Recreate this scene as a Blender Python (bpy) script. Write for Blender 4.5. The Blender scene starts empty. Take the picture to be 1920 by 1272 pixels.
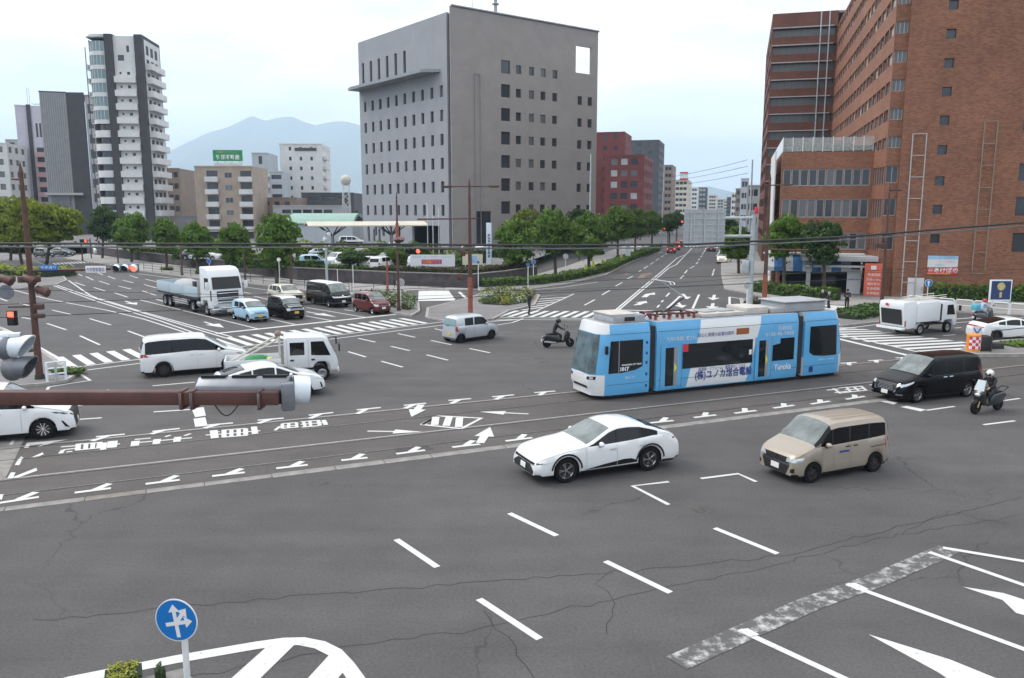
import bpy, bmesh, math, random
from mathutils import Vector, Matrix
from mathutils.bvhtree import BVHTree
random.seed(7)
R = math.radians
scene = bpy.context.scene
C = scene.collection
# ---------------------------------------------------------------- camera
CAMH = 7.9; FPX = 1531.0; PITCH = math.atan(243/1531)
cam = bpy.data.cameras.new('camera'); cam.sensor_width = 36; cam.lens = FPX/1920*36
cam.clip_start = 0.1; cam.clip_end = 40000
camo = bpy.data.objects.new('camera', cam); C.objects.link(camo)
camo.location = (0, 0, CAMH); camo.rotation_euler = (math.pi/2-PITCH, 0, 0)
scene.camera = camo
# ---------------------------------------------------------------- sky and sun
SUN_AZ, SUN_EL = R(-75), R(48)       # azimuth from +Y clockwise: bright cloud on the left
world = bpy.data.worlds.new('World'); scene.world = world; world.use_nodes = True
wn = world.node_tree; wn.nodes.clear()
def wnode(t, **k):
    n = wn.nodes.new(t)
    for a, b in k.items(): setattr(n, a, b)
    return n
wout = wnode('ShaderNodeOutputWorld'); bg = wnode('ShaderNodeBackground'); bg.inputs[1].default_value = 0.10
sky = wnode('ShaderNodeTexSky', sky_type='NISHITA', sun_disc=False)
sky.sun_elevation = SUN_EL; sky.sun_rotation = SUN_AZ; sky.dust_density = 2.0; sky.air_density = 1.0
tc = wnode('ShaderNodeTexCoord'); mp = wnode('ShaderNodeMapping'); mp.inputs['Scale'].default_value = (1, 1, 4.5)
wn.links.new(tc.outputs['Generated'], mp.inputs[0])
n1 = wnode('ShaderNodeTexNoise'); n1.inputs['Scale'].default_value = 2.3; n1.inputs['Detail'].default_value = 7; n1.inputs['Roughness'].default_value = .55
wn.links.new(mp.outputs[0], n1.inputs[0])
cr = wnode('ShaderNodeValToRGB'); cr.color_ramp.elements[0].position = .36; cr.color_ramp.elements[1].position = .62
wn.links.new(n1.outputs[0], cr.inputs[0])
n2 = wnode('ShaderNodeTexNoise'); n2.inputs['Scale'].default_value = 5; n2.inputs['Detail'].default_value = 6
wn.links.new(mp.outputs[0], n2.inputs[0])
cc = wnode('ShaderNodeValToRGB')
cc.color_ramp.elements[0].position = .3; cc.color_ramp.elements[0].color = (7.3, 7.8, 8.4, 1)
cc.color_ramp.elements[1].position = .65; cc.color_ramp.elements[1].color = (11.8, 11.5, 11.2, 1)
wn.links.new(n2.outputs[0], cc.inputs[0])
mm = wnode('ShaderNodeMath', operation='MULTIPLY_ADD'); mm.inputs[1].default_value = .1; mm.inputs[2].default_value = .88
wn.links.new(cr.outputs[0], mm.inputs[0])
mx = wnode('ShaderNodeMix', data_type='RGBA')
wn.links.new(mm.outputs[0], mx.inputs['Factor'])
wn.links.new(sky.outputs[0], mx.inputs['A']); wn.links.new(cc.outputs[0], mx.inputs['B'])
wn.links.new(mx.outputs['Result'], bg.inputs[0]); wn.links.new(bg.outputs[0], wout.inputs[0])
sun = bpy.data.lights.new('sun', 'SUN'); sun.energy = 1.3; sun.angle = R(24); sun.color = (1, .96, .9)
suno = bpy.data.objects.new('sun', sun); C.objects.link(suno)
sd = Vector((math.sin(SUN_AZ)*math.cos(SUN_EL), math.cos(SUN_AZ)*math.cos(SUN_EL), math.sin(SUN_EL)))
suno.rotation_euler = sd.to_track_quat('Z', 'Y').to_euler(); suno.location = (-40, 10, 60)
vs = scene.view_settings; vs.view_transform = 'Standard'; vs.look = 'None'; vs.exposure = 0.75; vs.gamma = 1; vs.use_curve_mapping = False
cy = scene.cycles
cy.use_denoising = True; cy.max_bounces = 6; cy.diffuse_bounces = 3; cy.glossy_bounces = 3; cy.transmission_bounces = 4
cy.transparent_max_bounces = 8; cy.volume_bounces = 2; cy.caustics_reflective = False; cy.caustics_refractive = False
# ---------------------------------------------------------------- pixel -> place
def ray(x, y):
    X = (x-960)/FPX; V = (636-y)/FPX
    return Vector((X, math.cos(PITCH)+V*math.sin(PITCH), -math.sin(PITCH)+V*math.cos(PITCH)))
def G(x, y, z=0.0):                       # a pixel on the level z
    d = ray(x, y); t = (z-CAMH)/d.z; return Vector((d.x*t, d.y*t, z))
def AT(x, y, Y):                          # a pixel at the distance Y ahead
    d = ray(x, y); t = Y/d.y; return Vector((d.x*t, Y, CAMH+d.z*t))
def az(a): return Vector((math.sin(R(a)), math.cos(R(a)), 0))
def HIT(p0, a, x, y):                     # a pixel on the upright plane through p0 along azimuth a -> (u, z)
    d = az(a); n = Vector((-d.y, d.x, 0)); r = ray(x, y); t = (Vector((p0[0], p0[1], 0)).dot(n))/r.dot(n); q = r*t
    return (q.x-p0[0])*d.x+(q.y-p0[1])*d.y, CAMH+q.z
TA = 66.5; TS = az(TA); TN = Vector((-TS.y, TS.x, 0))         # tram track frame
def T(s, n, z=0): return Vector((TS.x*s+TN.x*n, TS.y*s+TN.y*n, z))
# ---------------------------------------------------------------- materials
MATS = {}
def nodes(m): return m.node_tree.nodes, m.node_tree.links
def mat(name, col, rough=.6, metal=0., var=.0, scale=6., bump=0., spec=.5, coat=0., emit=None, estr=0., ior=None, dirt=0., stretch=None):
    if name in MATS: return MATS[name]
    m = bpy.data.materials.new(name); m.use_nodes = True; N, Lk = nodes(m); b = N['Principled BSDF']
    c4 = (*col, 1); b.inputs['Base Color'].default_value = c4; b.inputs['Roughness'].default_value = rough
    b.inputs['Metallic'].default_value = metal; b.inputs['Specular IOR Level'].default_value = spec
    if ior: b.inputs['IOR'].default_value = ior
    if coat: b.inputs['Coat Weight'].default_value = coat; b.inputs['Coat Roughness'].default_value = .05
    if emit: b.inputs['Emission Color'].default_value = (*emit, 1); b.inputs['Emission Strength'].default_value = estr
    if var or bump or dirt:
        t = N.new('ShaderNodeTexCoord'); src = t.outputs['Object']
        if stretch:
            mpn = N.new('ShaderNodeMapping'); mpn.inputs['Scale'].default_value = stretch; Lk.new(src, mpn.inputs[0]); src = mpn.outputs[0]
        n = N.new('ShaderNodeTexNoise'); n.inputs['Scale'].default_value = scale; n.inputs['Detail'].default_value = 6
        Lk.new(src, n.inputs[0])
        if var:
            r = N.new('ShaderNodeValToRGB'); r.color_ramp.elements[0].position = .3; r.color_ramp.elements[1].position = .7
            r.color_ramp.elements[0].color = (*[v*(1-var) for v in col], 1); r.color_ramp.elements[1].color = (*[min(1, v*(1+var)) for v in col], 1)
            Lk.new(n.outputs[0], r.inputs[0]); Lk.new(r.outputs[0], b.inputs['Base Color'])
        if bump:
            bp = N.new('ShaderNodeBump'); bp.inputs['Strength'].default_value = bump; bp.inputs['Distance'].default_value = .05
            Lk.new(n.outputs[0], bp.inputs['Height']); Lk.new(bp.outputs[0], b.inputs['Normal'])
    MATS[name] = m; return m
def asphalt(name, c0, c1, crack=1.0, seed=0.):
    m = bpy.data.materials.new(name); m.use_nodes = True; N, Lk = nodes(m); b = N['Principled BSDF']
    b.inputs['Roughness'].default_value = .82; b.inputs['Specular IOR Level'].default_value = .35
    t = N.new('ShaderNodeTexCoord'); mpn = N.new('ShaderNodeMapping'); mpn.inputs['Location'].default_value = (seed, seed*.7, 0)
    Lk.new(t.outputs['Object'], mpn.inputs[0]); P = mpn.outputs[0]
    def nz(s, d, r=.5, st=None):
        n = N.new('ShaderNodeTexNoise'); n.inputs['Scale'].default_value = s; n.inputs['Detail'].default_value = d; n.inputs['Roughness'].default_value = r
        src = P
        if st:
            q = N.new('ShaderNodeMapping'); q.inputs['Rotation'].default_value = (0, 0, R(st)); q.inputs['Scale'].default_value = (.12, 1, 1); Lk.new(P, q.inputs[0]); src = q.outputs[0]
        Lk.new(src, n.inputs[0]); return n.outputs[0]
    big = nz(.09, 5, .6); grain = nz(16, 6, .85); streak = nz(.9, 4, .5, -23.5); mid = nz(.6, 6, .6)
    r = N.new('ShaderNodeValToRGB'); r.color_ramp.elements[0].position = .34; r.color_ramp.elements[1].position = .66
    r.color_ramp.elements[0].color = (*c0, 1); r.color_ramp.elements[1].color = (*c1, 1); Lk.new(big, r.inputs[0])
    def mul(a, fac, lo, hi, p0=.3, p1=.7):
        k = N.new('ShaderNodeMapRange'); k.inputs[1].default_value = p0; k.inputs[2].default_value = p1; k.inputs[3].default_value = lo; k.inputs[4].default_value = hi
        Lk.new(fac, k.inputs[0]); x = N.new('ShaderNodeMix'); x.data_type = 'RGBA'; x.blend_type = 'MULTIPLY'; x.inputs['Factor'].default_value = 1
        Lk.new(a, x.inputs['A']); Lk.new(k.outputs[0], x.inputs['B']); return x.outputs['Result']
    c = mul(r.outputs[0], grain, .62, 1.4); c = mul(c, streak, .9, 1.1); c = mul(c, mid, .88, 1.1)
    if crack:
        v = N.new('ShaderNodeTexVoronoi'); v.feature = 'DISTANCE_TO_EDGE'; v.inputs['Scale'].default_value = .16
        ad = N.new('ShaderNodeVectorMath'); ad.operation = 'ADD'; n = N.new('ShaderNodeTexNoise'); n.inputs['Scale'].default_value = 1.2; n.inputs['Detail'].default_value = 5
        Lk.new(P, n.inputs[0]); Lk.new(P, ad.inputs[0]); Lk.new(n.outputs['Color'], ad.inputs[1]); Lk.new(ad.outputs[0], v.inputs['Vector'])
        k = N.new('ShaderNodeMapRange'); k.inputs[1].default_value = .001; k.inputs[2].default_value = .006; k.inputs[3].default_value = 1; k.inputs[4].default_value = 0; Lk.new(v.outputs[0], k.inputs[0])
        msk = N.new('ShaderNodeMapRange'); msk.inputs[1].default_value = .5; msk.inputs[2].default_value = .62; msk.inputs[3].default_value = 0; msk.inputs[4].default_value = .6*crack
        Lk.new(nz(.13, 3), msk.inputs[0]); ml = N.new('ShaderNodeMath'); ml.operation = 'MULTIPLY'; Lk.new(k.outputs[0], ml.inputs[0]); Lk.new(msk.outputs[0], ml.inputs[1])
        x = N.new('ShaderNodeMix'); x.data_type = 'RGBA'; x.inputs['B'].default_value = (.016, .015, .016, 1); Lk.new(ml.outputs[0], x.inputs['Factor']); Lk.new(c, x.inputs['A']); c = x.outputs['Result']
    Lk.new(c, b.inputs['Base Color'])
    bp = N.new('ShaderNodeBump'); bp.inputs['Strength'].default_value = .25; bp.inputs['Distance'].default_value = .01
    Lk.new(grain, bp.inputs['Height']); Lk.new(bp.outputs[0], b.inputs['Normal'])
    MATS[name] = m; return m
def paint(name, lo, hi, col=(.60, .60, .585), base=(.085, .08, .08), scale=9.):
    m = bpy.data.materials.new(name); m.use_nodes = True; N, Lk = nodes(m); b = N['Principled BSDF']; b.inputs['Roughness'].default_value = .7
    t = N.new('ShaderNodeTexCoord'); n = N.new('ShaderNodeTexNoise'); n.inputs['Scale'].default_value = scale; n.inputs['Detail'].default_value = 8; n.inputs['Roughness'].default_value = .7
    Lk.new(t.outputs['Object'], n.inputs[0]); r = N.new('ShaderNodeValToRGB'); r.color_ramp.elements[0].position = lo; r.color_ramp.elements[1].position = hi
    r.color_ramp.elements[0].color = (*base, 1); r.color_ramp.elements[1].color = (*col, 1); Lk.new(n.outputs[0], r.inputs[0]); Lk.new(r.outputs[0], b.inputs['Base Color'])
    MATS[name] = m; return m
ROADC = ((.074, .070, .071), (.094, .089, .089))
asphalt('asphalt', *ROADC)
asphalt('track_asphalt', (.080, .072, .068), (.102, .092, .087), .5, 5)
asphalt('pavement_grey', (.17, .162, .165), (.21, .2, .2), .0, 9)
asphalt('pavement_pale', (.26, .25, .245), (.34, .325, .31), .0, 3)
paint('road_paint', .22, .42); paint('worn_paint', .48, .66, (.5, .5, .49), (.089, .085, .084), 3.6); paint('faded_orange', .46, .62, (.42, .22, .10), scale=4.)
mat('kerb', (.33, .31, .29), .85, var=.2, scale=3, bump=.2); mat('kerb_dark', (.2, .19, .18), .85, var=.25, scale=3, bump=.2)
mat('block', (.23, .22, .205), .85, var=.25, scale=2.5, bump=.2); mat('block_brown', (.2, .175, .15), .85, var=.2, scale=4)
mat('rail', (.20, .19, .185), .35, .8, var=.3, scale=8); mat('rail_bed', (.07, .064, .06), .9, var=.25, scale=6); mat('rail_pale', (.36, .34, .33), .5, .3, var=.2, scale=5)
mat('black', (.012, .012, .013), .6); mat('rubber', (.012, .012, .013), .85, spec=.15); mat('dark_metal', (.045, .04, .04), .5, .3)
mat('brown_pole', (.095, .040, .032), .55, var=.25, scale=4); mat('red_pole', (.30, .085, .05), .55, var=.2, scale=5); mat('grey_pole', (.42, .46, .48), .5, .2, var=.12, scale=3)
mat('white_pole', (.72, .73, .73), .45, var=.08, scale=5); mat('steel', (.45, .46, .48), .35, .8, var=.15, scale=8); mat('grey_shell', (.2, .21, .235), .4, .4, var=.12, scale=4)
mat('white_shell', (.74, .8, .86), .4, var=.06, scale=4); mat('sign_back', (.40, .41, .42), .6, .3, var=.08, scale=1.5); mat('blue_sign', (.008, .17, .52), .4); mat('white_sign', (.78, .78, .78), .45)
mat('red_lamp', (.8, .05, .03), .3, emit=(1, .09, .05), estr=2.2); mat('wire', (.03, .03, .033), .6)
mat('wire_grey', (.16, .17, .17), .5)
mat('glass', (.004, .005, .006), .05, spec=.45); mat('glass_shield', (.13, .155, .15), .06, ior=1.8, var=.45, scale=2.0); mat('glass_win', (.035, .04, .05), .08, spec=.7)  # glass_shield: sky reflection put into a pale mottled base colour
mat('lamp_clear', (.62, .66, .68), .12, .3); mat('lamp_red', (.35, .02, .015), .15); mat('plate_white', (.75, .76, .74), .5); mat('plate_yellow', (.75, .48, .05), .5)
mat('chrome', (.7, .7, .72), .15, 1.0); mat('trim_black', (.010, .010, .011), .5, spec=.3); mat('lamp_amber', (.8, .35, .05), .3, emit=(1, .45, .1), estr=1.5)
mat('skin', (.50, .31, .22), .6); mat('cloth_black', (.018, .018, .022), .85, var=.3, scale=9); mat('cloth_navy', (.03, .035, .06), .85, var=.3, scale=9); mat('cloth_blue', (.38, .50, .68), .85, var=.15, scale=9); mat('cloth_jean', (.22, .27, .36), .85, var=.2, scale=9)
mat('hair', (.02, .016, .014), .7); mat('helmet_black', (.015, .015, .016), .2, coat=.5); mat('helmet_white', (.78, .78, .76), .25, coat=.5); mat('helmet_red', (.55, .06, .05), .3)
# ---------------------------------------------------------------- mesh helpers
ROOT = {}
def MW(p): return ROOT.get(p, Matrix.Identity(4))
class MB:
    def __init__(s): s.v = []; s.f = []; s.m = []; s.mats = []
    def mi(s, m):
        m = m if isinstance(m, str) else 'black'
        if m not in s.mats: s.mats.append(m)
        return s.mats.index(m)
    def add(s, vs_, fs, m='black'):
        o = len(s.v); s.v += [Vector(p) for p in vs_]; k = s.mi(m)
        for q in fs: s.f.append([i+o for i in q]); s.m.append(k)
    def box(s, c, d, m='black', rz=0., mtx=None):
        hx, hy, hz = d[0]/2, d[1]/2, d[2]/2
        ps = [Vector((x, y, z)) for z in (-hz, hz) for x, y in ((-hx, -hy), (hx, -hy), (hx, hy), (-hx, hy))]
        M_ = mtx if mtx else Matrix.Rotation(rz, 4, 'Z')
        s.add([M_ @ p + Vector(c) for p in ps], [(3, 2, 1, 0), (4, 5, 6, 7), (0, 1, 5, 4), (1, 2, 6, 5), (2, 3, 7, 6), (3, 0, 4, 7)], m)
    def b2(s, a, b, m='black'):
        s.box([(a[i]+b[i])/2 for i in range(3)], [abs(b[i]-a[i]) for i in range(3)], m)
    def tube(s, a, b, r0, r1=None, m='black', n=10, caps=True):
        a, b = Vector(a), Vector(b); r1 = r0 if r1 is None else r1; d = (b-a).normalized()
        u = d.orthogonal().normalized(); w = d.cross(u); ps = []
        for p, r in ((a, r0), (b, r1)): ps += [p+(u*math.cos(2*math.pi*i/n)+w*math.sin(2*math.pi*i/n))*r for i in range(n)]
        fs = [(i, (i+1) % n, n+(i+1) % n, n+i) for i in range(n)]
        if caps: fs += [tuple(range(n-1, -1, -1)), tuple(range(n, 2*n))]
        s.add(ps, fs, m)
    def path(s, pts, r, m='black', n=8):
        for a, b in zip(pts, pts[1:]): s.tube(a, b, r, r, m, n)
    def prism(s, prof, y0, y1, m='black', ax='y', sx=1.):
        n = len(prof)
        f = {'y': lambda a, b, t: (a, t, b), 'x': lambda a, b, t: (t, a, b), 'z': lambda a, b, t: (a, b, t)}[ax]
        ps = [f(a, b, y0) for a, b in prof]+[f(a, b, y1) for a, b in prof]
        s.add(ps, [tuple(range(n)), tuple(range(2*n-1, n-1, -1))]+[(i, n+i, n+(i+1) % n, (i+1) % n) for i in range(n)], m)
    def lathe(s, prof, c=(0, 0, 0), axis='z', m='black', n=20, a0=0, a1=2*math.pi):
        k = len(prof); full = abs(a1-a0-2*math.pi) < 1e-6; st = n if full else n+1; ps = []
        for i in range(st):
            t = a0+(a1-a0)*i/n; cs, sn = math.cos(t), math.sin(t)
            for r, h in prof:
                q = {'z': (r*cs, r*sn, h), 'y': (r*cs, h, r*sn), 'x': (h, r*cs, r*sn)}[axis]; ps.append(Vector(q)+Vector(c))
        fs = []
        for i in range(n):
            for j in range(k-1):
                a = i*k+j; b = ((i+1) % st)*k+j; fs.append((a, b, b+1, a+1))
        s.add(ps, fs, m)
    def ball(s, c, r, m='black', n=12, k=8, sc=(1, 1, 1), m4=None):
        ps = []; fs = []
        for j in range(k+1):
            t = math.pi*j/k
            for i in range(n):
                a = 2*math.pi*i/n; q = Vector((math.sin(t)*math.cos(a)*sc[0], math.sin(t)*math.sin(a)*sc[1], math.cos(t)*sc[2]))*r
                ps.append((m4 @ q if m4 else q)+Vector(c))
        for j in range(k):
            for i in range(n): fs.append((j*n+i, (j+1)*n+i, (j+1)*n+(i+1) % n, j*n+(i+1) % n))
        s.add(ps, fs, m)
    def build(s, name, parent=None, world=False, bevel=0, smooth=False, seg=2, weld=False):
        me = bpy.data.meshes.new(name)
        inv = MW(parent).inverted() if (world and parent) else None
        me.from_pydata([tuple(inv @ p) if inv else tuple(p) for p in s.v], [], s.f)
        for k in s.mats: me.materials.append(MATS[k])
        me.polygons.foreach_set('material_index', s.m)
        bm = bmesh.new(); bm.from_mesh(me)
        if weld: bmesh.ops.remove_doubles(bm, verts=bm.verts, dist=.0005)
        bmesh.ops.recalc_face_normals(bm, faces=bm.faces)
        if bevel:
            es = [e for e in bm.edges if len(e.link_faces) == 2 and e.calc_face_angle(0) > .5]
            try: bmesh.ops.bevel(bm, geom=es, offset=bevel, segments=seg, profile=.5, affect='EDGES', clamp_overlap=True)
            except Exception: pass
        bm.to_mesh(me); bm.free()
        if smooth or bevel:
            me.polygons.foreach_set('use_smooth', [True]*len(me.polygons))
            try: me.set_sharp_from_angle(angle=R(38))
            except Exception: pass
        return link(name, me, parent)
def link(name, me, parent=None, loc=None, rz=None):
    o = bpy.data.objects.new(name, me); C.objects.link(o)
    if parent: o.parent = parent; ROOT[o] = MW(parent)
    if loc is not None: o.location = loc
    if rz is not None: o.rotation_euler = (0, 0, rz)
    return o
def thing(name, label, cat, loc=(0, 0, 0), rz=0., group=None):
    o = bpy.data.objects.new(name, None); C.objects.link(o); o.location = loc; o.rotation_euler = (0, 0, rz); o.empty_display_size = .3
    o['label'] = label; o['category'] = cat
    if group: o['group'] = group
    ROOT[o] = Matrix.Translation(Vector(loc)) @ Matrix.Rotation(rz, 4, 'Z'); return o
def tag(o, label, cat, group=None):
    o['label'] = label; o['category'] = cat
    if group: o['group'] = group
    return o
def struct(o): o['kind'] = 'structure'; return o
def copy_tree(o, loc, rz=None, label=None, group=None, scale=None, parent=None):
    c = o.copy(); C.objects.link(c)
    if parent is None:
        c.location = loc
        if rz is not None: c.rotation_euler = (0, 0, rz)
        if scale: c.scale = scale if not isinstance(scale, (int, float)) else (scale,)*3
        if label: c['label'] = label
        if group: c['group'] = group
    else: c.parent = parent
    for ch in o.children: copy_tree(ch, None, parent=c)
    return c
def text_on(name, body, size, m, parent, origin, xdir, ydir, width=None, bold=0., inv=True):
    """lettering centred on origin (world), running along xdir, upright along ydir"""
    me = text_mesh(body, size, 0, bold)
    if not len(me.vertices): return
    if width:
        w = max(v.co.x for v in me.vertices)-min(v.co.x for v in me.vertices); k = width/w
        for v in me.vertices: v.co.x *= k
    x, y = Vector(xdir).normalized(), Vector(ydir).normalized(); iv = MW(parent).inverted() if inv else Matrix.Identity(4)
    for v in me.vertices: v.co = iv @ (Vector(origin)+x*v.co.x+y*v.co.y)
    me.materials.clear(); me.materials.append(MATS[m]); return link(name, me, parent)
# ================================================================ ground, roads, markings
TMP = bpy.data.scenes.new('tmp'); TVL = TMP.view_layers[0]
def eval_mesh(o):
    TMP.collection.objects.link(o); TVL.update(); dg = TVL.depsgraph; dg.update()
    m = bpy.data.meshes.new_from_object(o.evaluated_get(dg)); TMP.collection.objects.unlink(o); return m
def text_mesh(body, size, ext=0., bold=0.):
    c = bpy.data.curves.new('t', 'FONT'); c.body = body; c.size = size; c.extrude = ext; c.offset = bold; c.align_x = 'CENTER'; c.align_y = 'CENTER'; c.resolution_u = 2
    o = bpy.data.objects.new('t', c); m = eval_mesh(o); bpy.data.objects.remove(o); bpy.data.curves.remove(c)
    if len(m.vertices):
        xs = [v.co.x for v in m.vertices]; ys = [v.co.y for v in m.vertices]; a = (max(xs)+min(xs))/2; b = (max(ys)+min(ys))/2
        for v in m.vertices: v.co.x -= a; v.co.y -= b
    return m
mat('far_ground', (.13, .135, .12), .9, var=.3, scale=.004)
b = MB(); n = 48; b.add([(9000+13500*math.cos(2*math.pi*i/n)-9000, 3000+13500*math.sin(2*math.pi*i/n), -.06) for i in range(n)], [tuple(range(n))], 'far_ground')
struct(b.build('ground'))
b = MB(); b.add([(-190, 2, 0), (150, 2, 0), (150, 135, 0), (-190, 135, 0)], [(0, 1, 2, 3)], 'asphalt')
U15 = az(15.5); V15 = Vector((U15.y, -U15.x, 0))
road = struct(b.build('road'))
p = G(1250, 520); b = MB()
b.add([p+U15*30-V15*26+Vector((0, 0, .003)), p+U15*30+V15*16+Vector((0, 0, .003)), p+U15*1500+V15*14+Vector((0, 0, .003)), p+U15*1500-V15*13+Vector((0, 0, .003))], [(0, 1, 2, 3)], 'asphalt')
avenue = struct(b.build('avenue_road'))
def ribbon(pts, w, z):
    pts = [Vector((q.x, q.y, 0)) for q in pts]; L, Rr = [], []
    for i, q in enumerate(pts):
        d = (pts[min(i+1, len(pts)-1)]-pts[max(i-1, 0)]).normalized(); nn = Vector((-d.y, d.x, 0))*(w/2)
        L.append(q+nn); Rr.append(q-nn)
    k = len(pts); vs_ = [(q.x, q.y, z) for q in L+Rr]
    return vs_, [(i, i+1, k+i+1, k+i) for i in range(k-1)]
ZC = [0]
def zn(z): ZC[0] += 1; return z+(ZC[0] % 14)*.0005
def line(px, w=.15, name='lane_line', m='road_paint', z=.006, parent=None, world=None):
    b = MB(); z = zn(z); vs_, fs = ribbon(world or [G(*q) for q in px], w, z); b.add(vs_, fs, m); return b.build(name, parent or road)
def poly(px, name='painted_mark', m='road_paint', z=.006, parent=None):
    b = MB(); z = zn(z); b.add([G(*q)+Vector((0, 0, z)) for q in px], [tuple(range(len(px)))], m); return b.build(name, parent or road)
def cv(ox, oy, s, pts): return [(ox+x*s, oy+y*s) for x, y in pts]
# ---- foreground
for q in [((955, 963), (1044, 1005)), ((743, 1012), (820, 1064)), ((1135, 1053), (1257, 1112)), ((898, 1124), (1012, 1199)), ((1340, 991), (1458, 1039))]: line(q, .16, 'lane_dash')
for q in [((1254, 904), (1186, 912), (1254, 947)), ((1314, 898), (1384, 889), (1418, 904))]: line(q, .13, 'corner_mark')
for q in [((1588, 1096), (1960, 1233)), ((1386, 1182), (1640, 1300)), ((1742, 1036), (1960, 1112)), ((1768, 1028), (1960, 1060))]: line(q, .15)
line([(1268, 1244), (1400, 1185), (1520, 1132), (1640, 1090), (1780, 1030)], .5, 'worn_stop_line', 'worn_paint', .003)
poly([(1382, 1183), (1402, 1180), (1424, 1192), (1405, 1196)], 'worn_stop_line', z=.013); poly([(1585, 1096), (1603, 1094), (1630, 1106), (1608, 1108)], 'worn_stop_line', z=.013)
poly([(1628, 1190), (1780, 1237), (1960, 1310), (1880, 1345), (1760, 1262)], 'lane_arrow'); poly([(1805, 1101), (1882, 1113), (1960, 1138), (1960, 1165), (1905, 1150), (1880, 1126)], 'lane_arrow')
line([(60, 1296), (130, 1277), (220, 1259), (330, 1237), (480, 1211), (530, 1204), (565, 1203), (600, 1210), (628, 1224), (650, 1248), (680, 1290), (720, 1350)], .28, 'island_edge_line')
poly([(503, 1211), (556, 1206), (430, 1330), (370, 1330)], 'hatch_stripe'); poly([(620, 1226), (648, 1256), (585, 1330), (525, 1330)], 'hatch_stripe')
# ---- lane guides and dashes in the crossing
for q in [((672, 635), (704, 642)), ((746, 626), (778, 633)), ((733, 650), (768, 658)), ((653, 660), (686, 670)), ((715, 678), (755, 689)), ((800, 666), (840, 676)), ((808, 639), (846, 647)), ((815, 617), (833, 621)), ((880, 654), (919, 662)),
          ((286, 724), (366, 717)), ((146, 761), (197, 756)), ((147, 787), (191, 784)), ((190, 733), (205, 731))]: line(q, .15, 'lane_dash')
line([(288, 773), (366, 768)], .15); poly([(359, 767), (382, 764), (386, 780), (366, 783)], 'stop_block'); poly([(363, 786), (385, 783), (389, 799), (366, 801)], 'stop_block')
# ---- left crossing
def lerp(a, b, t): return a+(b-a)*t
def crossing(A, B, n, w, name='crossing_stripe', skip=()):
    """stripes between two edge polylines (pixels), n of them evenly spaced on the ground"""
    def res(P_):
        P_ = [G(*q) for q in P_]; d = [0]
        for a, c in zip(P_, P_[1:]): d.append(d[-1]+(c-a).length)
        def f(t):
            t *= d[-1]
            for i in range(len(P_)-1):
                if t <= d[i+1] or i == len(P_)-2: return lerp(P_[i], P_[i+1], (t-d[i])/(d[i+1]-d[i]))
        return f, d[-1]
    fa, la = res(A); fb, lb = res(B)
    for i in range(n):
        if i in skip: continue
        t0 = (i+.02)/n; t1 = t0+w/n; b = MB(); z = zn(.006)
        b.add([q+Vector((0, 0, z)) for q in (fa(t0), fa(t1), fb(t1), fb(t0))], [(0, 1, 2, 3)], 'road_paint'); b.build(name, road)
crossing([(101, 671), (246, 654.5), (450, 630.5), (765, 596)], [(128, 690), (249, 674), (481, 646), (812, 605)], 27, .5)
line([(128, 691), (275, 672.5), (457, 650), (640, 628), (834, 603.5)], .15); line([(143, 697), (277, 680), (465, 655), (640, 634), (836, 609.5)], .15)
line([(405, 626), (751, 589)], .4, 'stop_line')
for q in [((263, 563), (483, 617)), ((508, 599), (553, 609)), ((574, 593), (624, 602.4)), ((574, 577), (687, 596)), ((645, 581), (690, 588)), ((498, 580), (512, 583)), ((95, 534), (180, 565), (300, 602), (400, 637)), ((100, 533), (181, 560.5), (300, 597), (424, 634.5)),
          ((185, 560), (270, 586), (434, 632)), ((128, 526), (168, 553.5), (183, 560)), ((14, 541), (83, 559.6), (135, 570), (200, 582), (270, 599), (388, 637)), ((259, 513.6), (315, 521), (420, 533), (520, 547), (566, 554))]: line(q, .15)
for q in [((267, 546), (292, 554)), ((291, 561), (308, 566)), ((270, 534), (294, 540.5)), ((273, 524), (294, 529)), ((230, 525.7), (250, 531)), ((243, 517), (258, 521.6)), ((202, 518), (216, 523.6)), ((186, 527.4), (205, 533.7)), ((222, 536.7), (246, 542.5)), ((215, 549.6), (239, 557.6)),
          ((176, 539.5), (197, 546)), ((140, 530), (159, 536)), ((161, 519), (175, 525.6)), ((142, 512), (154, 518)), ((131, 496), (139, 500)), ((181, 511), (193, 516)), ((164, 501), (174, 504)), ((98, 582), (137, 591)), ((88, 607), (124, 619)), ((168, 598), (208, 610)), ((150, 630), (187, 647)),
          ((240, 621), (281, 636)), ((30, 593), (59, 599)), ((38, 569), (59, 575)), ((0, 560), (14, 565)), ((477, 556), (512, 564)), ((498, 549), (520, 553)), ((455, 548), (470, 551))]: line(q, .15, 'lane_dash')
crossing([(98, 494), (175, 489)], [(104, 497), (184, 492)], 12, .5)
line([(-20, 605), (31, 627)], .15); line([(70, 650), (111, 673)], .2); line([(84, 738), (92, 726), (169, 714), (143, 697)], .15)
def arrow(tail, head, hw, sw, hl, name='lane_arrow', m='road_paint', z=.006, parent=None, world=False):
    a, c = (tail, head) if world else (G(*tail), G(*head)); d = (c-a); Ln = d.length; d.normalize(); nn = Vector((-d.y, d.x, 0)); k = c-d*hl
    pts = [a+nn*sw/2, k+nn*sw/2, k+nn*hw/2, c, k-nn*hw/2, k-nn*sw/2, a-nn*sw/2]; b = MB(); z = zn(z)
    b.add([(q.x, q.y, z) for q in pts], [tuple(range(7))], m); return b.build(name, parent or road)
arrow((383, 604), (420, 615), 1.0, .2, 2.2); arrow((235, 565), (257, 572), 1.0, .2, 1.8); arrow((575, 585), (631, 595), .9, .2, 2.6)
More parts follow.
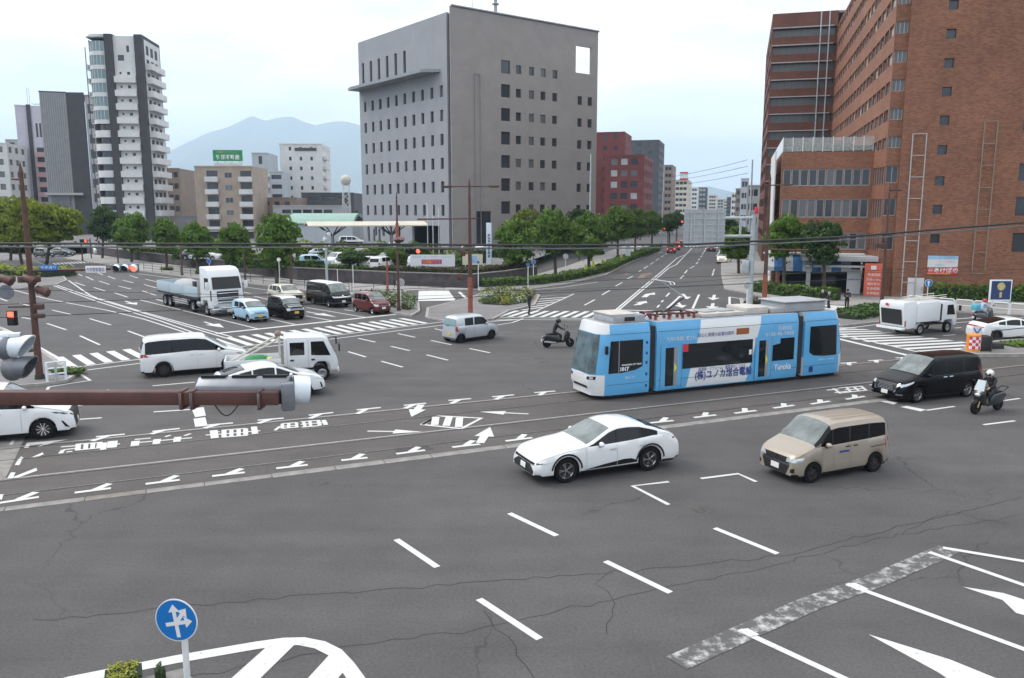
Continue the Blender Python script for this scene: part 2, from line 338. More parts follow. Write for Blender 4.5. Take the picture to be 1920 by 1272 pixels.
# ---- avenue ahead
o1, o2, s_ = 1200, 420, 240/1908
def A3(*pts): return cv(o1, o2, s_, pts)
line([(1147, 588)]+A3((0, 980), (350, 690), (555, 510), (680, 460)), .16); line([(1153, 588)]+A3((0, 1020), (430, 660), (540, 610), (800, 340)), .16)
line([(1156, 581.5), (1250, 583.8), (1396, 588)], .35, 'stop_line')
for q in [A3((405, 1260), (600, 1075)), A3((785, 1265), (880, 1055)), A3((1335, 1290), (1335, 1090)), A3((1335, 1090), (1500, 1115), (1540, 1265))]: line(q, .2)
for a, c in [((255, 1250), (290, 1210)), ((320, 1170), (345, 1140)), ((390, 1085), (440, 1030)), ((600, 820), (650, 770)), ((665, 740), (705, 690)), ((745, 665), (810, 630)), ((835, 600), (865, 570)), ((868, 545), (890, 520)), ((900, 500), (925, 475)), ((925, 455), (945, 430)), ((950, 420), (970, 395)), ((970, 385), (985, 360)),
             ((-12, 712), (15, 692)), ((55, 668), (118, 632)), ((152, 605), (208, 572)), ((235, 548), (285, 518)), ((310, 500), (350, 475)), ((370, 460), (410, 438)), ((1075, 775), (1095, 725)), ((1090, 720), (1110, 675)), ((1175, 440), (1190, 390)), ((270, 440), (330, 420))]: line(A3(a, c), .16, 'lane_dash')
for a, c in [((1170, 862), (1220, 835)), ((1257, 808), (1297, 788)), ((1068, 928), (1128, 893)), ((937, 1005), (1015, 963))]: line(cv(860, 320, 480/1908, [a, c]), .16, 'lane_dash')
for a, c in [((40, 1095), (220, 1025)), ((-80, 1215), (95, 1150)), ((1110, 1060), (1085, 1140)), ((1090, 1185), (1065, 1275)), ((640, 1045), (705, 1125)), ((560, 1165), (630, 1255))]:
    q = A3(a, c); Ln = (G(*q[0])-G(*q[1])).length; arrow(q[0], q[1], 1.1, .28, Ln*.45)
arrow(A3((450, 1245))[0], A3((575, 1165))[0], .3, .25, .1); line(A3((120, 1050), (60, 1095)), .5, 'arrow_tail'); line(A3((30, 1180), (-40, 1210)), .5, 'arrow_tail')
line(A3((160, 735), (60, 745), (20, 800), (0, 815)), .7, 'faded_turn_arrow', 'faded_orange'); line(cv(860, 320, 480/1908, [(1350, 800), (1430, 768)]), .5, 'faded_turn_arrow', 'faded_orange', .007); line(cv(860, 320, 480/1908, [(1230, 778), (1265, 768)]), .7, 'faded_turn_arrow', 'faded_orange'); line(A3((815, 410), (885, 405)), .9, 'faded_turn_arrow', 'faded_orange')
crossing([(965, 583), (1480, 588)], [(930, 594), (1480, 601)], 27, .52)
line([(905, 595), (1100, 598), (1480, 603)], .15); line([(930, 599.5), (1100, 600.5), (1480, 606)], .15)
crossing(A3((670, 335), (1290, 340)), A3((690, 350), (1300, 360)), 11, .5)
hz = lambda *p_: cv(860, 320, 480/1908, p_)
line(hz((600, 940), (860, 920), (580, 1047)), .15)
for a, c in [((560, 962), (800, 945)), ((560, 980), (760, 962)), ((550, 1000), (715, 980)), ((520, 1020), (670, 1000)), ((470, 1040), (630, 1020))]: line(hz(a, c), .3, 'hatch_stripe')
line(hz((100, 885), (560, 890), (780, 870), (1035, 833)), .15); line(hz((480, 1105), (400, 1135), (290, 1152), (230, 1158)), .15); line(hz((235, 1125), (440, 1112)), .3)
# ---- right crossing
A0, A3_ = G(1700.6, 628), G(1782, 638.5); B0, B3_ = G(1576, 632), G(1646, 645)
for j in range(-5, 7):
    def E_(P0, P3, t): return P0+(P3-P0)*(t/3)
    a0, a1, c0, c1 = E_(A0, A3_, j-.25), E_(A0, A3_, j+.27), E_(B0, B3_, j-.25), E_(B0, B3_, j+.27)
    if j > 4: a0, a1 = lerp(c0, a0, [.8, .62][j-5]), lerp(c1, a1, [.8, .62][j-5])
    z = zn(.006); b = MB(); b.add([q+Vector((0, 0, z)) for q in (a0, a1, c1, c0)], [(0, 1, 2, 3)], 'road_paint'); b.build('crossing_stripe', road)
line([(1560, 624), (1741, 665)], .18); line([(1556, 632), (1711, 669)], .35, 'stop_line')
line([(1574, 618), (1660, 607), (1690, 604)], .15); line([(1790, 606), (1860, 600), (1925, 596)], .15); line([(1790, 599), (1840, 595)], .2); line([(1852, 651), (1925, 640)], .15)
for q in [((1768, 630), (1792, 628)), ((1790, 615.5), (1803, 614.5)), ((1880, 752), (1912, 747.5)), ((1844, 797), (1903, 789.5)), ((1737, 770), (1790, 762.5))]: line(q, .13, 'lane_dash')
poly([(1640, 751), (1650, 750), (1684, 755.5), (1676, 759)], 'stop_block'); poly([(1688, 763.6), (1700, 761.7), (1737, 769), (1726, 772)], 'stop_block')
# ---- tram track
b = MB(); b.add([T(-60, 24.45, .003), T(70, 24.45, .003), T(70, 31.75, .003), T(-60, 31.75, .003)], [(0, 1, 2, 3)], 'track_asphalt')
track = struct(b.build('tram_track_bed'))
for n_, pale in ((30.88, 1), (29.445, 0), (27.18, 1), (25.745, 0)):
    b = MB(); b.add([T(-60, n_-.09, .0065), T(70, n_-.09, .0065), T(70, n_+.1, .0065), T(-60, n_+.1, .0065)], [(0, 1, 2, 3)], 'rail_bed'); b.build('rail_groove', track)
    b = MB()
    if pale: b.add([T(-60, n_+.1, .007), T(70, n_+.1, .007), T(70, n_+.19, .007), T(-60, n_+.19, .007)], [(0, 1, 2, 3)], 'rail_pale')
    b.add([T(s, n_+d, z) for d, z in ((-.03, .007), (-.03, .016), (.03, .016), (.03, .007)) for s in (-60, 70)], [(0, 1, 3, 2), (2, 3, 5, 4), (4, 5, 7, 6)], 'rail')
    b.build('rail', track)
random.seed(3)
s = -16.; k = 0
while s < 30:                                   # concrete kerb blocks set flush along the track
    Ls = 1.55 if k % 4 < 2 else (1.9 if s < 4 else 2.6); w0, w1 = 24.28, (24.62 if s < 2 else 24.68)
    if not (s < -8.5 and k % 4 > 1):
        b = MB(); mname = 'block' if (s > -2 or k % 4 > 1) else 'block_brown'
        b.b2((0, -(w1-w0)/2, -.02), (Ls-.03, (w1-w0)/2, .009), mname); b.build('kerb_block', track)
    s += Ls; k += 1
s = -16.; k = 0; blocks = sorted([q for q in track.children if q.name.startswith('kerb_block')], key=lambda q: q.name)
it = iter(blocks)
while s < 30:
    Ls = 1.55 if k % 4 < 2 else (1.9 if s < 4 else 2.6)
    if not (s < -8.5 and k % 4 > 1):
        o = next(it); o.location = T(s, 24.48, 0); o.rotation_euler = (0, 0, R(90-TA))
    s += Ls; k += 1
TZ = .012
TM = dict(z=TZ, parent=track)
low = [((0, 944), (73, 933), (34, 938), (68, 924)), ((140, 925), (208, 916.5), (175, 921), (206, 908)), ((273, 908.6), (337, 901), (305, 904.5), (332, 893)), ((398, 894), (459, 887), (428, 890), (454, 880)), ((518, 879), (577, 872.5), (547, 876), (567, 866)), ((640, 864), (689, 859), (662, 862), (680, 852)),
       ((743, 852), (797, 845), (770, 848), (785, 839)), ((848, 839.5), (900, 833.7), (873, 836), (887, 827)), ((948, 828), (998, 821.7), (972, 825), (984, 815.5)), ((1219, 794), (1263, 789.5), (1240, 792), (1249, 784)), ((1301, 784), (1343, 779), (1321, 781), (1324, 774.5)), ((1377, 775.6), (1418, 770.5), (1397, 773), (1396, 766)), ((1450, 766), (1489, 760.6), (1470, 763), (1469, 757)), ((1520, 758.6), (1556, 753), (1538, 756), (1537, 750)), ((1586, 749.5), (1621, 744), (1603, 747), (1602, 741))]
upp = [((669, 769.5), (714, 765), (688, 767.5), (670, 777)), ((757, 761), (799, 757), (778, 759), (759, 767)), ((841, 752), (883, 748.4), (862, 750), (846, 758)), ((923, 744.8), (964, 741), (944, 743), (929, 750)), ((1002, 737), (1041, 734), (1022, 735.5), (1011, 742)), ((180, 820), (234, 815), (205, 817.5), (172, 828)), ((286, 810), (337, 804.4), (310, 807), (283, 815)), ((385, 798.6), (437, 794), (412, 796), (383, 804)), ((483, 789), (532, 785), (508, 787), (484, 795)), ((579, 779.7), (625, 774.5), (602, 777), (581, 786)),
       ((1576, 682), (1606, 679.7), (1592, 681), (1592, 686)), ((1628, 677), (1655, 675.6), (1643, 676), (1643, 681)), ((1679, 672), (1709, 670.5), (1693, 671.5), (1693, 676.5))]
for a, c, d, e in low+upp: line([a, c], .17, 'edge_tick', **TM); line([d, e], .22, 'edge_tick_stem', z=TZ+.002, parent=track)
c3 = lambda *p_: cv(640, 700, 460/1920, p_)
line(c3((632, 405), (765, 338), (1095, 355), (940, 437), (632, 405), (765, 338)), .2, 'hatched_box', **TM)
for a, c in (((740, 345), (730, 408)), ((845, 345), (820, 415)), ((925, 352), (918, 425))): line(c3(a, c), .28, 'hatch_stripe', z=TZ+.002, parent=track)
for a, c, h in (((205, 457), (635, 463), .52), ((1465, 322), (1080, 305), .52), ((625, 250), (548, 345), .6), ((1085, 550), (1165, 425), .6)):
    q = c3(a, c); Ln = (G(*q[0])-G(*q[1])).length; arrow(q[0], q[1], .55 if h < .55 else .7, .13 if h < .55 else .3, Ln*h, **TM)
c6 = lambda *p_: cv(0, 680, 660/1920, p_)
STROKES = [((332, 462), (412, 456), 8), ((330, 498), (345, 478), 12), ((345, 478), (415, 470), 9), ((362, 490), (395, 487), 9), ((420, 448), (545, 438), 8), ((420, 480), (545, 468), 8), ((428, 445), (424, 482), 14), ((470, 442), (466, 478), 12), ((508, 440), (504, 474), 12), ((545, 436), (540, 470), 14),
           ((568, 440), (562, 478), 16), ((600, 432), (596, 468), 12), ((628, 430), (622, 466), 14), ((566, 458), (655, 446), 9),
           ((735, 422), (822, 414), 9), ((740, 430), (735, 456), 22), ((738, 440), (1048, 412), 8), ((858, 420), (852, 446), 20), ((970, 408), (964, 434), 20), ((900, 408), (930, 398), 10), ((1005, 402), (1040, 390), 10),
           ((1122, 398), (1220, 392), 9), ((1165, 372), (1172, 414), 22), ((1150, 385), (1200, 380), 8), ((1215, 372), (1340, 362), 8), ((1215, 392), (1345, 382), 8), ((1215, 410), (1345, 400), 8), ((1222, 370), (1222, 410), 14), ((1262, 368), (1262, 408), 12), ((1302, 366), (1302, 402), 12), ((1340, 362), (1340, 402), 14), ((1345, 380), (1420, 374), 8), ((1385, 352), (1392, 392), 18),
           ((1500, 372), (1525, 352), 12), ((1520, 352), (1625, 344), 8), ((1540, 336), (1540, 362), 10), ((1540, 336), (1620, 330), 8), ((1575, 334), (1575, 358), 10), ((1540, 362), (1630, 354), 8), ((1618, 330), (1618, 356), 10), ((1640, 326), (1740, 318), 8), ((1640, 340), (1745, 332), 8), ((1645, 354), (1740, 346), 8), ((1655, 322), (1665, 354), 10), ((1690, 318), (1695, 350), 10), ((1735, 316), (1745, 346), 12), ((1765, 316), (1778, 342), 14), ((1740, 332), (1785, 328), 8)]
for i, (a, c, w) in enumerate(STROKES):
    q = c6(a, c); horiz = abs(a[0]-c[0]) > abs(a[1]-c[1]); line(q, .12 if horiz else w*.012, 'lettering_stroke', z=TZ, parent=track)
c4r = lambda *p_: cv(1400, 560, 520/1920, p_)
for i, (a, c) in enumerate([((555, 637), (640, 628)), ((610, 655), (700, 645)), ((600, 625), (650, 660)), ((640, 622), (800, 610)), ((660, 655), (830, 637)), ((690, 615), (720, 650)), ((740, 612), (780, 645)), ((790, 608), (830, 640)), ((680, 635), (815, 624)), ((850, 600), (905, 597)), ((880, 617), (912, 612))]):
    line(c4r(a, c), .13, 'lettering_stroke', z=TZ, parent=track)
poly(c6((130, 468), (148, 440), (370, 422), (300, 436), (225, 458), (205, 462), (240, 446), (165, 452), (155, 467)), 'chevron_mark', z=TZ, parent=track)
for q in [((95, 535), (115, 515), (130, 522), (112, 540)), ((80, 562), (95, 538), (118, 540), (105, 562)), ((165, 522), (232, 493), (240, 503), (195, 520)), ((40, 635), (60, 602), (85, 602), (70, 634)), ((60, 632), (198, 577), (204, 592), (95, 632)), ((50, 450), (65, 425), (82, 425), (70, 452)), ((0, 750), (0, 722), (20, 722), (10, 752))]: poly(c6(*q), 'painted_mark', z=TZ, parent=track)
b = MB(); q0, q1 = G(30, 812), G(-20, 905); vs_, fs = ribbon([q0, q1], .75, .0095); b.add(vs_, fs, 'block'); b.build('cross_slab', track)
# ---- raised pavements
def inset(P_, d):
    n = len(P_); ar = sum(P_[i].x*P_[(i+1) % n].y-P_[(i+1) % n].x*P_[i].y for i in range(n)); sg = 1 if ar > 0 else -1; out = []
    for i in range(n):
        a, p_, c = P_[i-1], P_[i], P_[(i+1) % n]; e1 = (p_-a).normalized(); e2 = (c-p_).normalized(); n1_ = Vector((-e1.y, e1.x, 0))*sg; n2_ = Vector((-e2.y, e2.x, 0))*sg
        m_ = (n1_+n2_); l = m_.length; m_ = m_/l if l > .01 else n1_; out.append(p_+m_*min(d/max(.4, m_.dot(n1_)), d*2))
    return out
def slab(name, px, h=.13, top='pavement_pale', kerb='kerb', kw=.2, world=None, zb=-.05):
    P_ = world or [G(x, y, h) for x, y in px]; P_ = [Vector((q.x, q.y, 0)) for q in P_]; n = len(P_); b = MB()
    b.add([(q.x, q.y, h) for q in P_]+[(q.x, q.y, zb) for q in P_], [(i, (i+1) % n, n+(i+1) % n, n+i) for i in range(n)]+[tuple(range(n))], kerb)
    o = struct(b.build(name)); I = inset(P_, kw); b = MB(); b.add([(q.x, q.y, h+.004) for q in I], [tuple(range(n))], top); b.build('paving', o); return o
slab('corner_pavement', [(-420, 520), (0, 612), (82, 657), (124, 687), (146, 699), (127, 712), (79, 719), (0, 725), (-420, 752)], top='pavement_grey')
slab('median', [(-420, 452), (0, 471), (70, 490), (116, 511), (126, 525), (106, 533), (40, 540), (0, 544), (-420, 575)], top='pavement_grey')
SIDEW = [(120, 484), (200, 496.5), (270, 508.5), (358, 520), (420, 526), (470, 531), (540, 540), (600, 547), (655, 553), (720, 547), (800, 543), (885, 543.5)]
WALLB = [(885, 541), (740, 536), (560, 526), (440, 511), (330, 498), (250, 488), (165, 476)]
slab('sidewalk', SIDEW+WALLB[:1]+[(x, y-.6) for x, y in WALLB[1:]])
slab('flower_island', [(640, 562), (700, 555), (760, 556), (786, 567), (788, 582), (772, 591), (740, 586), (690, 577)], h=.15, top='pavement_grey')
slab('corner_island', [(800, 577), (870, 560), (890, 554), (905, 547), (985, 545), (1013, 553), (1003, 571), (955, 582), (926, 597), (880, 601), (840, 602), (797, 594)], h=.12, top='pavement_grey')
poly([(785, 546), (838, 545), (851, 564), (784, 565)], 'crossing_stripe'); line([(838, 545), (851, 563)], .3); line([(861, 548), (874, 560)], .3); line([(785, 556), (840, 557)], .12, m='pavement_grey', z=.009)
slab('hedge_island', [(896, 545), (998, 541), (1069, 531), (1137, 515), (1169, 498), (1232, 470), (1226, 468), (1160, 490), (1120, 507), (1060, 520), (990, 529), (896, 533)], h=.15, top='pavement_grey')
slab('avenue_sidewalk', [(1000, 527), (1060, 518), (1117, 505), (1155, 489), (1238, 461), (1180, 458), (1060, 500), (960, 527)], h=.1)
slab('right_pavement', [(1352, 515), (1358, 541), (1400, 549), (1430, 555), (1500, 565.5), (1570, 571), (1640, 573), (1790, 583), (2100, 603), (2100, 495), (1352, 470)], top='pavement_pale')
slab('pole_island', [(1388, 559), (1432, 560), (1475, 568), (1560, 583), (1578, 592), (1500, 592), (1400, 588)], top='pavement_grey')
slab('green_island', [(1566, 600), (1592, 588), (1640, 576), (1670, 574), (1692, 592), (1672, 600), (1572, 611)], top='pavement_grey')
slab('tram_stop_island', [(1800, 656), (1815, 645), (1870, 638), (2000, 628), (2000, 660), (1900, 664), (1830, 664)], h=.18, top='pavement_grey')
crossing([(1500, 572), (1640, 566)], [(1545, 581), (1655, 575)], 1, .9)
slab('sign_island', [(236, 1278), (344, 1253), (364, 1275), (470, 1500), (150, 1500)], h=.2, kerb='kerb_dark')
# ---- raised car park behind its wall
LOTZ = 1.2
wl = [G(x, y) for x, y in WALLB]
lot = [Vector((q.x, q.y, 0)) for q in wl]+[Vector((-140, 150, 0)), Vector((-140, 260, 0)), Vector((45, 260, 0)), G(1215, 459)+V15*-12, G(1000, 522)+V15*-3]
mat('lot_asphalt', (.16, .155, .155), .9, var=.2, scale=.5)
b = MB(); n = len(lot); b.add([(q.x, q.y, LOTZ) for q in lot], [tuple(range(n))], 'lot_asphalt'); struct(b.build('car_park'))

mat('crack', (.022, .020, .020), .95); random.seed(17)
def crack(px, w=.02, br=0):
    P_ = [G(*q) for q in px]; out = []
    for a, c in zip(P_, P_[1:]):
        n = max(2, int((c-a).length/.3))
        for i in range(n): out.append(lerp(a, c, i/n)+Vector((random.uniform(-.09, .09), random.uniform(-.09, .09), 0)))
    line(None, w, 'crack', 'crack', .002, world=out)
crack([(60, 1165), (420, 1130), (700, 1110), (900, 1092), (1180, 1072), (1480, 1040), (1700, 985), (1930, 930)], .022); crack([(330, 1272), (520, 1240), (640, 1215), (860, 1185), (1100, 1135), (1420, 1068), (1650, 1010), (1930, 965)], .016); crack([(1140, 1190), (1150, 1130), (1120, 1095), (1160, 1060)], .014); crack([(900, 1150), (960, 1210), (1030, 1290)], .014); crack([(1690, 1000), (1780, 960), (1920, 990)], .012)
mat('patch_dark', (.055, .052, .053), .9, var=.25, scale=4); mat('patch_pale', (.092, .087, .085), .9, var=.3, scale=9)
for q, m_ in (([(735, 842), (800, 836), (815, 843), (752, 850)], 'patch_dark'), ([(1565, 753), (1600, 748), (1622, 752), (1585, 757)], 'patch_dark')): poly(q, 'asphalt_patch', m_, .0015)
for x_, y_ in ((1010, 672), (1020, 679), (1320, 957), (600, 905)): 
    b = MB(); c_ = G(x_, y_); b.add([c_+Vector((.32*math.cos(k*math.pi/10), .32*math.sin(k*math.pi/10), .004)) for k in range(20)], [tuple(range(20))], 'rail_bed'); b.build('manhole_cover', road)
# ================================================================ buildings
mat('frame_dark', (.06, .055, .055), .5); mat('frame_alu', (.42, .43, .44), .4, .4); mat('blind', (.40, .42, .42), .7, var=.1, scale=3)
def tiles(name, c0, c1, sx, sz, mortar, msize=.02, bump=.3, off=.5, vlo=.86):
    m = bpy.data.materials.new(name); m.use_nodes = True; N, Lk = nodes(m); b = N['Principled BSDF']; b.inputs['Roughness'].default_value = .75
    t = N.new('ShaderNodeTexCoord'); sp = N.new('ShaderNodeSeparateXYZ'); Lk.new(t.outputs['Object'], sp.inputs[0])
    ad = N.new('ShaderNodeMath'); ad.operation = 'ADD'; Lk.new(sp.outputs[0], ad.inputs[0]); Lk.new(sp.outputs[1], ad.inputs[1])
    cb = N.new('ShaderNodeCombineXYZ'); Lk.new(ad.outputs[0], cb.inputs[0]); Lk.new(sp.outputs[2], cb.inputs[1])
    br = N.new('ShaderNodeTexBrick'); br.offset = off; br.inputs['Scale'].default_value = 1; br.inputs['Brick Width'].default_value = sx; br.inputs['Row Height'].default_value = sz; br.inputs['Mortar Size'].default_value = msize
    br.inputs['Color1'].default_value = (*c0, 1); br.inputs['Color2'].default_value = (*c1, 1); br.inputs['Mortar'].default_value = (*mortar, 1); Lk.new(cb.outputs[0], br.inputs['Vector'])
    n = N.new('ShaderNodeTexNoise'); n.inputs['Scale'].default_value = .35; n.inputs['Detail'].default_value = 6; Lk.new(t.outputs['Object'], n.inputs[0])
    k = N.new('ShaderNodeMapRange'); k.inputs[1].default_value = .3; k.inputs[2].default_value = .7; k.inputs[3].default_value = vlo; k.inputs[4].default_value = 2-vlo; Lk.new(n.outputs[0], k.inputs[0])
    x = N.new('ShaderNodeMix'); x.data_type = 'RGBA'; x.blend_type = 'MULTIPLY'; x.inputs['Factor'].default_value = 1; Lk.new(br.outputs[0], x.inputs['A']); Lk.new(k.outputs[0], x.inputs['B']); Lk.new(x.outputs['Result'], b.inputs['Base Color'])
    if bump:
        bp = N.new('ShaderNodeBump'); bp.inputs['Strength'].default_value = bump; bp.inputs['Distance'].default_value = .05; Lk.new(br.outputs['Fac'], bp.inputs['Height']); bp.invert = True; Lk.new(bp.outputs[0], b.inputs['Normal'])
    MATS[name] = m
tiles('brick', (.36, .15, .078), (.215, .082, .046), .23, .105, (.17, .09, .06), .014, .5)
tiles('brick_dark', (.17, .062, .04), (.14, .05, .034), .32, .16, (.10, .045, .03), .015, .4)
tiles('stone_warm', (.30, .275, .262), (.28, .257, .247), 1.9, .95, (.245, .225, .217), .008, .1, vlo=.94)
tiles('stone_cool', (.30, .31, .335), (.285, .295, .32), 1.0, 3.83, (.255, .265, .285), .008, .1, 0., .95)
tiles('tile_red', (.17, .030, .028), (.14, .025, .023), .5, .25, (.11, .02, .02), .01, .2)
tiles('tile_beige', (.42, .335, .27), (.39, .31, .25), .5, .25, (.34, .27, .22), .01, .15)
mat('white_wall', (.66, .66, .66), .8, var=.07, scale=.5); mat('grey_wall', (.40, .40, .41), .8, var=.08, scale=.5); mat('dark_wall', (.05, .049, .056), .7, var=.12, scale=.6); mat('slate_wall', (.075, .08, .09), .7, var=.12, scale=.6)
mat('blue_grey_wall', (.46, .50, .54), .8, var=.06, scale=.5); mat('cream_wall', (.58, .54, .46), .8, var=.08, scale=.5); mat('brown_wall', (.26, .2, .165), .8, var=.1, scale=.5); mat('pink_wall', (.62, .36, .36), .8, var=.06, scale=.6); mat('lilac_wall', (.55, .53, .60), .8, var=.06, scale=.6)
mat('metal_panel', (.27, .28, .295), .5, .3, var=.12, scale=.8); mat('green_roof', (.27, .42, .36), .6, .1, var=.08, scale=1); mat('roof_grey', (.25, .25, .25), .9, var=.15, scale=.6); mat('glass_teal', (.16, .25, .27), .12, spec=.8); mat('glass_blind', (.14, .145, .15), .15, spec=.6)
WM = {}
def win_mesh(w, h, depth, glass='glass_win', frame='frame_dark', div=1, fw=.05, hdiv=0, sash=False):
    key = (round(w, 2), round(h, 2), round(depth, 2), glass, frame, div, fw, hdiv)
    if key in WM: return WM[key]
    b = MB(); b.add([(0, depth, 0), (w, depth, 0), (w, depth, h), (0, depth, h)], [(0, 1, 2, 3)], glass)
    d0 = depth-.04
    for x0, x1, z0, z1 in [(0, fw, 0, h), (w-fw, w, 0, h), (fw, w-fw, 0, fw), (fw, w-fw, h-fw, h)]: b.b2((x0, d0, z0), (x1, depth+.02, z1), frame)
    for i in range(1, div): b.b2((w*i/div-fw/2, d0+.005, fw), (w*i/div+fw/2, depth+.02, h-fw), frame)
    if hdiv: b.b2((fw, d0+.008, h*.45), (w-fw, depth+.02, h*.45+fw), frame)
    o = b.build('window'); me = o.data; bpy.data.objects.remove(o); WM[key] = me; return me
def facade(parent, p0, a, L, z0, z1, holes=(), wall='white_wall', reveal=.18, thick=None, glass='glass_win', frame='frame_dark', name='wall', div=1, fw=.05, hdiv=0, through=()):
    """upright wall from p0 (left end seen from outside) along azimuth a; holes (u0,u1,z0,z1[,glass]) become windows"""
    d = az(a); inn = Vector((-d.y, d.x, 0)); p0 = Vector((p0[0], p0[1], 0))
    allh = [h[:4] for h in holes]+[h[:4] for h in through]
    us = sorted(set([0, L]+[round(x, 3) for h in allh for x in h[:2]])); zs = sorted(set([z0, z1]+[round(x, 3) for h in allh for x in h[2:4]]))
    us = [u for u in us if 0 <= u <= L]; zs = [z for z in zs if z0 <= z <= z1]
    def pt(u, z, q=0): return p0+d*u+inn*q+Vector((0, 0, z))
    b = MB(); idx = {}; vs_ = []; fs = []
    def vi(u, z):
        if (u, z) not in idx: idx[(u, z)] = len(vs_); vs_.append(pt(u, z))
        return idx[(u, z)]
    for i in range(len(us)-1):
        cu = (us[i]+us[i+1])/2
        for j in range(len(zs)-1):
            cz = (zs[j]+zs[j+1])/2
            if any(h[0] < cu < h[1] and h[2] < cz < h[3] for h in allh): continue
            fs.append((vi(us[i], zs[j]), vi(us[i+1], zs[j]), vi(us[i+1], zs[j+1]), vi(us[i], zs[j+1])))
    b.add(vs_, fs, wall)
    for h, dp in [(h, reveal) for h in holes]+[(h, thick or .4) for h in through]:
        u0, u1, a0, a1 = h[:4]; r = [pt(u0, a0), pt(u1, a0), pt(u1, a1), pt(u0, a1)]; k = [pt(u0, a0, dp), pt(u1, a0, dp), pt(u1, a1, dp), pt(u0, a1, dp)]
        b.add(r+k, [(0, 1, 5, 4), (1, 2, 6, 5), (2, 3, 7, 6), (3, 0, 4, 7)], wall)
    if thick:
        q = [pt(0, z0, 0), pt(L, z0, 0), pt(L, z1, 0), pt(0, z1, 0)]+[pt(0, z0, thick), pt(L, z0, thick), pt(L, z1, thick), pt(0, z1, thick)]
        b.add(q, [(3, 2, 6, 7), (0, 3, 7, 4), (1, 2, 6, 5)], wall)
        for i in range(len(us)-1):
            cu = (us[i]+us[i+1])/2
            for j in range(len(zs)-1):
                cz = (zs[j]+zs[j+1])/2
                if any(h[0] < cu < h[1] and h[2] < cz < h[3] for h in through): continue
                b.add([pt(us[i], zs[j], thick), pt(us[i+1], zs[j], thick), pt(us[i+1], zs[j+1], thick), pt(us[i], zs[j+1], thick)], [(0, 1, 2, 3)], wall)
    w = b.build(name, parent, world=True)
    iv = MW(parent).inverted()
    for h in holes:
        g = h[4] if len(h) > 4 else glass; me = win_mesh(h[1]-h[0], h[3]-h[2], reveal, g, frame, h[5] if len(h) > 5 else div, fw, hdiv)
        q = iv @ pt(h[0], h[2]); link('window', me, parent, q, R(90-a))
    return w
def grid(u0, du, nu, w, z0, dz, nz, h, gl=None):
    return [(u0+i*du, u0+i*du+w, z0+j*dz, z0+j*dz+h)+((random.choice(gl),) if gl else ()) for i in range(nu) for j in range(nz)]
def cap(parent, P_, z, m='roof_grey', name='roof', t=.3):
    P_ = inset(P_, .07); b = MB(); n = len(P_); b.add([(q.x, q.y, z) for q in P_]+[(q.x, q.y, z-t) for q in P_], [tuple(range(n)), tuple(range(2*n-1, n-1, -1))]+[(i, (i+1) % n, n+(i+1) % n, n+i) for i in range(n)], m); return b.build(name, parent, world=True)
def blank(parent, P_, z0, z1, m, name='rear_wall'):
    b = MB(); 
    for a, c in zip(P_, P_[1:]): b.add([(a.x, a.y, z0), (c.x, c.y, z0), (c.x, c.y, z1), (a.x, a.y, z1)], [(0, 1, 2, 3)], m)
    return b.build(name, parent, world=True)
def V2(p_): return Vector((p_[0], p_[1], 0))
# ---- grey office block
cnr = V2(AT(850, 440, 134)); AR, AL = 52.6, -37.4; dR, dL = az(AR), az(AL)
gb = thing('office_building', 'tall grey stone office block with small square windows and open frame at its top corner', 'building', cnr+Vector((0, 0, LOTZ)))
h = []
for k in range(8):
    zt = 32.24-3.83*k
    if zt > 3: h.append((9.75, 11.65, zt-2.1, zt, 'glass_win', 1))
    zt = 31.72-3.83*k
    for u in (12.85, 15.65, 18.2, 20.85):
        if zt-1.4 > 2: h.append((u, u+1.12, zt-1.4, zt, random.choice(['glass_win', 'glass_win', 'glass_blind'])))
    zt = 27.85-3.83*k
    for u in (26.75, 29.2):
        if zt-1.5 > 2: h.append((u, u+1.05, zt-1.5, zt))
h.append((4.6, 7.6, 1.9, 7.6, 'glass_win', 3))
facade(gb, cnr, AR, 31.5, LOTZ, 39.35, h, 'stone_warm', .25, thick=.45, through=[(26.2, 29.9, 31.8, 36.4)])
pl = cnr+dL*31.6
h = []
for i in range(10):
    for k in range(7):
        u = 31.6-29.9+i*2.93; zt = 27.65-3.8*k
        if k == 6 and i > 4: continue
        h.append((u, u+.95, zt-1.8, zt, 'glass_blind' if (i == 9 and k < 2) else 'glass_win'))
for i in range(6): h.append((1.3+i*3.05, 2.2+i*3.05, 30.7, 34.7))
for i in (0, 1, 2): h.append((1.9+i*2.1, 2.7+i*2.1, 1.9, 4.3))
facade(gb, pl, AL+180, 30.3, LOTZ, 38.6, h, 'stone_cool', .3, thick=.45, through=[(18.5, 27.5, LOTZ+.01, 5.2)])
b = MB(); q = [cnr+dL*1.3+dR*.4, cnr+dL*.25+dR*.4]; b.add([(q[0].x, q[0].y, LOTZ), (q[1].x, q[1].y, LOTZ), (q[1].x, q[1].y, 38.4), (q[0].x, q[0].y, 38.4)], [(0, 1, 2, 3)], 'dark_wall'); b.build('dark_joint', gb, world=True)  # dark panel set back in the corner joint
b = MB(); q = [cnr+dL*.25, cnr]; b.add([(q[0].x, q[0].y, LOTZ), (q[1].x, q[1].y, LOTZ), (q[1].x, q[1].y, 39.35), (q[0].x, q[0].y, 39.35)], [(0, 1, 2, 3)], 'stone_cool'); b.build('corner_wall', gb, world=True)
o_ = cnr+dL*.5+dR*.5
cap(gb, [o_, o_+dR*24, o_+dR*24+dL*30.6, o_+dL*30.6], 38.3, name='roof'); cap(gb, [o_+dR*24, o_+dR*30.9, o_+dR*30.9+dL*30.6, o_+dR*24+dL*30.6], 31.0, name='lower_roof')
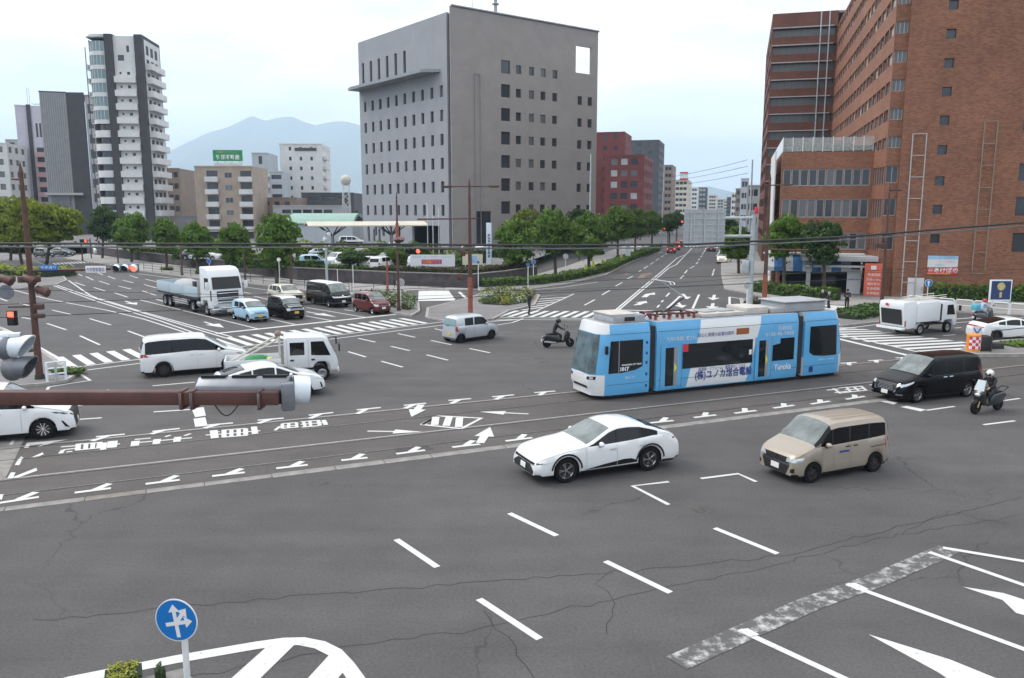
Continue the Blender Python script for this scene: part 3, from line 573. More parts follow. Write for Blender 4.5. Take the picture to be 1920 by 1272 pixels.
blank(gb, [o_+dR*24+dL*.1, o_+dR*24+dL*30.5], 31.0, 38.2, 'stone_warm', 'penthouse_wall'); blank(gb, [o_+dR*30.9, o_+dR*30.9+dL*30.6, o_+dL*30.6], LOTZ, 31.0, 'stone_cool'); blank(gb, [o_+dR*24+dL*30.6, o_+dL*30.6], 31.0, 38.2, 'stone_cool')
blank(gb, [cnr+dR*31.5, cnr+dR*31.5+dL*1.2], LOTZ, 39.35, 'stone_warm', 'end_wall')
oL = Vector((-dL.y, dL.x, 0)); b = MB()
fin = [(3.2, 0), (31.6, 0), (31.6, 2.3), (29.8, 2.6), (5.2, 2.5)]; n = len(fin)
b.add([cnr+dL*u+oL*(v+.02)+Vector((0, 0, 30.25)) for u, v in fin]+[cnr+dL*u+oL*(v+.02)+Vector((0, 0, 29.75-.0*v)) for u, v in fin], [tuple(range(n)), tuple(range(2*n-1, n-1, -1))]+[(i, (i+1) % n, n+(i+1) % n, n+i) for i in range(n)], 'metal_panel'); b.build('sun_canopy', gb, world=True)
b = MB(); oR = Vector((dR.y, -dR.x, 0))
for u in (4.35, 5.45): b.tube(cnr+dR*u+oR*.15+Vector((0, 0, LOTZ)), cnr+dR*u+oR*.15+Vector((0, 0, 29.5)), .06, m='metal_panel')
b.tube(cnr+dR*4.35+oR*.15+Vector((0, 0, 29.5)), cnr+dR*5.45+oR*.15+Vector((0, 0, 29.5)), .06, m='metal_panel'); b.build('drain_pipe', gb, world=True)
b = MB(); q = cnr+dR*10.5+dL*2.5
for k, (z0, z1, r) in enumerate([(38.2, 45, .28), (45, 48, .15)]): b.tube(q+Vector((0, 0, z0)), q+Vector((0, 0, z1)), r, m='grey_wall')
for z in (41.5, 42.5, 43.5, 44.5): b.box(q+Vector((0, 0, z)), (1.1, 1.1, .1), 'grey_wall')
for u in (5.5, 7.2): b.tube(cnr+dR*u+dL*2+Vector((0, 0, 38.2)), cnr+dR*u+dL*2+Vector((0, 0, 42)), .04, m='grey_wall')
b.build('roof_antenna', gb, world=True)
b = MB(); b.tube(cnr+oR*.1+Vector((0, 0, 39.4)), cnr+dR*31.6+oR*.1+Vector((0, 0, 39.4)), .16, m='metal_panel'); b.build('coping', gb, world=True)
# entrance behind the canopy
eo = cnr+dL*3.9; b = MB()
for u in range(5):
    q = cnr+dL*(4.6+u*2.0)-oL*3; b.box(q+Vector((0, 0, LOTZ+2)), (.25, .25, 4), 'frame_dark', R(90-AL))
q0, q1 = cnr+dL*4.1-oL*4.0, cnr+dL*13.2-oL*4.0; b.add([(q0.x, q0.y, LOTZ), (q1.x, q1.y, LOTZ), (q1.x, q1.y, 5.2), (q0.x, q0.y, 5.2)], [(0, 1, 2, 3)], 'glass_win')
for z in (5.22,): b.add([cnr+dL*4.1-oL*.4+Vector((0, 0, z)), cnr+dL*13.2-oL*.4+Vector((0, 0, z)), cnr+dL*13.2-oL*4+Vector((0, 0, z)), cnr+dL*4.1-oL*4+Vector((0, 0, z))], [(0, 1, 2, 3)], 'grey_wall')
b.build('entrance', gb, world=True)
# entrance canopy on tree columns
cp = AT(578, 424, 112); cq = AT(803, 424, 118); dd = V2(cq-cp).normalized(); nn = Vector((-dd.y, dd.x, 0))
cnp = thing('entrance_canopy', 'long flat cream canopy on branching steel columns before the grey office block', 'canopy', V2(AT(625, 424, 114))+Vector((0, 0, LOTZ)))
Lc = (V2(cq)-V2(cp)).length; b = MB()
prof = [(0, -.35), (1.2, .0), (2.6, .18), (4.0, 0), (5.2, -.35), (5.2, -.5), (4.0, -.2), (2.6, 0), (1.2, -.2), (0, -.5)]
n = len(prof); base = V2(cp); zc = 6.05
b.add([base+dd*t+nn*v+Vector((0, 0, zc+w)) for t in (0, Lc) for v, w in prof], [tuple(range(n)), tuple(range(2*n-1, n-1, -1))]+[(i, (i+1) % n, n+(i+1) % n, n+i) for i in range(n)], 'cream_wall'); b.build('canopy_roof', cnp, world=True)
for t in (3.6, 12.):
    q = base+dd*t+nn*2.6; b = MB(); b.tube(q+Vector((0, 0, LOTZ)), q+Vector((0, 0, 4.4)), .28, .22, m='metal_panel')
    for sx in (-1, 1):
        for sy in (-1, 1): b.tube(q+Vector((0, 0, 4.2)), q+dd*sx*2.2+nn*sy*1.6+Vector((0, 0, zc-.15)), .1, .06, m='frame_dark')
        b.tube(q+Vector((0, 0, 4.2)), q+dd*sx*1.1+Vector((0, 0, zc-.05)), .1, .06, m='frame_dark')
    b.build('column', cnp, world=True)
# ---- brick hotel on the right
BP = V2(G(1716, 558, .1)); VA = 105.5
hb = thing('brick_hotel', 'tall L shaped hotel clad in red brown brick tiles with long bands of windows', 'building', BP)
vd = az(VA); ud = U15; FL = 2.43
h = [(.85, 1.6, z-.4, z+.4) for z in (32.3, 29.9, 27.45, 25.0, 22.65, 20.25, 17.9, 15.5, 13.0, 10.35, 7.9, 5.35)]
for z0, z1 in ((10.3, 11.75), (7.35, 8.95), (4.25, 5.9)): h.append((7.3, 10.0, z0, z1, 'glass_win', 2))
h += [(7.3, 10.0, z, z+1.2) for z in (14.5, 17, 19.4, 21.8)]+[(14, 16.5, z, z+1.2) for z in (7.3, 10.3, 14.5, 17, 19.4, 21.8)]
facade(hb, BP-vd*2.0, VA, 27.0, .05, 34, [(a+2.0, c+2.0, *r) for a, c, *r in h], 'brick', .25)
st = BP-vd*3.15+ud*.45      # narrow window strip beside the big wall
h = [(.08, 1.08, 23.0+FL*k, 24.0+FL*k, 'glass_blind', 3) for k in range(-4, 5)]+[(.08, 1.08, z0, z1, 'glass_win', 2) for z0, z1 in ((10.25, 11.75), (7.35, 8.9), (4.3, 5.7))]
facade(hb, st, VA, 1.17, .05, 34, h, 'brick', .22, frame='frame_alu')
blank(hb, [BP-vd*2.0+ud*.45, BP-vd*2.0], .05, 34, 'brick', 'return_wall')
Lb = HIT(st, 15.5, 1562, 200)[0]      # long side wing
h = []
for k in range(-4, 5):
    u = .3
    while u < Lb-2.5:
        h.append((u, u+2.25, 23.0+FL*k, 24.0+FL*k, random.choice(['glass_blind', 'blind', 'glass_win', 'glass_blind']), 2)); u += 2.6
facade(hb, st+ud*Lb, 195.5, Lb, 11.9, 34, h, 'brick', .2, frame='frame_alu', name='side_wall')
rc = st+ud*Lb                          # recessed far wing
Lr = -HIT(rc, VA, 1441, 200)[0]
h = []
for k in range(-6, 5):
    zc_ = 23.5+FL*k
    h.append((.2, Lr-.15, zc_-.52, zc_+.68, 'glass_blind', 9))
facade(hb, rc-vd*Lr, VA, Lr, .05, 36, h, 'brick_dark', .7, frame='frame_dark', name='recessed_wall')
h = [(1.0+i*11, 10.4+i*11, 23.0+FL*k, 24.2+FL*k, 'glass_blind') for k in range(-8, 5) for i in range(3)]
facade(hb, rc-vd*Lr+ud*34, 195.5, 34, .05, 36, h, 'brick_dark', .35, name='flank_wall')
b = MB()
for t in (1.15, 2.3): b.tube(rc-vd*t-ud*.25+Vector((0, 0, 8)), rc-vd*t-ud*.25+Vector((0, 0, 35.9)), .09, m='grey_pole')
b.build('drain_pipe', hb, world=True)
for k in range(-5, 5):
    b = MB(); q = rc-vd*(Lr/2+.2)-ud*.12; b.box(q+Vector((0, 0, 23.5+FL*k+.72)), (Lr-.6, .22, .14), 'grey_wall', R(90-VA)); b.build('ledge', hb, world=True)
cap(hb, [BP-vd*2.0, BP+vd*25, BP+vd*25+ud*20, BP-vd*2.0+ud*20], 34); cap(hb, [st, st+vd*14, st+vd*14+ud*Lb, st+ud*Lb], 33.9); cap(hb, [rc-vd*Lr, rc+vd*12, rc+vd*12+ud*34, rc-vd*Lr+ud*34], 36)
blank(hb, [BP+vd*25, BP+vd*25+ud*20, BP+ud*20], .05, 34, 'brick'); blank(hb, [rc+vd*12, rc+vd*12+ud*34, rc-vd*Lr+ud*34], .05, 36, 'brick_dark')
# podium
pr = V2(AT(1632, 393, 77.3)); Lp = -HIT(pr, VA, 1466, 320)[0]
bands = ((10.1, 11.65), (7.15, 8.85), (4.15, 5.7))
h = []
for z0, z1 in bands:
    n = 10; w = (Lp-.3)/n
    for i in range(n):
        if z1 < 6 and i < 7: continue
        h.append((.15+i*w, .15+(i+1)*w-.06, z0, z1, random.choice(['glass_blind', 'glass_win', 'glass_win']), 1))
facade(hb, pr-vd*Lp, VA, Lp, .05, 13.25, h, 'brick', .15, frame='frame_alu', name='podium_wall', fw=.07, through=[(0.3, Lp-.3, .06, 3.2)])
ch = st-pr; La = ch.length; aa = math.degrees(math.atan2(ch.x, ch.y))
h = [(.1+i*(La-.2)/5, .1+(i+1)*(La-.2)/5-.06, z0, z1, 'glass_blind', 1) for z0, z1 in bands for i in range(5)]
facade(hb, pr, aa, La, .05, 13.25, h, 'brick', .15, frame='frame_alu', name='podium_wall', fw=.07)
pL = pr-vd*Lp; h = [(.3+i*2.4, 2.4+i*2.4, z0, z1, 'glass_blind', 1) for z0, z1 in bands for i in range(10)]
facade(hb, pL+ud*25, 195.5, 25, .05, 13.25, h, 'brick', .15, frame='frame_alu', name='podium_flank')
cap(hb, [pL, pr, st, st+ud*42, pL+ud*25], 13.2, name='podium_roof')
b = MB(); q0, q1 = pL+vd*.3+ud*2.5, pr-vd*.2+ud*2.5; b.add([(q0.x, q0.y, .1), (q1.x, q1.y, .1), (q1.x, q1.y, 3.3), (q0.x, q0.y, 3.3)], [(0, 1, 2, 3)], 'glass_win'); b.add([pL+ud*.1+Vector((0, 0, 3.2)), pr+ud*.1+Vector((0, 0, 3.2)), pr+ud*3+Vector((0, 0, 3.2)), pL+ud*3+Vector((0, 0, 3.2))], [(0, 1, 2, 3)], 'grey_wall'); b.build('shopfront', hb, world=True)
m = mat('screen_glass', (.55, .58, .56), .25, var=.05)
N, Lk = nodes(m); N['Principled BSDF'].inputs['Alpha'].default_value = .35
for i in range(9):
    w = Lp/9; b = MB(); c_ = pL+vd*(w*(i+.5)); b.box(c_+ud*.2+Vector((0, 0, 13.95)), (w-.08, .03, 1.25), 'screen_glass', R(90-VA)); b.box(pL+vd*(w*i)+ud*.2+Vector((0, 0, 13.95)), (.07, .07, 1.4), 'white_pole', R(90-VA)); b.build('terrace_screen', hb, world=True)
b = MB()
b.box(pL+vd*.02+ud*12+Vector((0, 0, 14)), (24, .04, 1.3), 'white_shell', R(90-15.5)); b.build('terrace_screen', hb, world=True)
b = MB(); cw = pL-vd*.3
for i in range(4): b.box(cw-vd*.25+ud*(3+i*3.0)+Vector((0, 0, 7)), (2.9, .12, 13), 'white_wall', R(90-15.5))
b.build('white_panel', hb, world=True)
# ladder-like pipe frames, door, banner
for px_, w_, z0, z1, mm_ in ((1713, 1.1, .2, 14.4, 'grey_wall'), (1843, 1.0, 2.6, 15.3, 'brown_wall')):
    u = HIT(BP, VA, px_, 400)[0]; b = MB(); out = -ud*.18
    for s in (-1, 1): b.tube(BP+vd*(u+s*w_/2)+out+Vector((0, 0, z0)), BP+vd*(u+s*w_/2)+out+Vector((0, 0, z1)), .05, m=mm_)
    for k in range(8): z = z1-k*1.85; b.tube(BP+vd*(u-w_/2)+out+Vector((0, 0, z)), BP+vd*(u+w_/2)+out+Vector((0, 0, z)), .035, m=mm_)
    b.build('pipe_frame', hb, world=True)
b = MB(); u = HIT(BP, VA, 1716, 540)[0]; b.box(BP+vd*u-ud*.05+Vector((0, 0, .98)), (1.32, .08, 1.75), 'white_wall', R(90-VA)); do = b.build('door', hb, world=True)
b = MB(); b.box(BP+vd*(u+.5)-ud*.12+Vector((0, 0, .95)), (.05, .06, .2), 'steel', R(90-VA)); b.build('handle', do, world=True)
# banner on the wall
u0 = HIT(BP, VA, 1740, 480)[0]; u1 = HIT(BP, VA, 1797, 480)[0]; mat('banner_red', (.62, .03, .05), .6); mat('banner_blue', (.30, .48, .68), .6, var=.2, scale=1.5); mat('banner_white', (.68, .68, .70), .6); mat('banner_orange', (.75, .25, .03), .6); mat('text_blue', (.02, .04, .22), .5); mat('text_pink', (.7, .35, .42), .6)
bn = thing('wall_banner', 'white, pale blue and red banner hung on the brick hotel wall above the hedge', 'banner', BP+vd*u0+Vector((0, 0, 2.2)))
def panel(parent, p_, u0, u1, z0, z1, off, m_, name='panel', t=.03, d=vd, n_=None):
    n_ = n_ or -ud; b = MB(); b.box(p_+d*((u0+u1)/2)+n_*off+Vector((0, 0, (z0+z1)/2)), (u1-u0, t, z1-z0), m_, math.atan2(d.y, d.x)); return b.build(name, parent, world=True)
panel(bn, BP, u0, u1, 2.62, 3.85, .06, 'banner_white'); panel(bn, BP, u0, u1, 3.55, 3.85, .075, 'banner_blue'); panel(bn, BP, u0, u1, 2.22, 2.85, .077, 'banner_red'); panel(bn, BP, u0+.05, u1-.5, 2.22, 2.34, .09, 'banner_orange')
text_on('lettering', 'あけぼの', .5, 'white_sign', bn, BP+vd*((u0+u1)/2+.3)-ud*.1+Vector((0, 0, 2.6)), vd, (0, 0, 1), bold=.012); text_on('lettering', '宝石\n時計', .2, 'white_sign', bn, BP+vd*(u0+.3)-ud*.1+Vector((0, 0, 2.62)), vd, (0, 0, 1))
text_on('lettering', 'セール開催中', .22, 'text_pink', bn, BP+vd*((u0+u1)/2+.3)-ud*.1+Vector((0, 0, 3.35)), vd, (0, 0, 1)); text_on('lettering', 'お買取り', .2, 'banner_blue', bn, BP+vd*((u0+u1)/2-.2)-ud*.1+Vector((0, 0, 3.05)), vd, (0, 0, 1))
# shop awning and sign boards at street level
mat('awning_blue', (.05, .19, .45), .7)
aw = thing('shop_awning', 'blue and white striped shop awning at the foot of the brick hotel', 'awning', pL-ud*1.5)
for i in range(9):
    b = MB(); p0_ = pL+vd*(-1.2+i*.85); z0, z1 = 2.55, 3.7
    b.add([p0_-ud*2.2+Vector((0, 0, z0)), p0_+vd*.85-ud*2.2+Vector((0, 0, z0)), p0_+vd*.85-ud*1.2+Vector((0, 0, z1)), p0_-ud*1.2+Vector((0, 0, z1)), p0_-ud*2.1+Vector((0, 0, z0-.4)), p0_+vd*.85-ud*2.1+Vector((0, 0, z0-.4))], [(0, 1, 2, 3), (4, 5, 1, 0)], 'awning_blue' if i % 2 else 'banner_white'); b.build('awning_strip', aw, world=True)
b = MB(); b.box(pL+vd*3.2-ud*.6+Vector((0, 0, 3.75)), (9, 1.6, .12), 'white_wall', R(90-VA)); b.build('awning_roof', aw, world=True)
ec = thing('entrance_porch', 'grey concrete porch over the shop doors of the brick hotel', 'porch', pr-vd*3-ud*2.5)
b = MB(); b.box(pr-vd*2.8-ud*1.6+Vector((0, 0, 3.45)), (6.5, 4.2, .45), 'grey_wall', R(90-VA)); b.box(pr-vd*3.2-ud*1.8+Vector((0, 0, 2.75)), (5.2, 3.6, .2), 'grey_wall', R(90-VA)); b.build('porch_roof', ec, world=True, bevel=.03)
for t in (.3, 5.4): b = MB(); b.box(pr-vd*t-ud*3.2+Vector((0, 0, 1.4)), (.35, .35, 2.7), 'grey_wall', R(90-VA)); b.build('column', ec, world=True)
sb = thing('orange_sign_board', 'tall orange red sign board with white lettering beside the brick hotel entrance', 'sign', st-vd*.2-ud*.6)
mat('orange_board', (.62, .12, .06), .6, var=.1, scale=1)
panel(sb, st, -1.25, .35, .15, 3.1, .8, 'orange_board', 'board', .12); panel(sb, st, -.75, -.3, 2.55, 2.9, .88, 'banner_white', 'panel', .02)
for i in range(5): text_on('lettering', ['年金相談', '保険の窓口', '無料受付', '生命保険', '学資相談'][i], .27, 'white_sign', sb, st-vd*.45-ud*.875+Vector((0, 0, 2.1-.42*i)), vd, (0, 0, 1))
lb = thing('shop_sign_panel', 'pale upright sign panel standing under the hotel porch', 'sign', pr-vd*1.2-ud*2); panel(lb, pr, -1.9, -.7, .15, 2.4, 2.0, 'banner_white', 'board', .1); text_on('lettering', 'ほけん', .3, 'text_blue', lb, pr-vd*1.3-ud*2.07+Vector((0, 0, 1.5)), vd, (0, 0, 1))
# ---- white and charcoal apartment tower
def tower_at(px_, Y): return V2(AT(px_, 393, Y))
TY = 185; tp = tower_at(185, TY); TAz = 84; td = az(TAz); ti = Vector((-td.y, td.x, 0)); mpp = TY/FPX
tw = thing('apartment_tower', 'tall white apartment tower with two charcoal stripes and rounded glazed corner', 'building', tp)
FT = 2.9; ZT = 45.5; W_ = [0, 3.95, 5.65, 10.2, 11.9]
for i, (u0, u1) in enumerate(((3.95, 5.65), (10.2, 11.9))):
    b = MB(); c_ = tp+td*((u0+u1)/2)+ti*5.6; b.box(c_+Vector((0, 0, ZT/2)), (u1-u0, 12.2, ZT), 'dark_wall', R(90-TAz)); b.build('charcoal_column', tw, world=True)
h = []
for k in range(13):
    z = 3.5+FT*k+1.25
    if z < 37.5: h += [(.9, 1.35, z+.5, z+1.0), (2.5, 3.15, z+.4, z+1.05)]
h += [(.8, 2.1, 40.0, 41.2), (2.7, 3.3, 41.8, 43.2)]
facade(tw, tp+td*5.65+ti*.05, TAz, 4.55, 0, ZT-.3, h, 'white_wall', .2)
for k in range(13):
    z = 3.5+FT*k
    b = MB(); b.box(tp+td*7.925-ti*.55+Vector((0, 0, z+.55)), (4.45, 1.1, 1.35), 'white_wall', R(90-TAz))
    if k < 12: b.build('balcony', tw, world=True)
    b = MB()                                   # right-hand balconies
    b.box(tp+td*12.6+ti*5.5+Vector((0, 0, z+.1)), (1.4, 9.5, .22), 'white_wall', R(90-TAz)); b.box(tp+td*13.25+ti*5.5+Vector((0, 0, z+.75)), (.12, 9.5, 1.15), 'white_wall', R(90-TAz)); b.box(tp+td*12.6+ti*.8+Vector((0, 0, z+.75)), (1.4, .12, 1.15), 'white_wall', R(90-TAz)); b.build('balcony', tw, world=True)
h = [(1+i*3, 2.9+i*3, 3.9+FT*k, 5.9+FT*k) for k in range(14) for i in range(3)]
facade(tw, tp+td*11.95+ti*.6, TAz-90, 10.5, 0, ZT-.8, h, 'white_wall', .25)
for k in range(14):                            # rounded corner: bands of glass and white
    z = 3.5+FT*k; c_ = tp+td*2.7+ti*2.7; b = MB(); glz = k > 7
    R0 = 2.95
    def arc(r, z0, z1, m_): b.lathe([(r, z0), (r, z1)], (c_.x, c_.y, 0), 'z', m_, 16, R(165), R(306))
    if glz:
        arc(R0-.15, z+.75, z+FT, 'glass_teal'); arc(R0, z-.15, z+.75, 'white_wall')
        for a_ in range(168, 306, 16): q = c_+Vector((math.cos(R(a_)), math.sin(R(a_)), 0))*(R0-.1); b.tube(q+Vector((0, 0, z+.7)), q+Vector((0, 0, z+FT-.1)), .06, m='white_wall', n=6)
    else:
        arc(R0, z-.15, z+1.35, 'white_wall'); arc(R0-.9, z+1.3, z+FT, 'glass_win')
        b.lathe([(R0-.9, z+1.34), (R0, z+1.34)], (c_.x, c_.y, 0), 'z', 'white_wall', 16, R(165), R(306)); b.lathe([(R0-.9, z-.15), (R0, z-.15)], (c_.x, c_.y, 0), 'z', 'white_wall', 16, R(165), R(306))
    b.build('corner_bay', tw, world=True)
b = MB(); b.lathe([(0, ZT-.6), (3.0, ZT-.6), (3.0, ZT), (0, ZT)], (c_.x, c_.y, 0), 'z', 'white_wall', 24); b.build('corner_roof', tw, world=True)
for k in range(13):
    z = 3.5+FT*k; b = MB(); b.box(tp-td*.75+ti*5.2+Vector((0, 0, z+.5)), (.12, 6.5, 1.2), 'white_wall', R(90-TAz)); b.box(tp-td*.2+ti*5.2+Vector((0, 0, z)), (1.2, 6.5, .2), 'white_wall', R(90-TAz)); b.build('balcony', tw, world=True)
facade(tw, tp+ti*11, TAz+90, 9.5, 0, ZT-1, [(1+i*3, 2.9+i*3, 3.9+FT*k, 5.9+FT*k) for k in range(13) for i in range(2)], 'white_wall', .25)
blank(tw, [tp+td*11.9+ti*11, tp+ti*11], 0, ZT-.8, 'white_wall'); cap(tw, [tp+ti*.1, tp+td*11.9+ti*.1, tp+td*11.9+ti*11, tp+ti*11], ZT-.5)
b = MB(); b.tube(tp-td*.9+ti*1.8, tp-td*.9+ti*1.8+Vector((0, 0, ZT-2.5)), .1, m='frame_dark'); b.build('corner_post', tw, world=True)
# ---- generic blocks
def block(name, label, x0, x1, ytop, Y, a=VA, depth=14, wall='white_wall', cols=4, pitch=3.0, w=1.3, h=1.4, side=None, glass=('glass_win',), z0=0., roof='roof_grey', group=None, cat='building', start=3.2, sidecols=None, parapet=True, frame='frame_dark', sidewall=None, mrg=.12, div=1):
    p_ = tower_at(x0, Y); L = HIT(p_, a, x1, 393)[0]; d = az(a); i_ = Vector((-d.y, d.x, 0)); zt = HIT(p_, a, x0, ytop)[1]
    t = thing(name, label, cat, p_+Vector((0, 0, z0)), group=group); hs = []
    nz_ = int((zt-start-.4)/pitch)
    if cols:
        gap = L*(1-2*mrg)/cols
        for i in range(cols):
            for k in range(max(0, nz_)): hs.append((L*mrg+gap*i+(gap-min(w, gap*.85))/2, L*mrg+gap*i+(gap+min(w, gap*.85))/2, zt-.9-(k)*pitch-h, zt-.9-k*pitch, random.choice(glass), div))
    facade(t, p_, a, L, z0, zt, hs, wall, .2, frame=frame)
    sw = sidewall or wall; sc = sidecols if sidecols is not None else max(1, int(depth/4)); sh = [(1+i*(depth-1)/sc, 1+i*(depth-1)/sc+min(w, 2), zt-.9-k*pitch-h, zt-.9-k*pitch, random.choice(glass)) for i in range(sc) for k in range(max(0, nz_))] if sc else []
    if side in ('R', 'B'): facade(t, p_+d*L, a-90, depth, z0, zt, sh, sw, .2, frame=frame, name='side_wall')
    else: blank(t, [p_+d*L, p_+d*L+i_*depth], z0, zt, sw)
    if side in ('L', 'B'): facade(t, p_+i_*depth, a+90, depth, z0, zt, sh, sw, .2, frame=frame, name='side_wall')
    else: blank(t, [p_, p_+i_*depth], z0, zt, sw)
    blank(t, [p_+i_*depth, p_+i_*depth+d*L], z0, zt, sw)
    cap(t, [p_+d*.02+i_*.02, p_+d*(L-.02)+i_*.02, p_+d*(L-.02)+i_*(depth-.02), p_+d*.02+i_*(depth-.02)], zt-.35, roof)
    if parapet:
        b = MB(); b.box(p_+d*(L/2)-i_*.03+Vector((0, 0, zt-.05)), (L+.16, .2, .3), sw, R(90-a)); b.build('parapet', t, world=True)
    return t, p_, d, i_, L, zt
# dark clad office tower with ribbed metal front
t, p_, d, i_, L, zt = block('dark_office_tower', 'dark office tower with ribbed grey metal front and charcoal flank', 92, 141, 172, 222, 72, 15, 'metal_panel', 0, 3.9, side=None, sidewall='dark_wall')
for i in range(12): b = MB(); b.box(p_+d*(L*(i+.5)/12)-i_*.12+Vector((0, 0, 12+(zt-12)/2)), (.14, .24, zt-12.5), 'grey_wall', R(90-72)); b.build('metal_rib', t, world=True)
q = p_+d*L; hs = [(5.8+j*1.9, 7.1+j*1.9, zt-2.6-3.9*k-2.4, zt-2.6-3.9*k, 'glass_win') for k in range(9) for j in range(2)]
facade(t, q, 84, 4.6, 0, zt, [], 'dark_wall', .2); facade(t, q+az(84)*4.6+az(-6)*.3, 84, 6.4, 0, zt-.5, [(.5+j*2.0, 1.9+j*2.0, zt-3.0-3.9*k-2.4, zt-3.0-3.9*k) for k in range(9) for j in range(3)], 'grey_wall', .25)
b = MB(); b.box(p_+d*(L/2+1)-i_*.8+Vector((0, 0, 12)), (L+3, 1.8, .6), 'grey_wall', R(90-72)); b.box(p_+d*(L/2)-i_*.25+Vector((0, 0, 6)), (L*.7, .5, 11), 'glass_blind', R(90-72)); b.build('entrance_portal', t, world=True)
cap(t, [q, q+az(84)*11, q+az(84)*11+i_*12, q+i_*12], zt-.6)
# pink balcony block
t, p_, d, i_, L, zt = block('pink_apartment_block', 'lilac apartment block with pink balconies and dark stair column beside the dark office tower', 45, 70, 198, 245, 60, 14, 'lilac_wall', 0, 2.9, side=None)
q = p_+d*L; facade(t, q, 84, 6, 0, zt, [(1.6+j*1.0, 2.2+j*1.0, zt-9, zt-5) for j in range(4)], 'lilac_wall', .25); cap(t, [q, q+az(84)*6, q+az(84)*6+i_*12, q+i_*12], zt-.3)
b = MB(); b.box(q+Vector((0, 0, zt/2)), (1.0, 1.0, zt+.6), 'dark_wall', R(20)); b.build('dark_column', t, world=True)
for k in range(10):
    z = 3+2.9*k
    if z > zt-13: break
    b = MB(); b.box(q+az(84)*3.6-az(-6)*.7+Vector((0, 0, z+.5)), (4.6, 1.3, 1.3), 'pink_wall', R(6)); b.build('balcony', t, world=True)
    b = MB(); b.box(q+az(84)*3.6-az(-6)*.05+Vector((0, 0, z+2)), (4.4, .1, 1.3), 'glass_win', R(6)); b.build('window', t, world=True)
    for s in (2.2, 7.8): b = MB(); b.box(q-d*s-i_*.5+Vector((0, 0, z+.5)), (1.5, 1.0, 1.3), 'pink_wall', R(30)); b.build('balcony', t, world=True)
b = MB()
for j in range(6): b.box(q+az(84)*(1+j)+az(-6)*1.5+Vector((0, 0, zt+.6)), (.12, 3, .12), 'grey_wall', R(6))
for s in (0, 1): b.tube(q+az(84)*s*.6+Vector((0, 0, zt)), q+az(84)*s*.6+Vector((0, 0, zt+5)), .06, m='grey_wall')
b.build('roof_frame', t, world=True)
block('white_apartment_block', 'white apartment block with grey windows left of the pink balcony block', -40, 24, 268, 230, 80, 14, 'white_wall', 4, 3.4, 2.4, 1.6, 'R', ('glass_blind',))
block('gabled_white_block', 'pale block with pitched roof behind the pink balcony block', 22, 62, 262, 262, 80, 12, 'grey_wall', 2, 3.4, 1.4, 1.4)
block('brown_slab_block', 'narrow brown apartment slab beside the white apartment tower', 316, 341, 316, 215, 84, 14, 'brown_wall', 2, 2.9, 1.6, 1.4)
block('small_pale_block', 'small pale blue block tucked between brown slab and beige apartments', 341, 369, 347, 240, 84, 14, 'blue_grey_wall', 2, 3.0, 1.4, 1.2)
block('grey_low_block', 'low grey block behind the trees right of the charcoal tower base', 318, 372, 405, 200, 84, 10, 'grey_wall', 3, 3.0, 1.6, 1.3)
# beige apartments with roof sign
t, p_, d, i_, L, zt = block('beige_apartment_block', 'beige tiled apartment block with white balconies under the green roof sign', 369, 476, 312, 192, 88, 14, 'tile_beige', 0, 2.85, side='L', w=1.0, h=1.2, sidecols=3)
facs = []
for k in range(5):
    z = zt-2.2-2.85*k
    for u in (2.5, 10.2):
        b = MB(); b.box(p_+d*(u+1.4)-i_*.55+Vector((0, 0, z-.75)), (2.9, 1.1, 1.15), 'white_wall', R(90-88)); b.build('balcony', t, world=True)
        me = win_mesh(2.5, 1.4, .05, 'glass_win', 'frame_dark', 2); link('window', me, t, MW(t).inverted() @ (p_+d*(u+.2)-i_*.08+Vector((0, 0, z-.2))), R(90-88))
    me = win_mesh(1.7, 1.2, .05, 'glass_blind' if k % 2 else 'glass_win', 'frame_alu', 2); link('window', me, t, MW(t).inverted() @ (p_+d*6.8-i_*.08+Vector((0, 0, z-.4))), R(90-88))
b = MB(); b.box(p_+d*(L/2)-i_*.6+Vector((0, 0, 3.2)), (L, 1.2, .3), 'brown_wall', R(2)); b.box(p_+d*(L/2)-i_*.2+Vector((0, 0, 1.6)), (L*.95, .4, 3), 'dark_wall', R(2)); b.build('ground_floor', t, world=True)
rs = thing('roof_sign', 'green billboard with white Japanese lettering on the beige apartment roof', 'sign', p_+d*4+Vector((0, 0, zt)))
mat('sign_green', (.015, .27, .10), .5); c_ = AT(427, 292, 193); c2 = V2(c_)
b = MB(); b.box(c2+Vector((0, 0, c_.z)), (6.7, .3, 2.5), 'sign_green', R(2)); b.build('board', rs, world=True)
text_on('lettering', '竹添不動産', 1.15, 'white_sign', rs, c2-i_*.17+Vector((0, 0, c_.z-.35)), d, (0, 0, 1), width=5.4, bold=.03); mat('text_yellow', (.7, .45, .03), .5); text_on('lettering', '土地建物アパートマンション', .4, 'text_yellow', rs, c2-i_*.17+Vector((0, 0, c_.z+.8)), d, (0, 0, 1), width=5)
b = MB()
for s in (-2.5, -.8, .8, 2.5): b.tube(c2+d*s+i_*.3+Vector((0, 0, zt-.4)), c2+d*s+i_*.3+Vector((0, 0, c_.z+1)), .08, m='grey_wall')
b.box(c2+d*0+i_*.3+Vector((0, 0, zt+.35)), (6.2, 1.2, .9), 'white_wall', R(2)); b.build('sign_frame', rs, world=True)
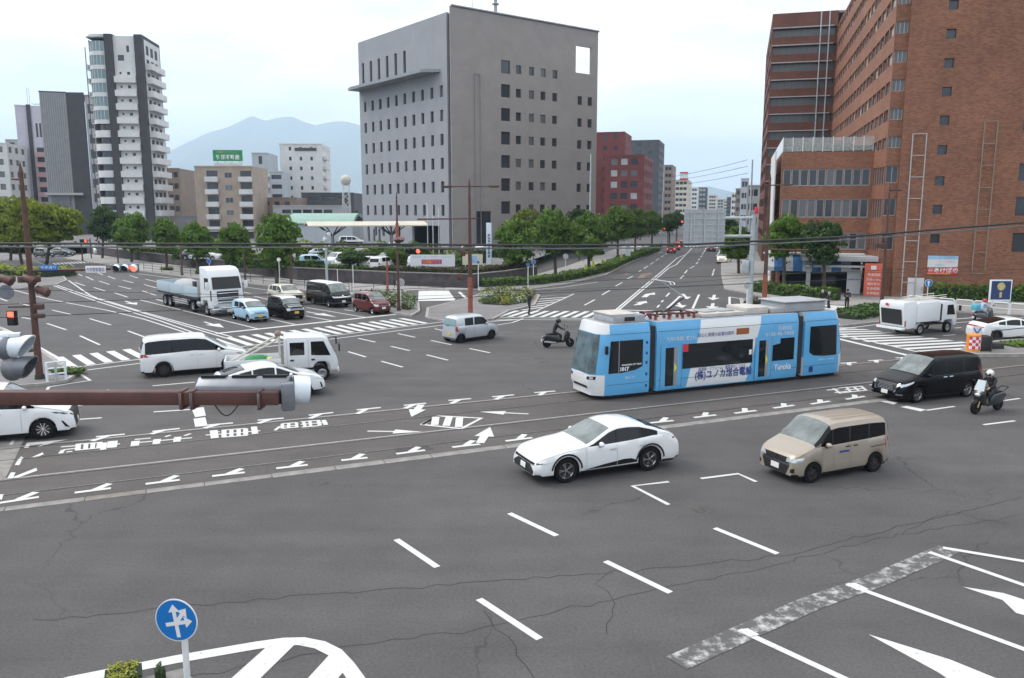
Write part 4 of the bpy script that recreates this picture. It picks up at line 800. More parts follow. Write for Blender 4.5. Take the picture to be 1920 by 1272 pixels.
# white stair block and white hotel
t, p_, d, i_, L, zt = block('white_stair_block', 'white block with open zigzag stairs right of the beige apartments', 477, 508, 287, 236, 86, 12, 'blue_grey_wall', 1, 4.2, 1.0, 2.2, mrg=.05)
for k in range(4): b = MB(); b.box(p_+d*(L/2+.4)-i_*.5+Vector((0, 0, 8+3*k)), (4.2, .9, 1.2), 'white_wall', R(4), Matrix.Rotation(R(4), 4, 'Z') @ Matrix.Rotation(R(-18), 4, 'Y')); b.build('stair_flight', t, world=True)
block('white_balcony_wing', 'low white wing with dark balcony slots beside the zigzag stair block', 508, 534, 322, 236, 86, 10, 'blue_grey_wall', 1, 2.7, 2.8, 1.2, mrg=.05)
t, p_, d, i_, L, zt = block('white_hotel_block', 'white slab hotel with few small windows under a roof slot in front of the mountain', 529, 607, 270, 252, 88, 14, 'white_wall', 3, 2.9, .75, 1.1, 'R')
b = MB(); b.box(p_+d*(L*.62)-i_*.05+Vector((0, 0, zt-1.6)), (L*.52, .2, .9), 'frame_dark', R(2)); b.build('roof_slot', t, world=True)
for k in range(7): b = MB(); b.box(p_+d*(L+.5)+i_*4+Vector((0, 0, 6+2.9*k)), (1.0, 5, 1.0), 'white_wall', R(2)); b.build('balcony', t, world=True)
block('black_low_shop', 'low black commercial building with flat roof under the mountain', 566, 664, 362, 215, 90, 18, 'slate_wall', 6, 3.2, 1.4, .8)
block('brick_low_house', 'low brown brick house with white trim behind the trees', 482, 558, 371, 205, 90, 12, 'brown_wall', 3, 3.0, 1.2, 1.0)
block('grey_flat_hall', 'long low pale grey hall behind the green roofed annex', 512, 640, 386, 196, 90, 12, 'grey_wall', 5, 3.0, 2.4, .9)
t, p_, d, i_, L, zt = block('green_roofed_annex', 'blue grey annex with curved pale green metal roof left of the grey office block', 540, 660, 417, 160, 90, 12, 'blue_grey_wall', 5, 2.9, 1.6, 1.1, 'L', z0=0, parapet=False, glass=('glass_blind',))
b = MB(); prof = [(-.5, zt-.2), (.5, zt+.55), (2.5, zt+1.3), (5, zt+1.7), (8, zt+1.6), (12.4, zt+.4), (12.4, zt+.2), (5, zt+1.3), (-.4, zt-.4)]
n = len(prof); b.add([p_+d*t_+i_*v+Vector((0, 0, w)) for t_ in (-.3, L+.3) for v, w in prof], [tuple(range(n)), tuple(range(2*n-1, n-1, -1))]+[(i, (i+1) % n, n+(i+1) % n, n+i) for i in range(n)], 'green_roof'); b.build('curved_roof', t, world=True)
lt = thing('lattice_mast', 'slim pale lattice mast standing beside the black low shop', 'mast', V2(AT(650, 393, 205))); b = MB(); c_ = V2(AT(650, 393, 205))
for s in ((-.9, -.9), (.9, -.9), (.9, .9), (-.9, .9)): b.tube(c_+Vector((s[0], s[1], 0)), c_+Vector((s[0]*.8, s[1]*.8, 14)), .1, m='white_wall', n=6)
for k in range(7):
    z = k*2; b.tube(c_+Vector((-.9, -.9, z)), c_+Vector((.85, -.85, z+2)), .06, m='white_wall', n=5); b.tube(c_+Vector((.9, -.9, z)), c_+Vector((-.85, -.85, z+2)), .06, m='white_wall', n=5)
b.build('lattice', lt, world=True); b = MB(); b.ball(c_+Vector((0, 0, 15)), 1.3, 'cream_wall'); b.build('tank', lt, world=True, smooth=True)
# ---- avenue, left side
block('red_tile_tower', 'tall plain dark red tiled block right behind the grey office block', 1116, 1169, 249, 262, VA, 16, 'tile_red', 2, 3.2, 1.2, 1.4, 'R', sidecols=2)
block('red_tile_building', 'dark red tiled building with white curtained windows along the avenue', 1132, 1206, 292, 246, VA, 24, 'tile_red', 3, 3.3, 2.0, 1.9, 'R', ('glass_win', 'glass_blind', 'blind'), sidecols=5)
block('charcoal_avenue_tower', 'tall charcoal apartment tower behind the red tiled building', 1180, 1233, 264, 330, VA, 22, 'slate_wall', 2, 3.1, 1.6, 1.4, 'R', sidecols=5)
block('grey_avenue_block', 'grey brown apartment block following the charcoal tower on the avenue', 1243, 1259, 310, 390, VA, 20, 'brown_wall', 2, 3.1, 1.6, 1.4, 'R', sidecols=4)
t, p_, d, i_, L, zt = block('cream_avenue_block', 'cream apartment block with white and red rooftop sign on the avenue', 1262, 1290, 338, 470, VA, 28, 'cream_wall', 3, 3.1, 1.8, 1.5, 'R', sidecols=5)
rs2 = thing('tall_roof_sign', 'upright white and red sign on the cream avenue block roof', 'sign', p_+d*5+Vector((0, 0, zt))); b = MB(); b.box(p_+d*5.5-i_*.1+Vector((0, 0, zt+2.2)), (4.6, 1, 4.4), 'banner_white', R(-15.5)); b.build('board', rs2, world=True)
for z in (.5, 4.0): b = MB(); b.box(p_+d*5.5-i_*.64+Vector((0, 0, zt+z)), (4.4, .1, .9), 'banner_red', R(-15.5)); b.build('red_band', rs2, world=True)
block('white_avenue_block', 'white and charcoal slab far down the avenue on its left side', 1295, 1307, 352, 600, VA, 20, 'white_wall', 2, 3.1, 2, 1.5, 'R', sidecols=3)
block('charcoal_far_slab', 'charcoal slab with pale windows far down the avenue', 1308, 1324, 352, 620, VA, 20, 'slate_wall', 2, 3.4, 2.6, 1.8, 'R', ('blind',), sidecols=3)
block('tan_far_block', 'tan block far down the avenue beyond the charcoal slab', 1327, 1343, 366, 800, VA, 40, 'cream_wall', 3, 3.4, 2.6, 1.8, 'R', sidecols=3)
block('pale_far_block', 'pale block closing the far end of the avenue', 1342, 1364, 374, 1000, VA, 40, 'grey_wall', 3, 3.6, 3, 2, 'R', sidecols=3)
# ---- avenue, right side
for nm, lb_, x0, x1, yt, Y, wl_, c_ in (('grey_shop_house', 'grey shop house next to the brick hotel on the avenue', 1399, 1423, 348, 190, 'grey_wall', 2), ('blue_glass_block', 'blue grey block standing behind a utility pole on the right of the avenue', 1387, 1402, 335, 240, 'blue_grey_wall', 2), ('brown_shop_block', 'brown block on the right of the avenue further on', 1378, 1392, 354, 330, 'brown_wall', 2), ('white_shop_block', 'small white block on the right of the avenue far on', 1370, 1382, 362, 450, 'white_wall', 2), ('slate_shop_block', 'slate block near the far end of the avenue on the right', 1362, 1373, 370, 640, 'slate_wall', 2), ('cream_shop_block', 'cream block at the far end of the avenue on the right', 1356, 1364, 376, 850, 'cream_wall', 2)):
    block(nm, lb_, x0, x1, yt, Y, VA, 18, wl_, c_, 3.2, 1.6, 1.5, 'L', sidecols=3)
# ---- mountain
mat('mountain', (.055, .085, .06), .95, var=.3, scale=.0015)
ridge = [(150, 393), (250, 372), (300, 300), (324, 282), (350, 268), (390, 250), (425, 240), (450, 229), (472, 218), (498, 227), (520, 222), (545, 219), (562, 226), (590, 236), (622, 229), (648, 228), (672, 235), (720, 262), (780, 290), (850, 318), (950, 350), (1080, 374), (1250, 386), (1400, 392)]
b = MB(); cols = []; random.seed(11)
def rz_(x):
    for (a, ya), (c, yc) in zip(ridge, ridge[1:]):
        if a <= x <= c: return ya+(yc-ya)*(x-a)/(c-a)
nx = 150; vs_ = []; fs = []; ny = 14
for i in range(nx+1):
    x = 150+(1400-150)*i/nx; top = AT(x, rz_(x)-1.0*random.random(), 9000)
    for j in range(ny):
        t = j/(ny-1); Y = 9000-3600*(1-t); sp = t**1.35; f = 1+.05*math.sin(i*.9+3*t)*(1-t)+.05*math.sin(i*.37)*(1-t); z = max(-1, (top.z)*min(1, sp*(f if t < 1 else 1))); vs_.append((top.x*(1+.03*math.sin(j+i*.3)*(1-t)), Y, z-(1-t)*3))
    vs_.append((top.x, 12000, -2))
m_ = ny+1
for i in range(nx):
    for j in range(m_-1): fs.append((i*m_+j, (i+1)*m_+j, (i+1)*m_+j+1, i*m_+j+1))
b.add(vs_, fs, 'mountain'); struct(b.build('mountain', smooth=True))
# low far hill at the end of the avenue
b = MB(); pts = [(1100, 392), (1200, 372), (1280, 352), (1330, 350), (1380, 362), (1500, 378), (1700, 391)]; vs_ = []
for x, y in pts: q = AT(x, y, 7000); vs_ += [(q.x, 7000, q.z), (q.x, 6200, -2), (q.x, 8200, -2)]
fs = []
for i in range(len(pts)-1): fs += [(3*i, 3*i+1, 3*i+4, 3*i+3), (3*i, 3*i+3, 3*i+5, 3*i+2)]
b.add(vs_, fs, 'mountain'); struct(b.build('hill', smooth=True))
# ---- the air
m = bpy.data.materials.new('haze'); m.use_nodes = True; N, Lk = nodes(m); N.clear(); o = N.new('ShaderNodeOutputMaterial'); pv = N.new('ShaderNodeVolumePrincipled')
pv.inputs['Color'].default_value = (.68, .835, 1.0, 1); pv.inputs['Density'].default_value = .00017; pv.inputs['Anisotropy'].default_value = .2; Lk.new(pv.outputs[0], o.inputs['Volume']); MATS['haze'] = m
b = MB(); b.b2((-13600, -10600, -1.2), (13600, 16600, 1150), 'haze'); hzo = b.build('haze'); hzo['kind'] = 'stuff'
# ================================================================ planting
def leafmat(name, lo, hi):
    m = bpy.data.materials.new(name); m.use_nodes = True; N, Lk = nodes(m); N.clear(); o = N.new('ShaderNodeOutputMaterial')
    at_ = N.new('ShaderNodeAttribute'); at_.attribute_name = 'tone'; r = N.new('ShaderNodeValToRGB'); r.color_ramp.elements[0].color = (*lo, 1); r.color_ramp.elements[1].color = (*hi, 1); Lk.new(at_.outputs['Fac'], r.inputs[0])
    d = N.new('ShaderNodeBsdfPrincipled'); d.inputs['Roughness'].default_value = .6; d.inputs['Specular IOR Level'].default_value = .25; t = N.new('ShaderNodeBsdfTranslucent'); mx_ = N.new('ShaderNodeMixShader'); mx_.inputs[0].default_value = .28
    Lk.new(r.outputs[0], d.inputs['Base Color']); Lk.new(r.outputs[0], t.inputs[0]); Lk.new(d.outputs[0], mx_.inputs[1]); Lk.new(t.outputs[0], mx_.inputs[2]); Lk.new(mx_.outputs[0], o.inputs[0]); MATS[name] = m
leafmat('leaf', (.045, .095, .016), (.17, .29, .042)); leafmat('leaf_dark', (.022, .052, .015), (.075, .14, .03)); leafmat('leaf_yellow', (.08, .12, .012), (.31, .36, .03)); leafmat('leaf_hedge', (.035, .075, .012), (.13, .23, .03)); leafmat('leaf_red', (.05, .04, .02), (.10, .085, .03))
leafmat('petal_white', (.30, .36, .22), (.62, .66, .55)); leafmat('petal_yellow', (.16, .2, .03), (.42, .42, .06)); leafmat('grass', (.05, .10, .015), (.13, .22, .03)); leafmat('leaf_sage', (.06, .085, .04), (.16, .18, .10))
mat('bark', (.075, .058, .046), .9, var=.3, scale=5, bump=.4)
class Leaves:
    def __init__(s): s.v = []; s.f = []; s.t = []
    def leaf(s, c, n, r, tone):
        n = Vector(n); u = n.orthogonal().normalized(); a = random.random()*6.283; u = u*math.cos(a)+n.normalized().cross(u)*math.sin(a); w = n.normalized().cross(u); o = len(s.v)
        s.v += [c-u*r, c+w*r*.55, c+u*r, c-w*r*.55]; s.f.append((o, o+1, o+2, o+3)); s.t.append(max(0, min(1, tone)))
    def build(s, name, m, parent=None, world=False):
        me = bpy.data.meshes.new(name); iv = MW(parent).inverted() if world and parent else None
        me.from_pydata([tuple(iv @ q) if iv else tuple(q) for q in s.v], [], s.f); me.materials.append(MATS[m]); at_ = me.attributes.new('tone', 'FLOAT', 'FACE'); at_.data.foreach_set('value', s.t)
        return link(name, me, parent) if name else me
def rdir():
    z = random.uniform(-1, 1); a = random.random()*6.283; r = math.sqrt(1-z*z); return Vector((r*math.cos(a), r*math.sin(a), z))
def crown(rx, rz, nclump, nleaf, lr, seed, lumpy=.3, flat=.35):
    random.seed(seed); L = Leaves()
    for k in range(nclump):
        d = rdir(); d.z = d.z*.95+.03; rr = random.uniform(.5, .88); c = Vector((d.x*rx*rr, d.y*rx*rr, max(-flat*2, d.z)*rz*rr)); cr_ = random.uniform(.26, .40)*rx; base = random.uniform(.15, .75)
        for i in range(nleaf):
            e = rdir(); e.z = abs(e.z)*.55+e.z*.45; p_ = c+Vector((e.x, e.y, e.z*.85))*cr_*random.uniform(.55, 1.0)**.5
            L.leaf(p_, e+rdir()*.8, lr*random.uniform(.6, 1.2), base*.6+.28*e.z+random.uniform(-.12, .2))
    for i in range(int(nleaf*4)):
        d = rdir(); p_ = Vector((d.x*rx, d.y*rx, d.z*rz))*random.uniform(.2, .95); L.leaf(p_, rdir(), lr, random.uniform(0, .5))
    return L
CR = {}
def crown_mesh(kind, var):
    k = (kind, var)
    if k not in CR:
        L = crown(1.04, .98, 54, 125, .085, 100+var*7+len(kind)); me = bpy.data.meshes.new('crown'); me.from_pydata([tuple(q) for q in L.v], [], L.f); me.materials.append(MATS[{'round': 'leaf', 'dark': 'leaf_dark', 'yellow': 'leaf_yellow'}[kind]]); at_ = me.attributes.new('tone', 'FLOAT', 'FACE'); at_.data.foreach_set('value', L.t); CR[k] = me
    return CR[k]
def tree(label, px, x0, x1, ytop, kind='round', z=0., group=None, squash=1., stem=.16, name='camphor_tree'):
    b0 = G(px[0], px[1], z); Y = b0.y; mp_ = Y/FPX; rx = (x1-x0)/2*mp_; top = AT(px[0], ytop, Y).z; cx_ = AT((x0+x1)/2, 393, Y).x
    H_ = top-z; ch = min(H_*(1-stem)/2, rx*1.4)*squash; t = thing(name, label, 'tree', b0, random.random()*6.28, group)
    t.rotation_euler = (0, 0, 0); ROOT[t] = Matrix.Translation(b0)
    b = MB(); cc_ = Vector((cx_-b0.x, 0, H_-ch*1.13)); r0 = .14+.03*rx
    b.tube((0, 0, -.05), (cc_.x*.4, 0, (H_-ch)*.6), r0, r0*.75, 'bark', 8); b.tube((cc_.x*.4, 0, (H_-ch)*.6), cc_, r0*.75, r0*.4, 'bark', 8)
    for k in range(5):
        a = k*1.257+random.random(); b.tube((cc_.x*.5, 0, (H_-ch)*.65), cc_+Vector((math.cos(a)*rx*.6, math.sin(a)*rx*.6, ch*random.uniform(-.1, .5))), r0*.45, r0*.12, 'bark', 6)
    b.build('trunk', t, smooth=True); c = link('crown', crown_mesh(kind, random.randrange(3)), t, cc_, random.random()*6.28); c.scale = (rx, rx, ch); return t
random.seed(21)
AVG = 'clipped trees along the avenue sidewalk'
for i, (bx, by, x0, x1, yt, lb) in enumerate([(968, 526, 929, 1009, 405, 'round clipped tree first in the avenue row beside the white pylon sign'), (1042, 520, 1000, 1072, 385, 'round clipped tree second in the avenue row behind the hedge'), (1104, 510, 1067, 1141, 390, 'round clipped tree third in the avenue row near the yellow flags'), (1158, 492, 1132, 1186, 381, 'round clipped tree fourth in the avenue row'), (1190, 481, 1172, 1216, 388, 'round clipped tree fifth in the avenue row'), (1222, 469, 1204, 1243, 390, 'round clipped tree sixth in the avenue row')]): tree(lb, (bx, by), x0, x1, yt, 'round', group=AVG)
for i, (bx, by, x0, x1, yt, k, lb) in enumerate([(192, 486, 168, 224, 379, 'dark', 'dark green street tree in front of the charcoal stripes of the apartment tower'), (247, 493, 212, 277, 393, 'round', 'round street tree next to the dark green one on the far sidewalk'), (313, 509, 282, 334, 405, 'round', 'small round street tree on the far sidewalk behind the truck bed'), (370, 514, 339, 397, 411, 'round', 'round street tree behind the long truck'), (432, 521, 402, 463, 412, 'round', 'round street tree in front of the beige apartments'), (519, 534, 475, 560, 395, 'round', 'largest street tree beside the green roofed annex'), (1385, 515, 1358, 1412, 420, 'round', 'street tree on the right of the avenue behind the grey gantry pole'), (1470, 553, 1436, 1506, 395, 'round', 'street tree before the striped shop awning'), (1546, 558, 1508, 1580, 403, 'dark', 'dark street tree before the hotel porch')]): tree(lb, (bx, by), x0, x1, yt, k, group='street trees on the sidewalks')
for i, (bx, by, x0, x1, yt, lb) in enumerate([(-30, 492, -75, 30, 366, 'yellow green median tree furthest left'), (20, 490, -8, 62, 357, 'yellow green median tree left of the brown signal pole'), (55, 500, 22, 104, 361, 'yellow green median tree behind the brown signal pole'), (87, 497, 62, 150, 372, 'yellow green median tree overhanging the road at the median end'), (42, 498, -20, 60, 385, 'low yellow green median tree under the taller crowns')]): tree(lb, (bx, by), x0, x1, yt, 'yellow', group='median trees', squash=1.05, stem=.28)
for i, (bx, by, x0, x1, yt, lb) in enumerate([(1255, 463, 1240, 1272, 395, 'far tree on the left of the avenue by the red signal'), (1268, 458, 1258, 1284, 393, 'farther tree on the left of the avenue beyond the red cars'), (1362, 462, 1350, 1384, 400, 'far tree on the right of the avenue behind the sign gantry'), (1372, 480, 1352, 1396, 430, 'bushy tree on the right of the avenue')]): tree(lb, (bx, by), x0, x1, yt, 'dark', group='far avenue trees')
for i, (bx, by, x0, x1, yt, k, lb) in enumerate([(983, 470, 955, 1012, 383, 'yellow', 'loose yellowish tree against the grey office block wall'), (1090, 468, 1060, 1120, 386, 'dark', 'dark tree behind the avenue row by the office block'), (843, 452, 836, 858, 423, 'yellow', 'small garden tree at the office block corner'), (668, 448, 655, 680, 394, 'dark', 'dark tree between annex and office block'), (780, 492, 762, 802, 458, 'round', 'garden shrub tree in the car park'), (735, 505, 718, 766, 462, 'round', 'flowering shrub tree on the car park bank by the brown lamp post'), (655, 507, 632, 684, 468, 'dark', 'scraggy shrub on the car park bank before the white cars')]): tree(lb, (bx, by), x0, x1, yt, k, z=LOTZ, stem=.2)
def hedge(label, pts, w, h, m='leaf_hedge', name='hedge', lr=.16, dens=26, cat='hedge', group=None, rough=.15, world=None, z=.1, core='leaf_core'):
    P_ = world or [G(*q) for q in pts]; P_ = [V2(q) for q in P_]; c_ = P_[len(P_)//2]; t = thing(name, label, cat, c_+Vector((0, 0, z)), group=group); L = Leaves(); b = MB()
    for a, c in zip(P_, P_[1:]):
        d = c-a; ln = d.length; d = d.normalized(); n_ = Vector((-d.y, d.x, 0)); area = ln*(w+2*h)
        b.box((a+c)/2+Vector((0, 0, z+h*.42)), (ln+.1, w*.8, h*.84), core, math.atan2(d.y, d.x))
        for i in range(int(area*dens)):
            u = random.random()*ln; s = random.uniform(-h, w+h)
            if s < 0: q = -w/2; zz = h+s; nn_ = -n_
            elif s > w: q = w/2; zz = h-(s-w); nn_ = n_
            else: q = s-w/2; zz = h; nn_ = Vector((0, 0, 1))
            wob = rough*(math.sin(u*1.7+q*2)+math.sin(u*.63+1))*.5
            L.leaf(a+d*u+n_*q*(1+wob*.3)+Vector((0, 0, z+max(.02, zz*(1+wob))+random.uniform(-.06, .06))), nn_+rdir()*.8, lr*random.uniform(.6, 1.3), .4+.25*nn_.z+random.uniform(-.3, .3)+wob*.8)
    b.build('dark_core', t, world=True); L.build('foliage', m, t, True); return t  # first mesh is a solid dark green core box behind the leaves
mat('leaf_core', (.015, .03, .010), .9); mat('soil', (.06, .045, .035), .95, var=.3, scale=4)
hedge('long clipped green hedge between slip lane and avenue', [(900, 540), (998, 536), (1066, 526), (1130, 511), (1166, 494), (1230, 469.5)], 2.0, .75, dens=22)
hedge('green hedge in front of the striped awning', [(1420, 549), (1480, 558.5), (1530, 563.5), (1572, 566)], 1.4, .95, dens=30)
hedge('long hedge along the foot of the brick hotel', None, 1.3, 1.25, world=[BP+vd*.9-ud*1.3, BP+vd*8-ud*1.3, BP+vd*16-ud*1.3], dens=34)
hedge('low reddish ground cover on the island by the garbage truck', [(1580, 601), (1610, 594), (1650, 586), (1672, 583)], 2.6, .35, 'leaf_dark', dens=34, cat='ground cover', rough=.4)
hedge('dry reddish planting around the gantry pole', [(1398, 572), (1440, 574), (1490, 582), (1545, 588)], 1.4, .3, 'leaf_red', dens=30, cat='planting', rough=.5)
hedge('grassy hedge growing on the median under the yellow green trees', [(-300, 512), (0, 515), (70, 518), (114, 520)], 5.0, .75, 'leaf_yellow', dens=8, lr=.24, rough=.35)
hedge('dark red green hedge on the car park wall beside the white pylon sign', None, 1.6, .6, 'leaf_red', world=[G(1000, 521)+Vector((0, 1.5, 0)), G(885, 540)+Vector((0, 2.0, 0)), G(800, 537)+Vector((0, 2, 0)), G(700, 533)+Vector((0, 2, 0))], z=LOTZ, dens=26)
hedge('low green hedge on the car park wall behind the van', None, 1.6, .5, 'leaf_hedge', world=[G(690, 533)+Vector((0, 2, 0)), G(560, 526)+Vector((0, 2, 0)), G(440, 511)+Vector((0, 2, 0)), G(330, 498)+Vector((0, 2, 0))], z=LOTZ, dens=20)
hedge('green car park hedge behind the first row of parked cars', None, 2.2, .9, 'leaf_hedge', world=[AT(560, 470, 100)*1.0, AT(760, 470, 99), AT(900, 470, 97)], z=LOTZ, dens=20)
for k, (xa, xb, Yh, m_, lb) in enumerate([(430, 600, 96, 'leaf_hedge', 'green car park hedge behind the largest street tree'), (600, 760, 108, 'leaf_hedge', 'green car park hedge in the middle of the lot'), (560, 700, 118, 'leaf_yellow', 'yellowish car park hedge near the annex'), (755, 905, 106, 'leaf_hedge', 'green car park hedge behind the campaign board'), (700, 830, 124, 'leaf_hedge', 'green hedge before the office block entrance'), (330, 470, 112, 'leaf_hedge', 'green hedge behind the small street trees'), (860, 960, 118, 'leaf_dark', 'dark hedge along the foot of the office block')]):
    hedge(lb, None, 2.4, 1.1+.25*(k % 3), m_, world=[AT(xa, 470, Yh), AT((xa+xb)/2, 470, Yh-1), AT(xb, 470, Yh-3)], z=LOTZ, dens=15, rough=.5, lr=.2)
hedge('yellow green hedge strip behind the street trees', None, 1.5, .9, 'leaf_yellow', world=[AT(250, 470, 128), AT(400, 470, 118), AT(480, 470, 108)], z=LOTZ, dens=18)
hedge('small bright shrub at the foot of the street tree by the truck', [(376, 516), (384, 516.5)], 1.4, .6, 'grass', dens=40, cat='shrub'); hedge('small shrub at the foot of the street tree left of the truck', [(308, 508), (318, 509)], 1.2, .35, 'leaf_yellow', dens=40, cat='shrub')
hedge('rough grass patch at the guard fence corner', [(118, 708), (140, 700)], 1.3, .18, 'grass', dens=70, lr=.12, cat='grass'); hedge('grass verge at the left kerb', [(-40, 640), (60, 664)], .9, .15, 'grass', dens=40, lr=.12, cat='grass'); hedge('strip of grass beside the tram stop fence', [(1890, 655), (1990, 648)], 1.4, .1, 'grass', dens=50, cat='grass', z=.18)
hedge('yellow leaved shrub at the foot of the blue arrow sign', [(205, 1302), (262, 1290)], .5, .16, 'petal_yellow', dens=900, lr=.035, cat='shrub', z=.2); hedge('small dark conifer in the planter below the blue arrow sign', [(299, 1296), (306, 1294)], .16, .22, 'leaf_dark', dens=1500, lr=.03, cat='shrub', z=.2)
hedge('tussock plants on the hotel terrace', None, 1.2, .8, 'leaf_sage', world=[pL+vd*1+ud*2, pL+vd*8+ud*2], z=13.2, dens=30, lr=.14, cat='plants', rough=.6)
def bed(label, px, seed, mixes, h=.45):
    random.seed(seed); P_ = [V2(G(*q)) for q in px]; I = inset(P_, .35); c_ = sum(I, Vector())/len(I); t = thing('flower_bed', label, 'flower bed', c_+Vector((0, 0, .13))); b = MB(); b.add([(q.x, q.y, .2) for q in I], [tuple(range(len(I)))], 'soil'); b.build('soil', t, world=True)
    xs = [q.x for q in I]; ys = [q.y for q in I]; Ls = {m_: Leaves() for m_ in mixes}; n = 0
    def inside(x, y):
        r = False; j = len(I)-1
        for i in range(len(I)):
            if (I[i].y > y) != (I[j].y > y) and x < (I[j].x-I[i].x)*(y-I[i].y)/(I[j].y-I[i].y)+I[i].x: r = not r
            j = i
        return r
    while n < 230:
        x, y = random.uniform(min(xs), max(xs)), random.uniform(min(ys), max(ys))
        if not inside(x, y): continue
        n += 1; m_ = random.choice(mixes); rr = random.uniform(.2, .42)
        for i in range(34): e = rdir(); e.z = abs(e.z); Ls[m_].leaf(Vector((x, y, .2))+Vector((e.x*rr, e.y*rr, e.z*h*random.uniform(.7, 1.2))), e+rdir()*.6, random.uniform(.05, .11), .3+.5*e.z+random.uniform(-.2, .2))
    for m_, L in Ls.items():
        if L.v: o = L.build({'petal_white': 'white_flowers', 'petal_yellow': 'yellow_flowers'}.get(m_, 'foliage'), m_, t, True)
bed('flower bed with white and yellow blossom beside the centre brown lamp pole', [(892, 562), (908, 549), (985, 546), (1008, 555), (1000, 569), (955, 577), (897, 574)], 5, ['petal_white', 'leaf_sage', 'petal_yellow', 'leaf_hedge', 'leaf_sage', 'leaf_red'])
bed('scruffy flower bed with pale blossom beside the dark red hatchback', [(655, 563), (705, 557), (758, 558), (783, 568), (784, 580), (771, 588), (742, 583), (695, 575)], 6, ['leaf_red', 'leaf_sage', 'leaf_hedge', 'petal_white', 'leaf_sage'], .6)
# ---- retaining wall and railings
mat('wall_dark', (.075, .066, .07), .9, var=.3, scale=1.2, bump=.2)
rw = thing('retaining_wall', 'dark concrete retaining wall holding up the car park', 'wall', V2(G(600, 530)))
wpts = [V2(G(x, y)) for x, y in WALLB]+[]
wpts = [V2(G(1005, 522)), V2(G(950, 533))]+wpts
for a, c in zip(wpts, wpts[1:]):
    d = c-a; n = max(1, int(d.length/2.6)); s = d.length/n; d = d.normalized()
    for i in range(n):
        b = MB(); b.box(a+d*(s*(i+.5))+Vector((0, 0, .66)), (s-.03, .3, 1.42), 'wall_dark', math.atan2(d.y, d.x)); b.build('wall_panel', rw, world=True)
    b = MB(); b.box((a+c)/2+Vector((0, 0, 1.42)), ((c-a).length, .42, .1), 'kerb_dark', math.atan2(d.y, d.x)); b.build('coping', rw, world=True)
def railing(name, label, P_, h, m, rails, step, r=.025, pr_=.03, group=None, cat='railing', z=.13):
    P_ = [V2(q) for q in P_]; t = thing(name, label, cat, P_[0]+Vector((0, 0, z)), group=group)
    for a, c in zip(P_, P_[1:]):
        d = c-a; n = max(1, round(d.length/step))
        for i in range(n+1): b = MB(); q = a+d*(i/n); b.tube(q+Vector((0, 0, z-.02)), q+Vector((0, 0, z+h)), pr_, m=m, n=6); b.build('post', t, world=True)
        for rh in rails: b = MB(); b.tube(a+Vector((0, 0, z+h*rh)), c+Vector((0, 0, z+h*rh)), r, m=m, n=6); b.build('rail', t, world=True)
    return t
railing('railing', 'thin dark railing along the far sidewalk behind the waiting cars', [G(x, y-1.2, .13) for x, y in [(270, 508), (358, 519), (470, 530), (600, 546), (655, 552)]], .95, 'dark_metal', (.35, .68, 1), 3.0)
railing('railing', 'thin dark railing along the slip lane before the retaining wall', [G(x, y, 0) for x, y in [(660, 548), (740, 542), (880, 546)]], .9, 'dark_metal', (.5, 1), 3.0, z=.0)
railing('handrail', 'black handrail on the tram stop island', [G(1857, 660, .18), G(1960, 648, .18)], 1.15, 'dark_metal', (.6, 1), 3.4, .03, .035, z=.18)
gr = thing('guard_rail', 'white tubular guard rail along the hotel pavement', 'guard rail', V2(G(1800, 588)))
gp = [V2(G(x, y, .13)) for x, y in ((1700, 574), (1790, 582), (1860, 587.5), (1925, 593), (1990, 599))]
for a, c in zip(gp, gp[1:]):
    n = 2; d = (c-a)/n
    for i in range(n):
        p0_, p1_ = a+d*i+d*.04, a+d*(i+1)-d*.04; b = MB(); z0, z1 = .13, .98
        b.path([p0_+Vector((0, 0, z0)), p0_+Vector((0, 0, z1-.12)), p0_+d*.04+Vector((0, 0, z1)), p1_-d*.04+Vector((0, 0, z1)), p1_+Vector((0, 0, z1-.12)), p1_+Vector((0, 0, z0))], .05, 'white_pole', 8); b.tube(p0_+Vector((0, 0, .55)), p1_+Vector((0, 0, .55)), .03, m='white_pole'); b.build('rail_panel', gr, world=True)
wf = thing('guard_fence', 'short white guard fence at the left corner beside the brown signal pole', 'fence', V2(G(100, 712)))
fp = [V2(G(x, y, .13)) for x, y in ((89, 716), (106, 714), (124, 712))]
for a, c in zip(fp, fp[1:]):
    for q in (a, c): b = MB(); b.tube(q+Vector((0, 0, .1)), q+Vector((0, 0, 1.0)), .055, m='white_shell'); b.build('post', wf, world=True)
    for z in (.35, .62, .9): b = MB(); b.tube(a+Vector((0, 0, z+.1)), c+Vector((0, 0, z+.1)), .04, m='white_shell'); b.build('rail', wf, world=True)
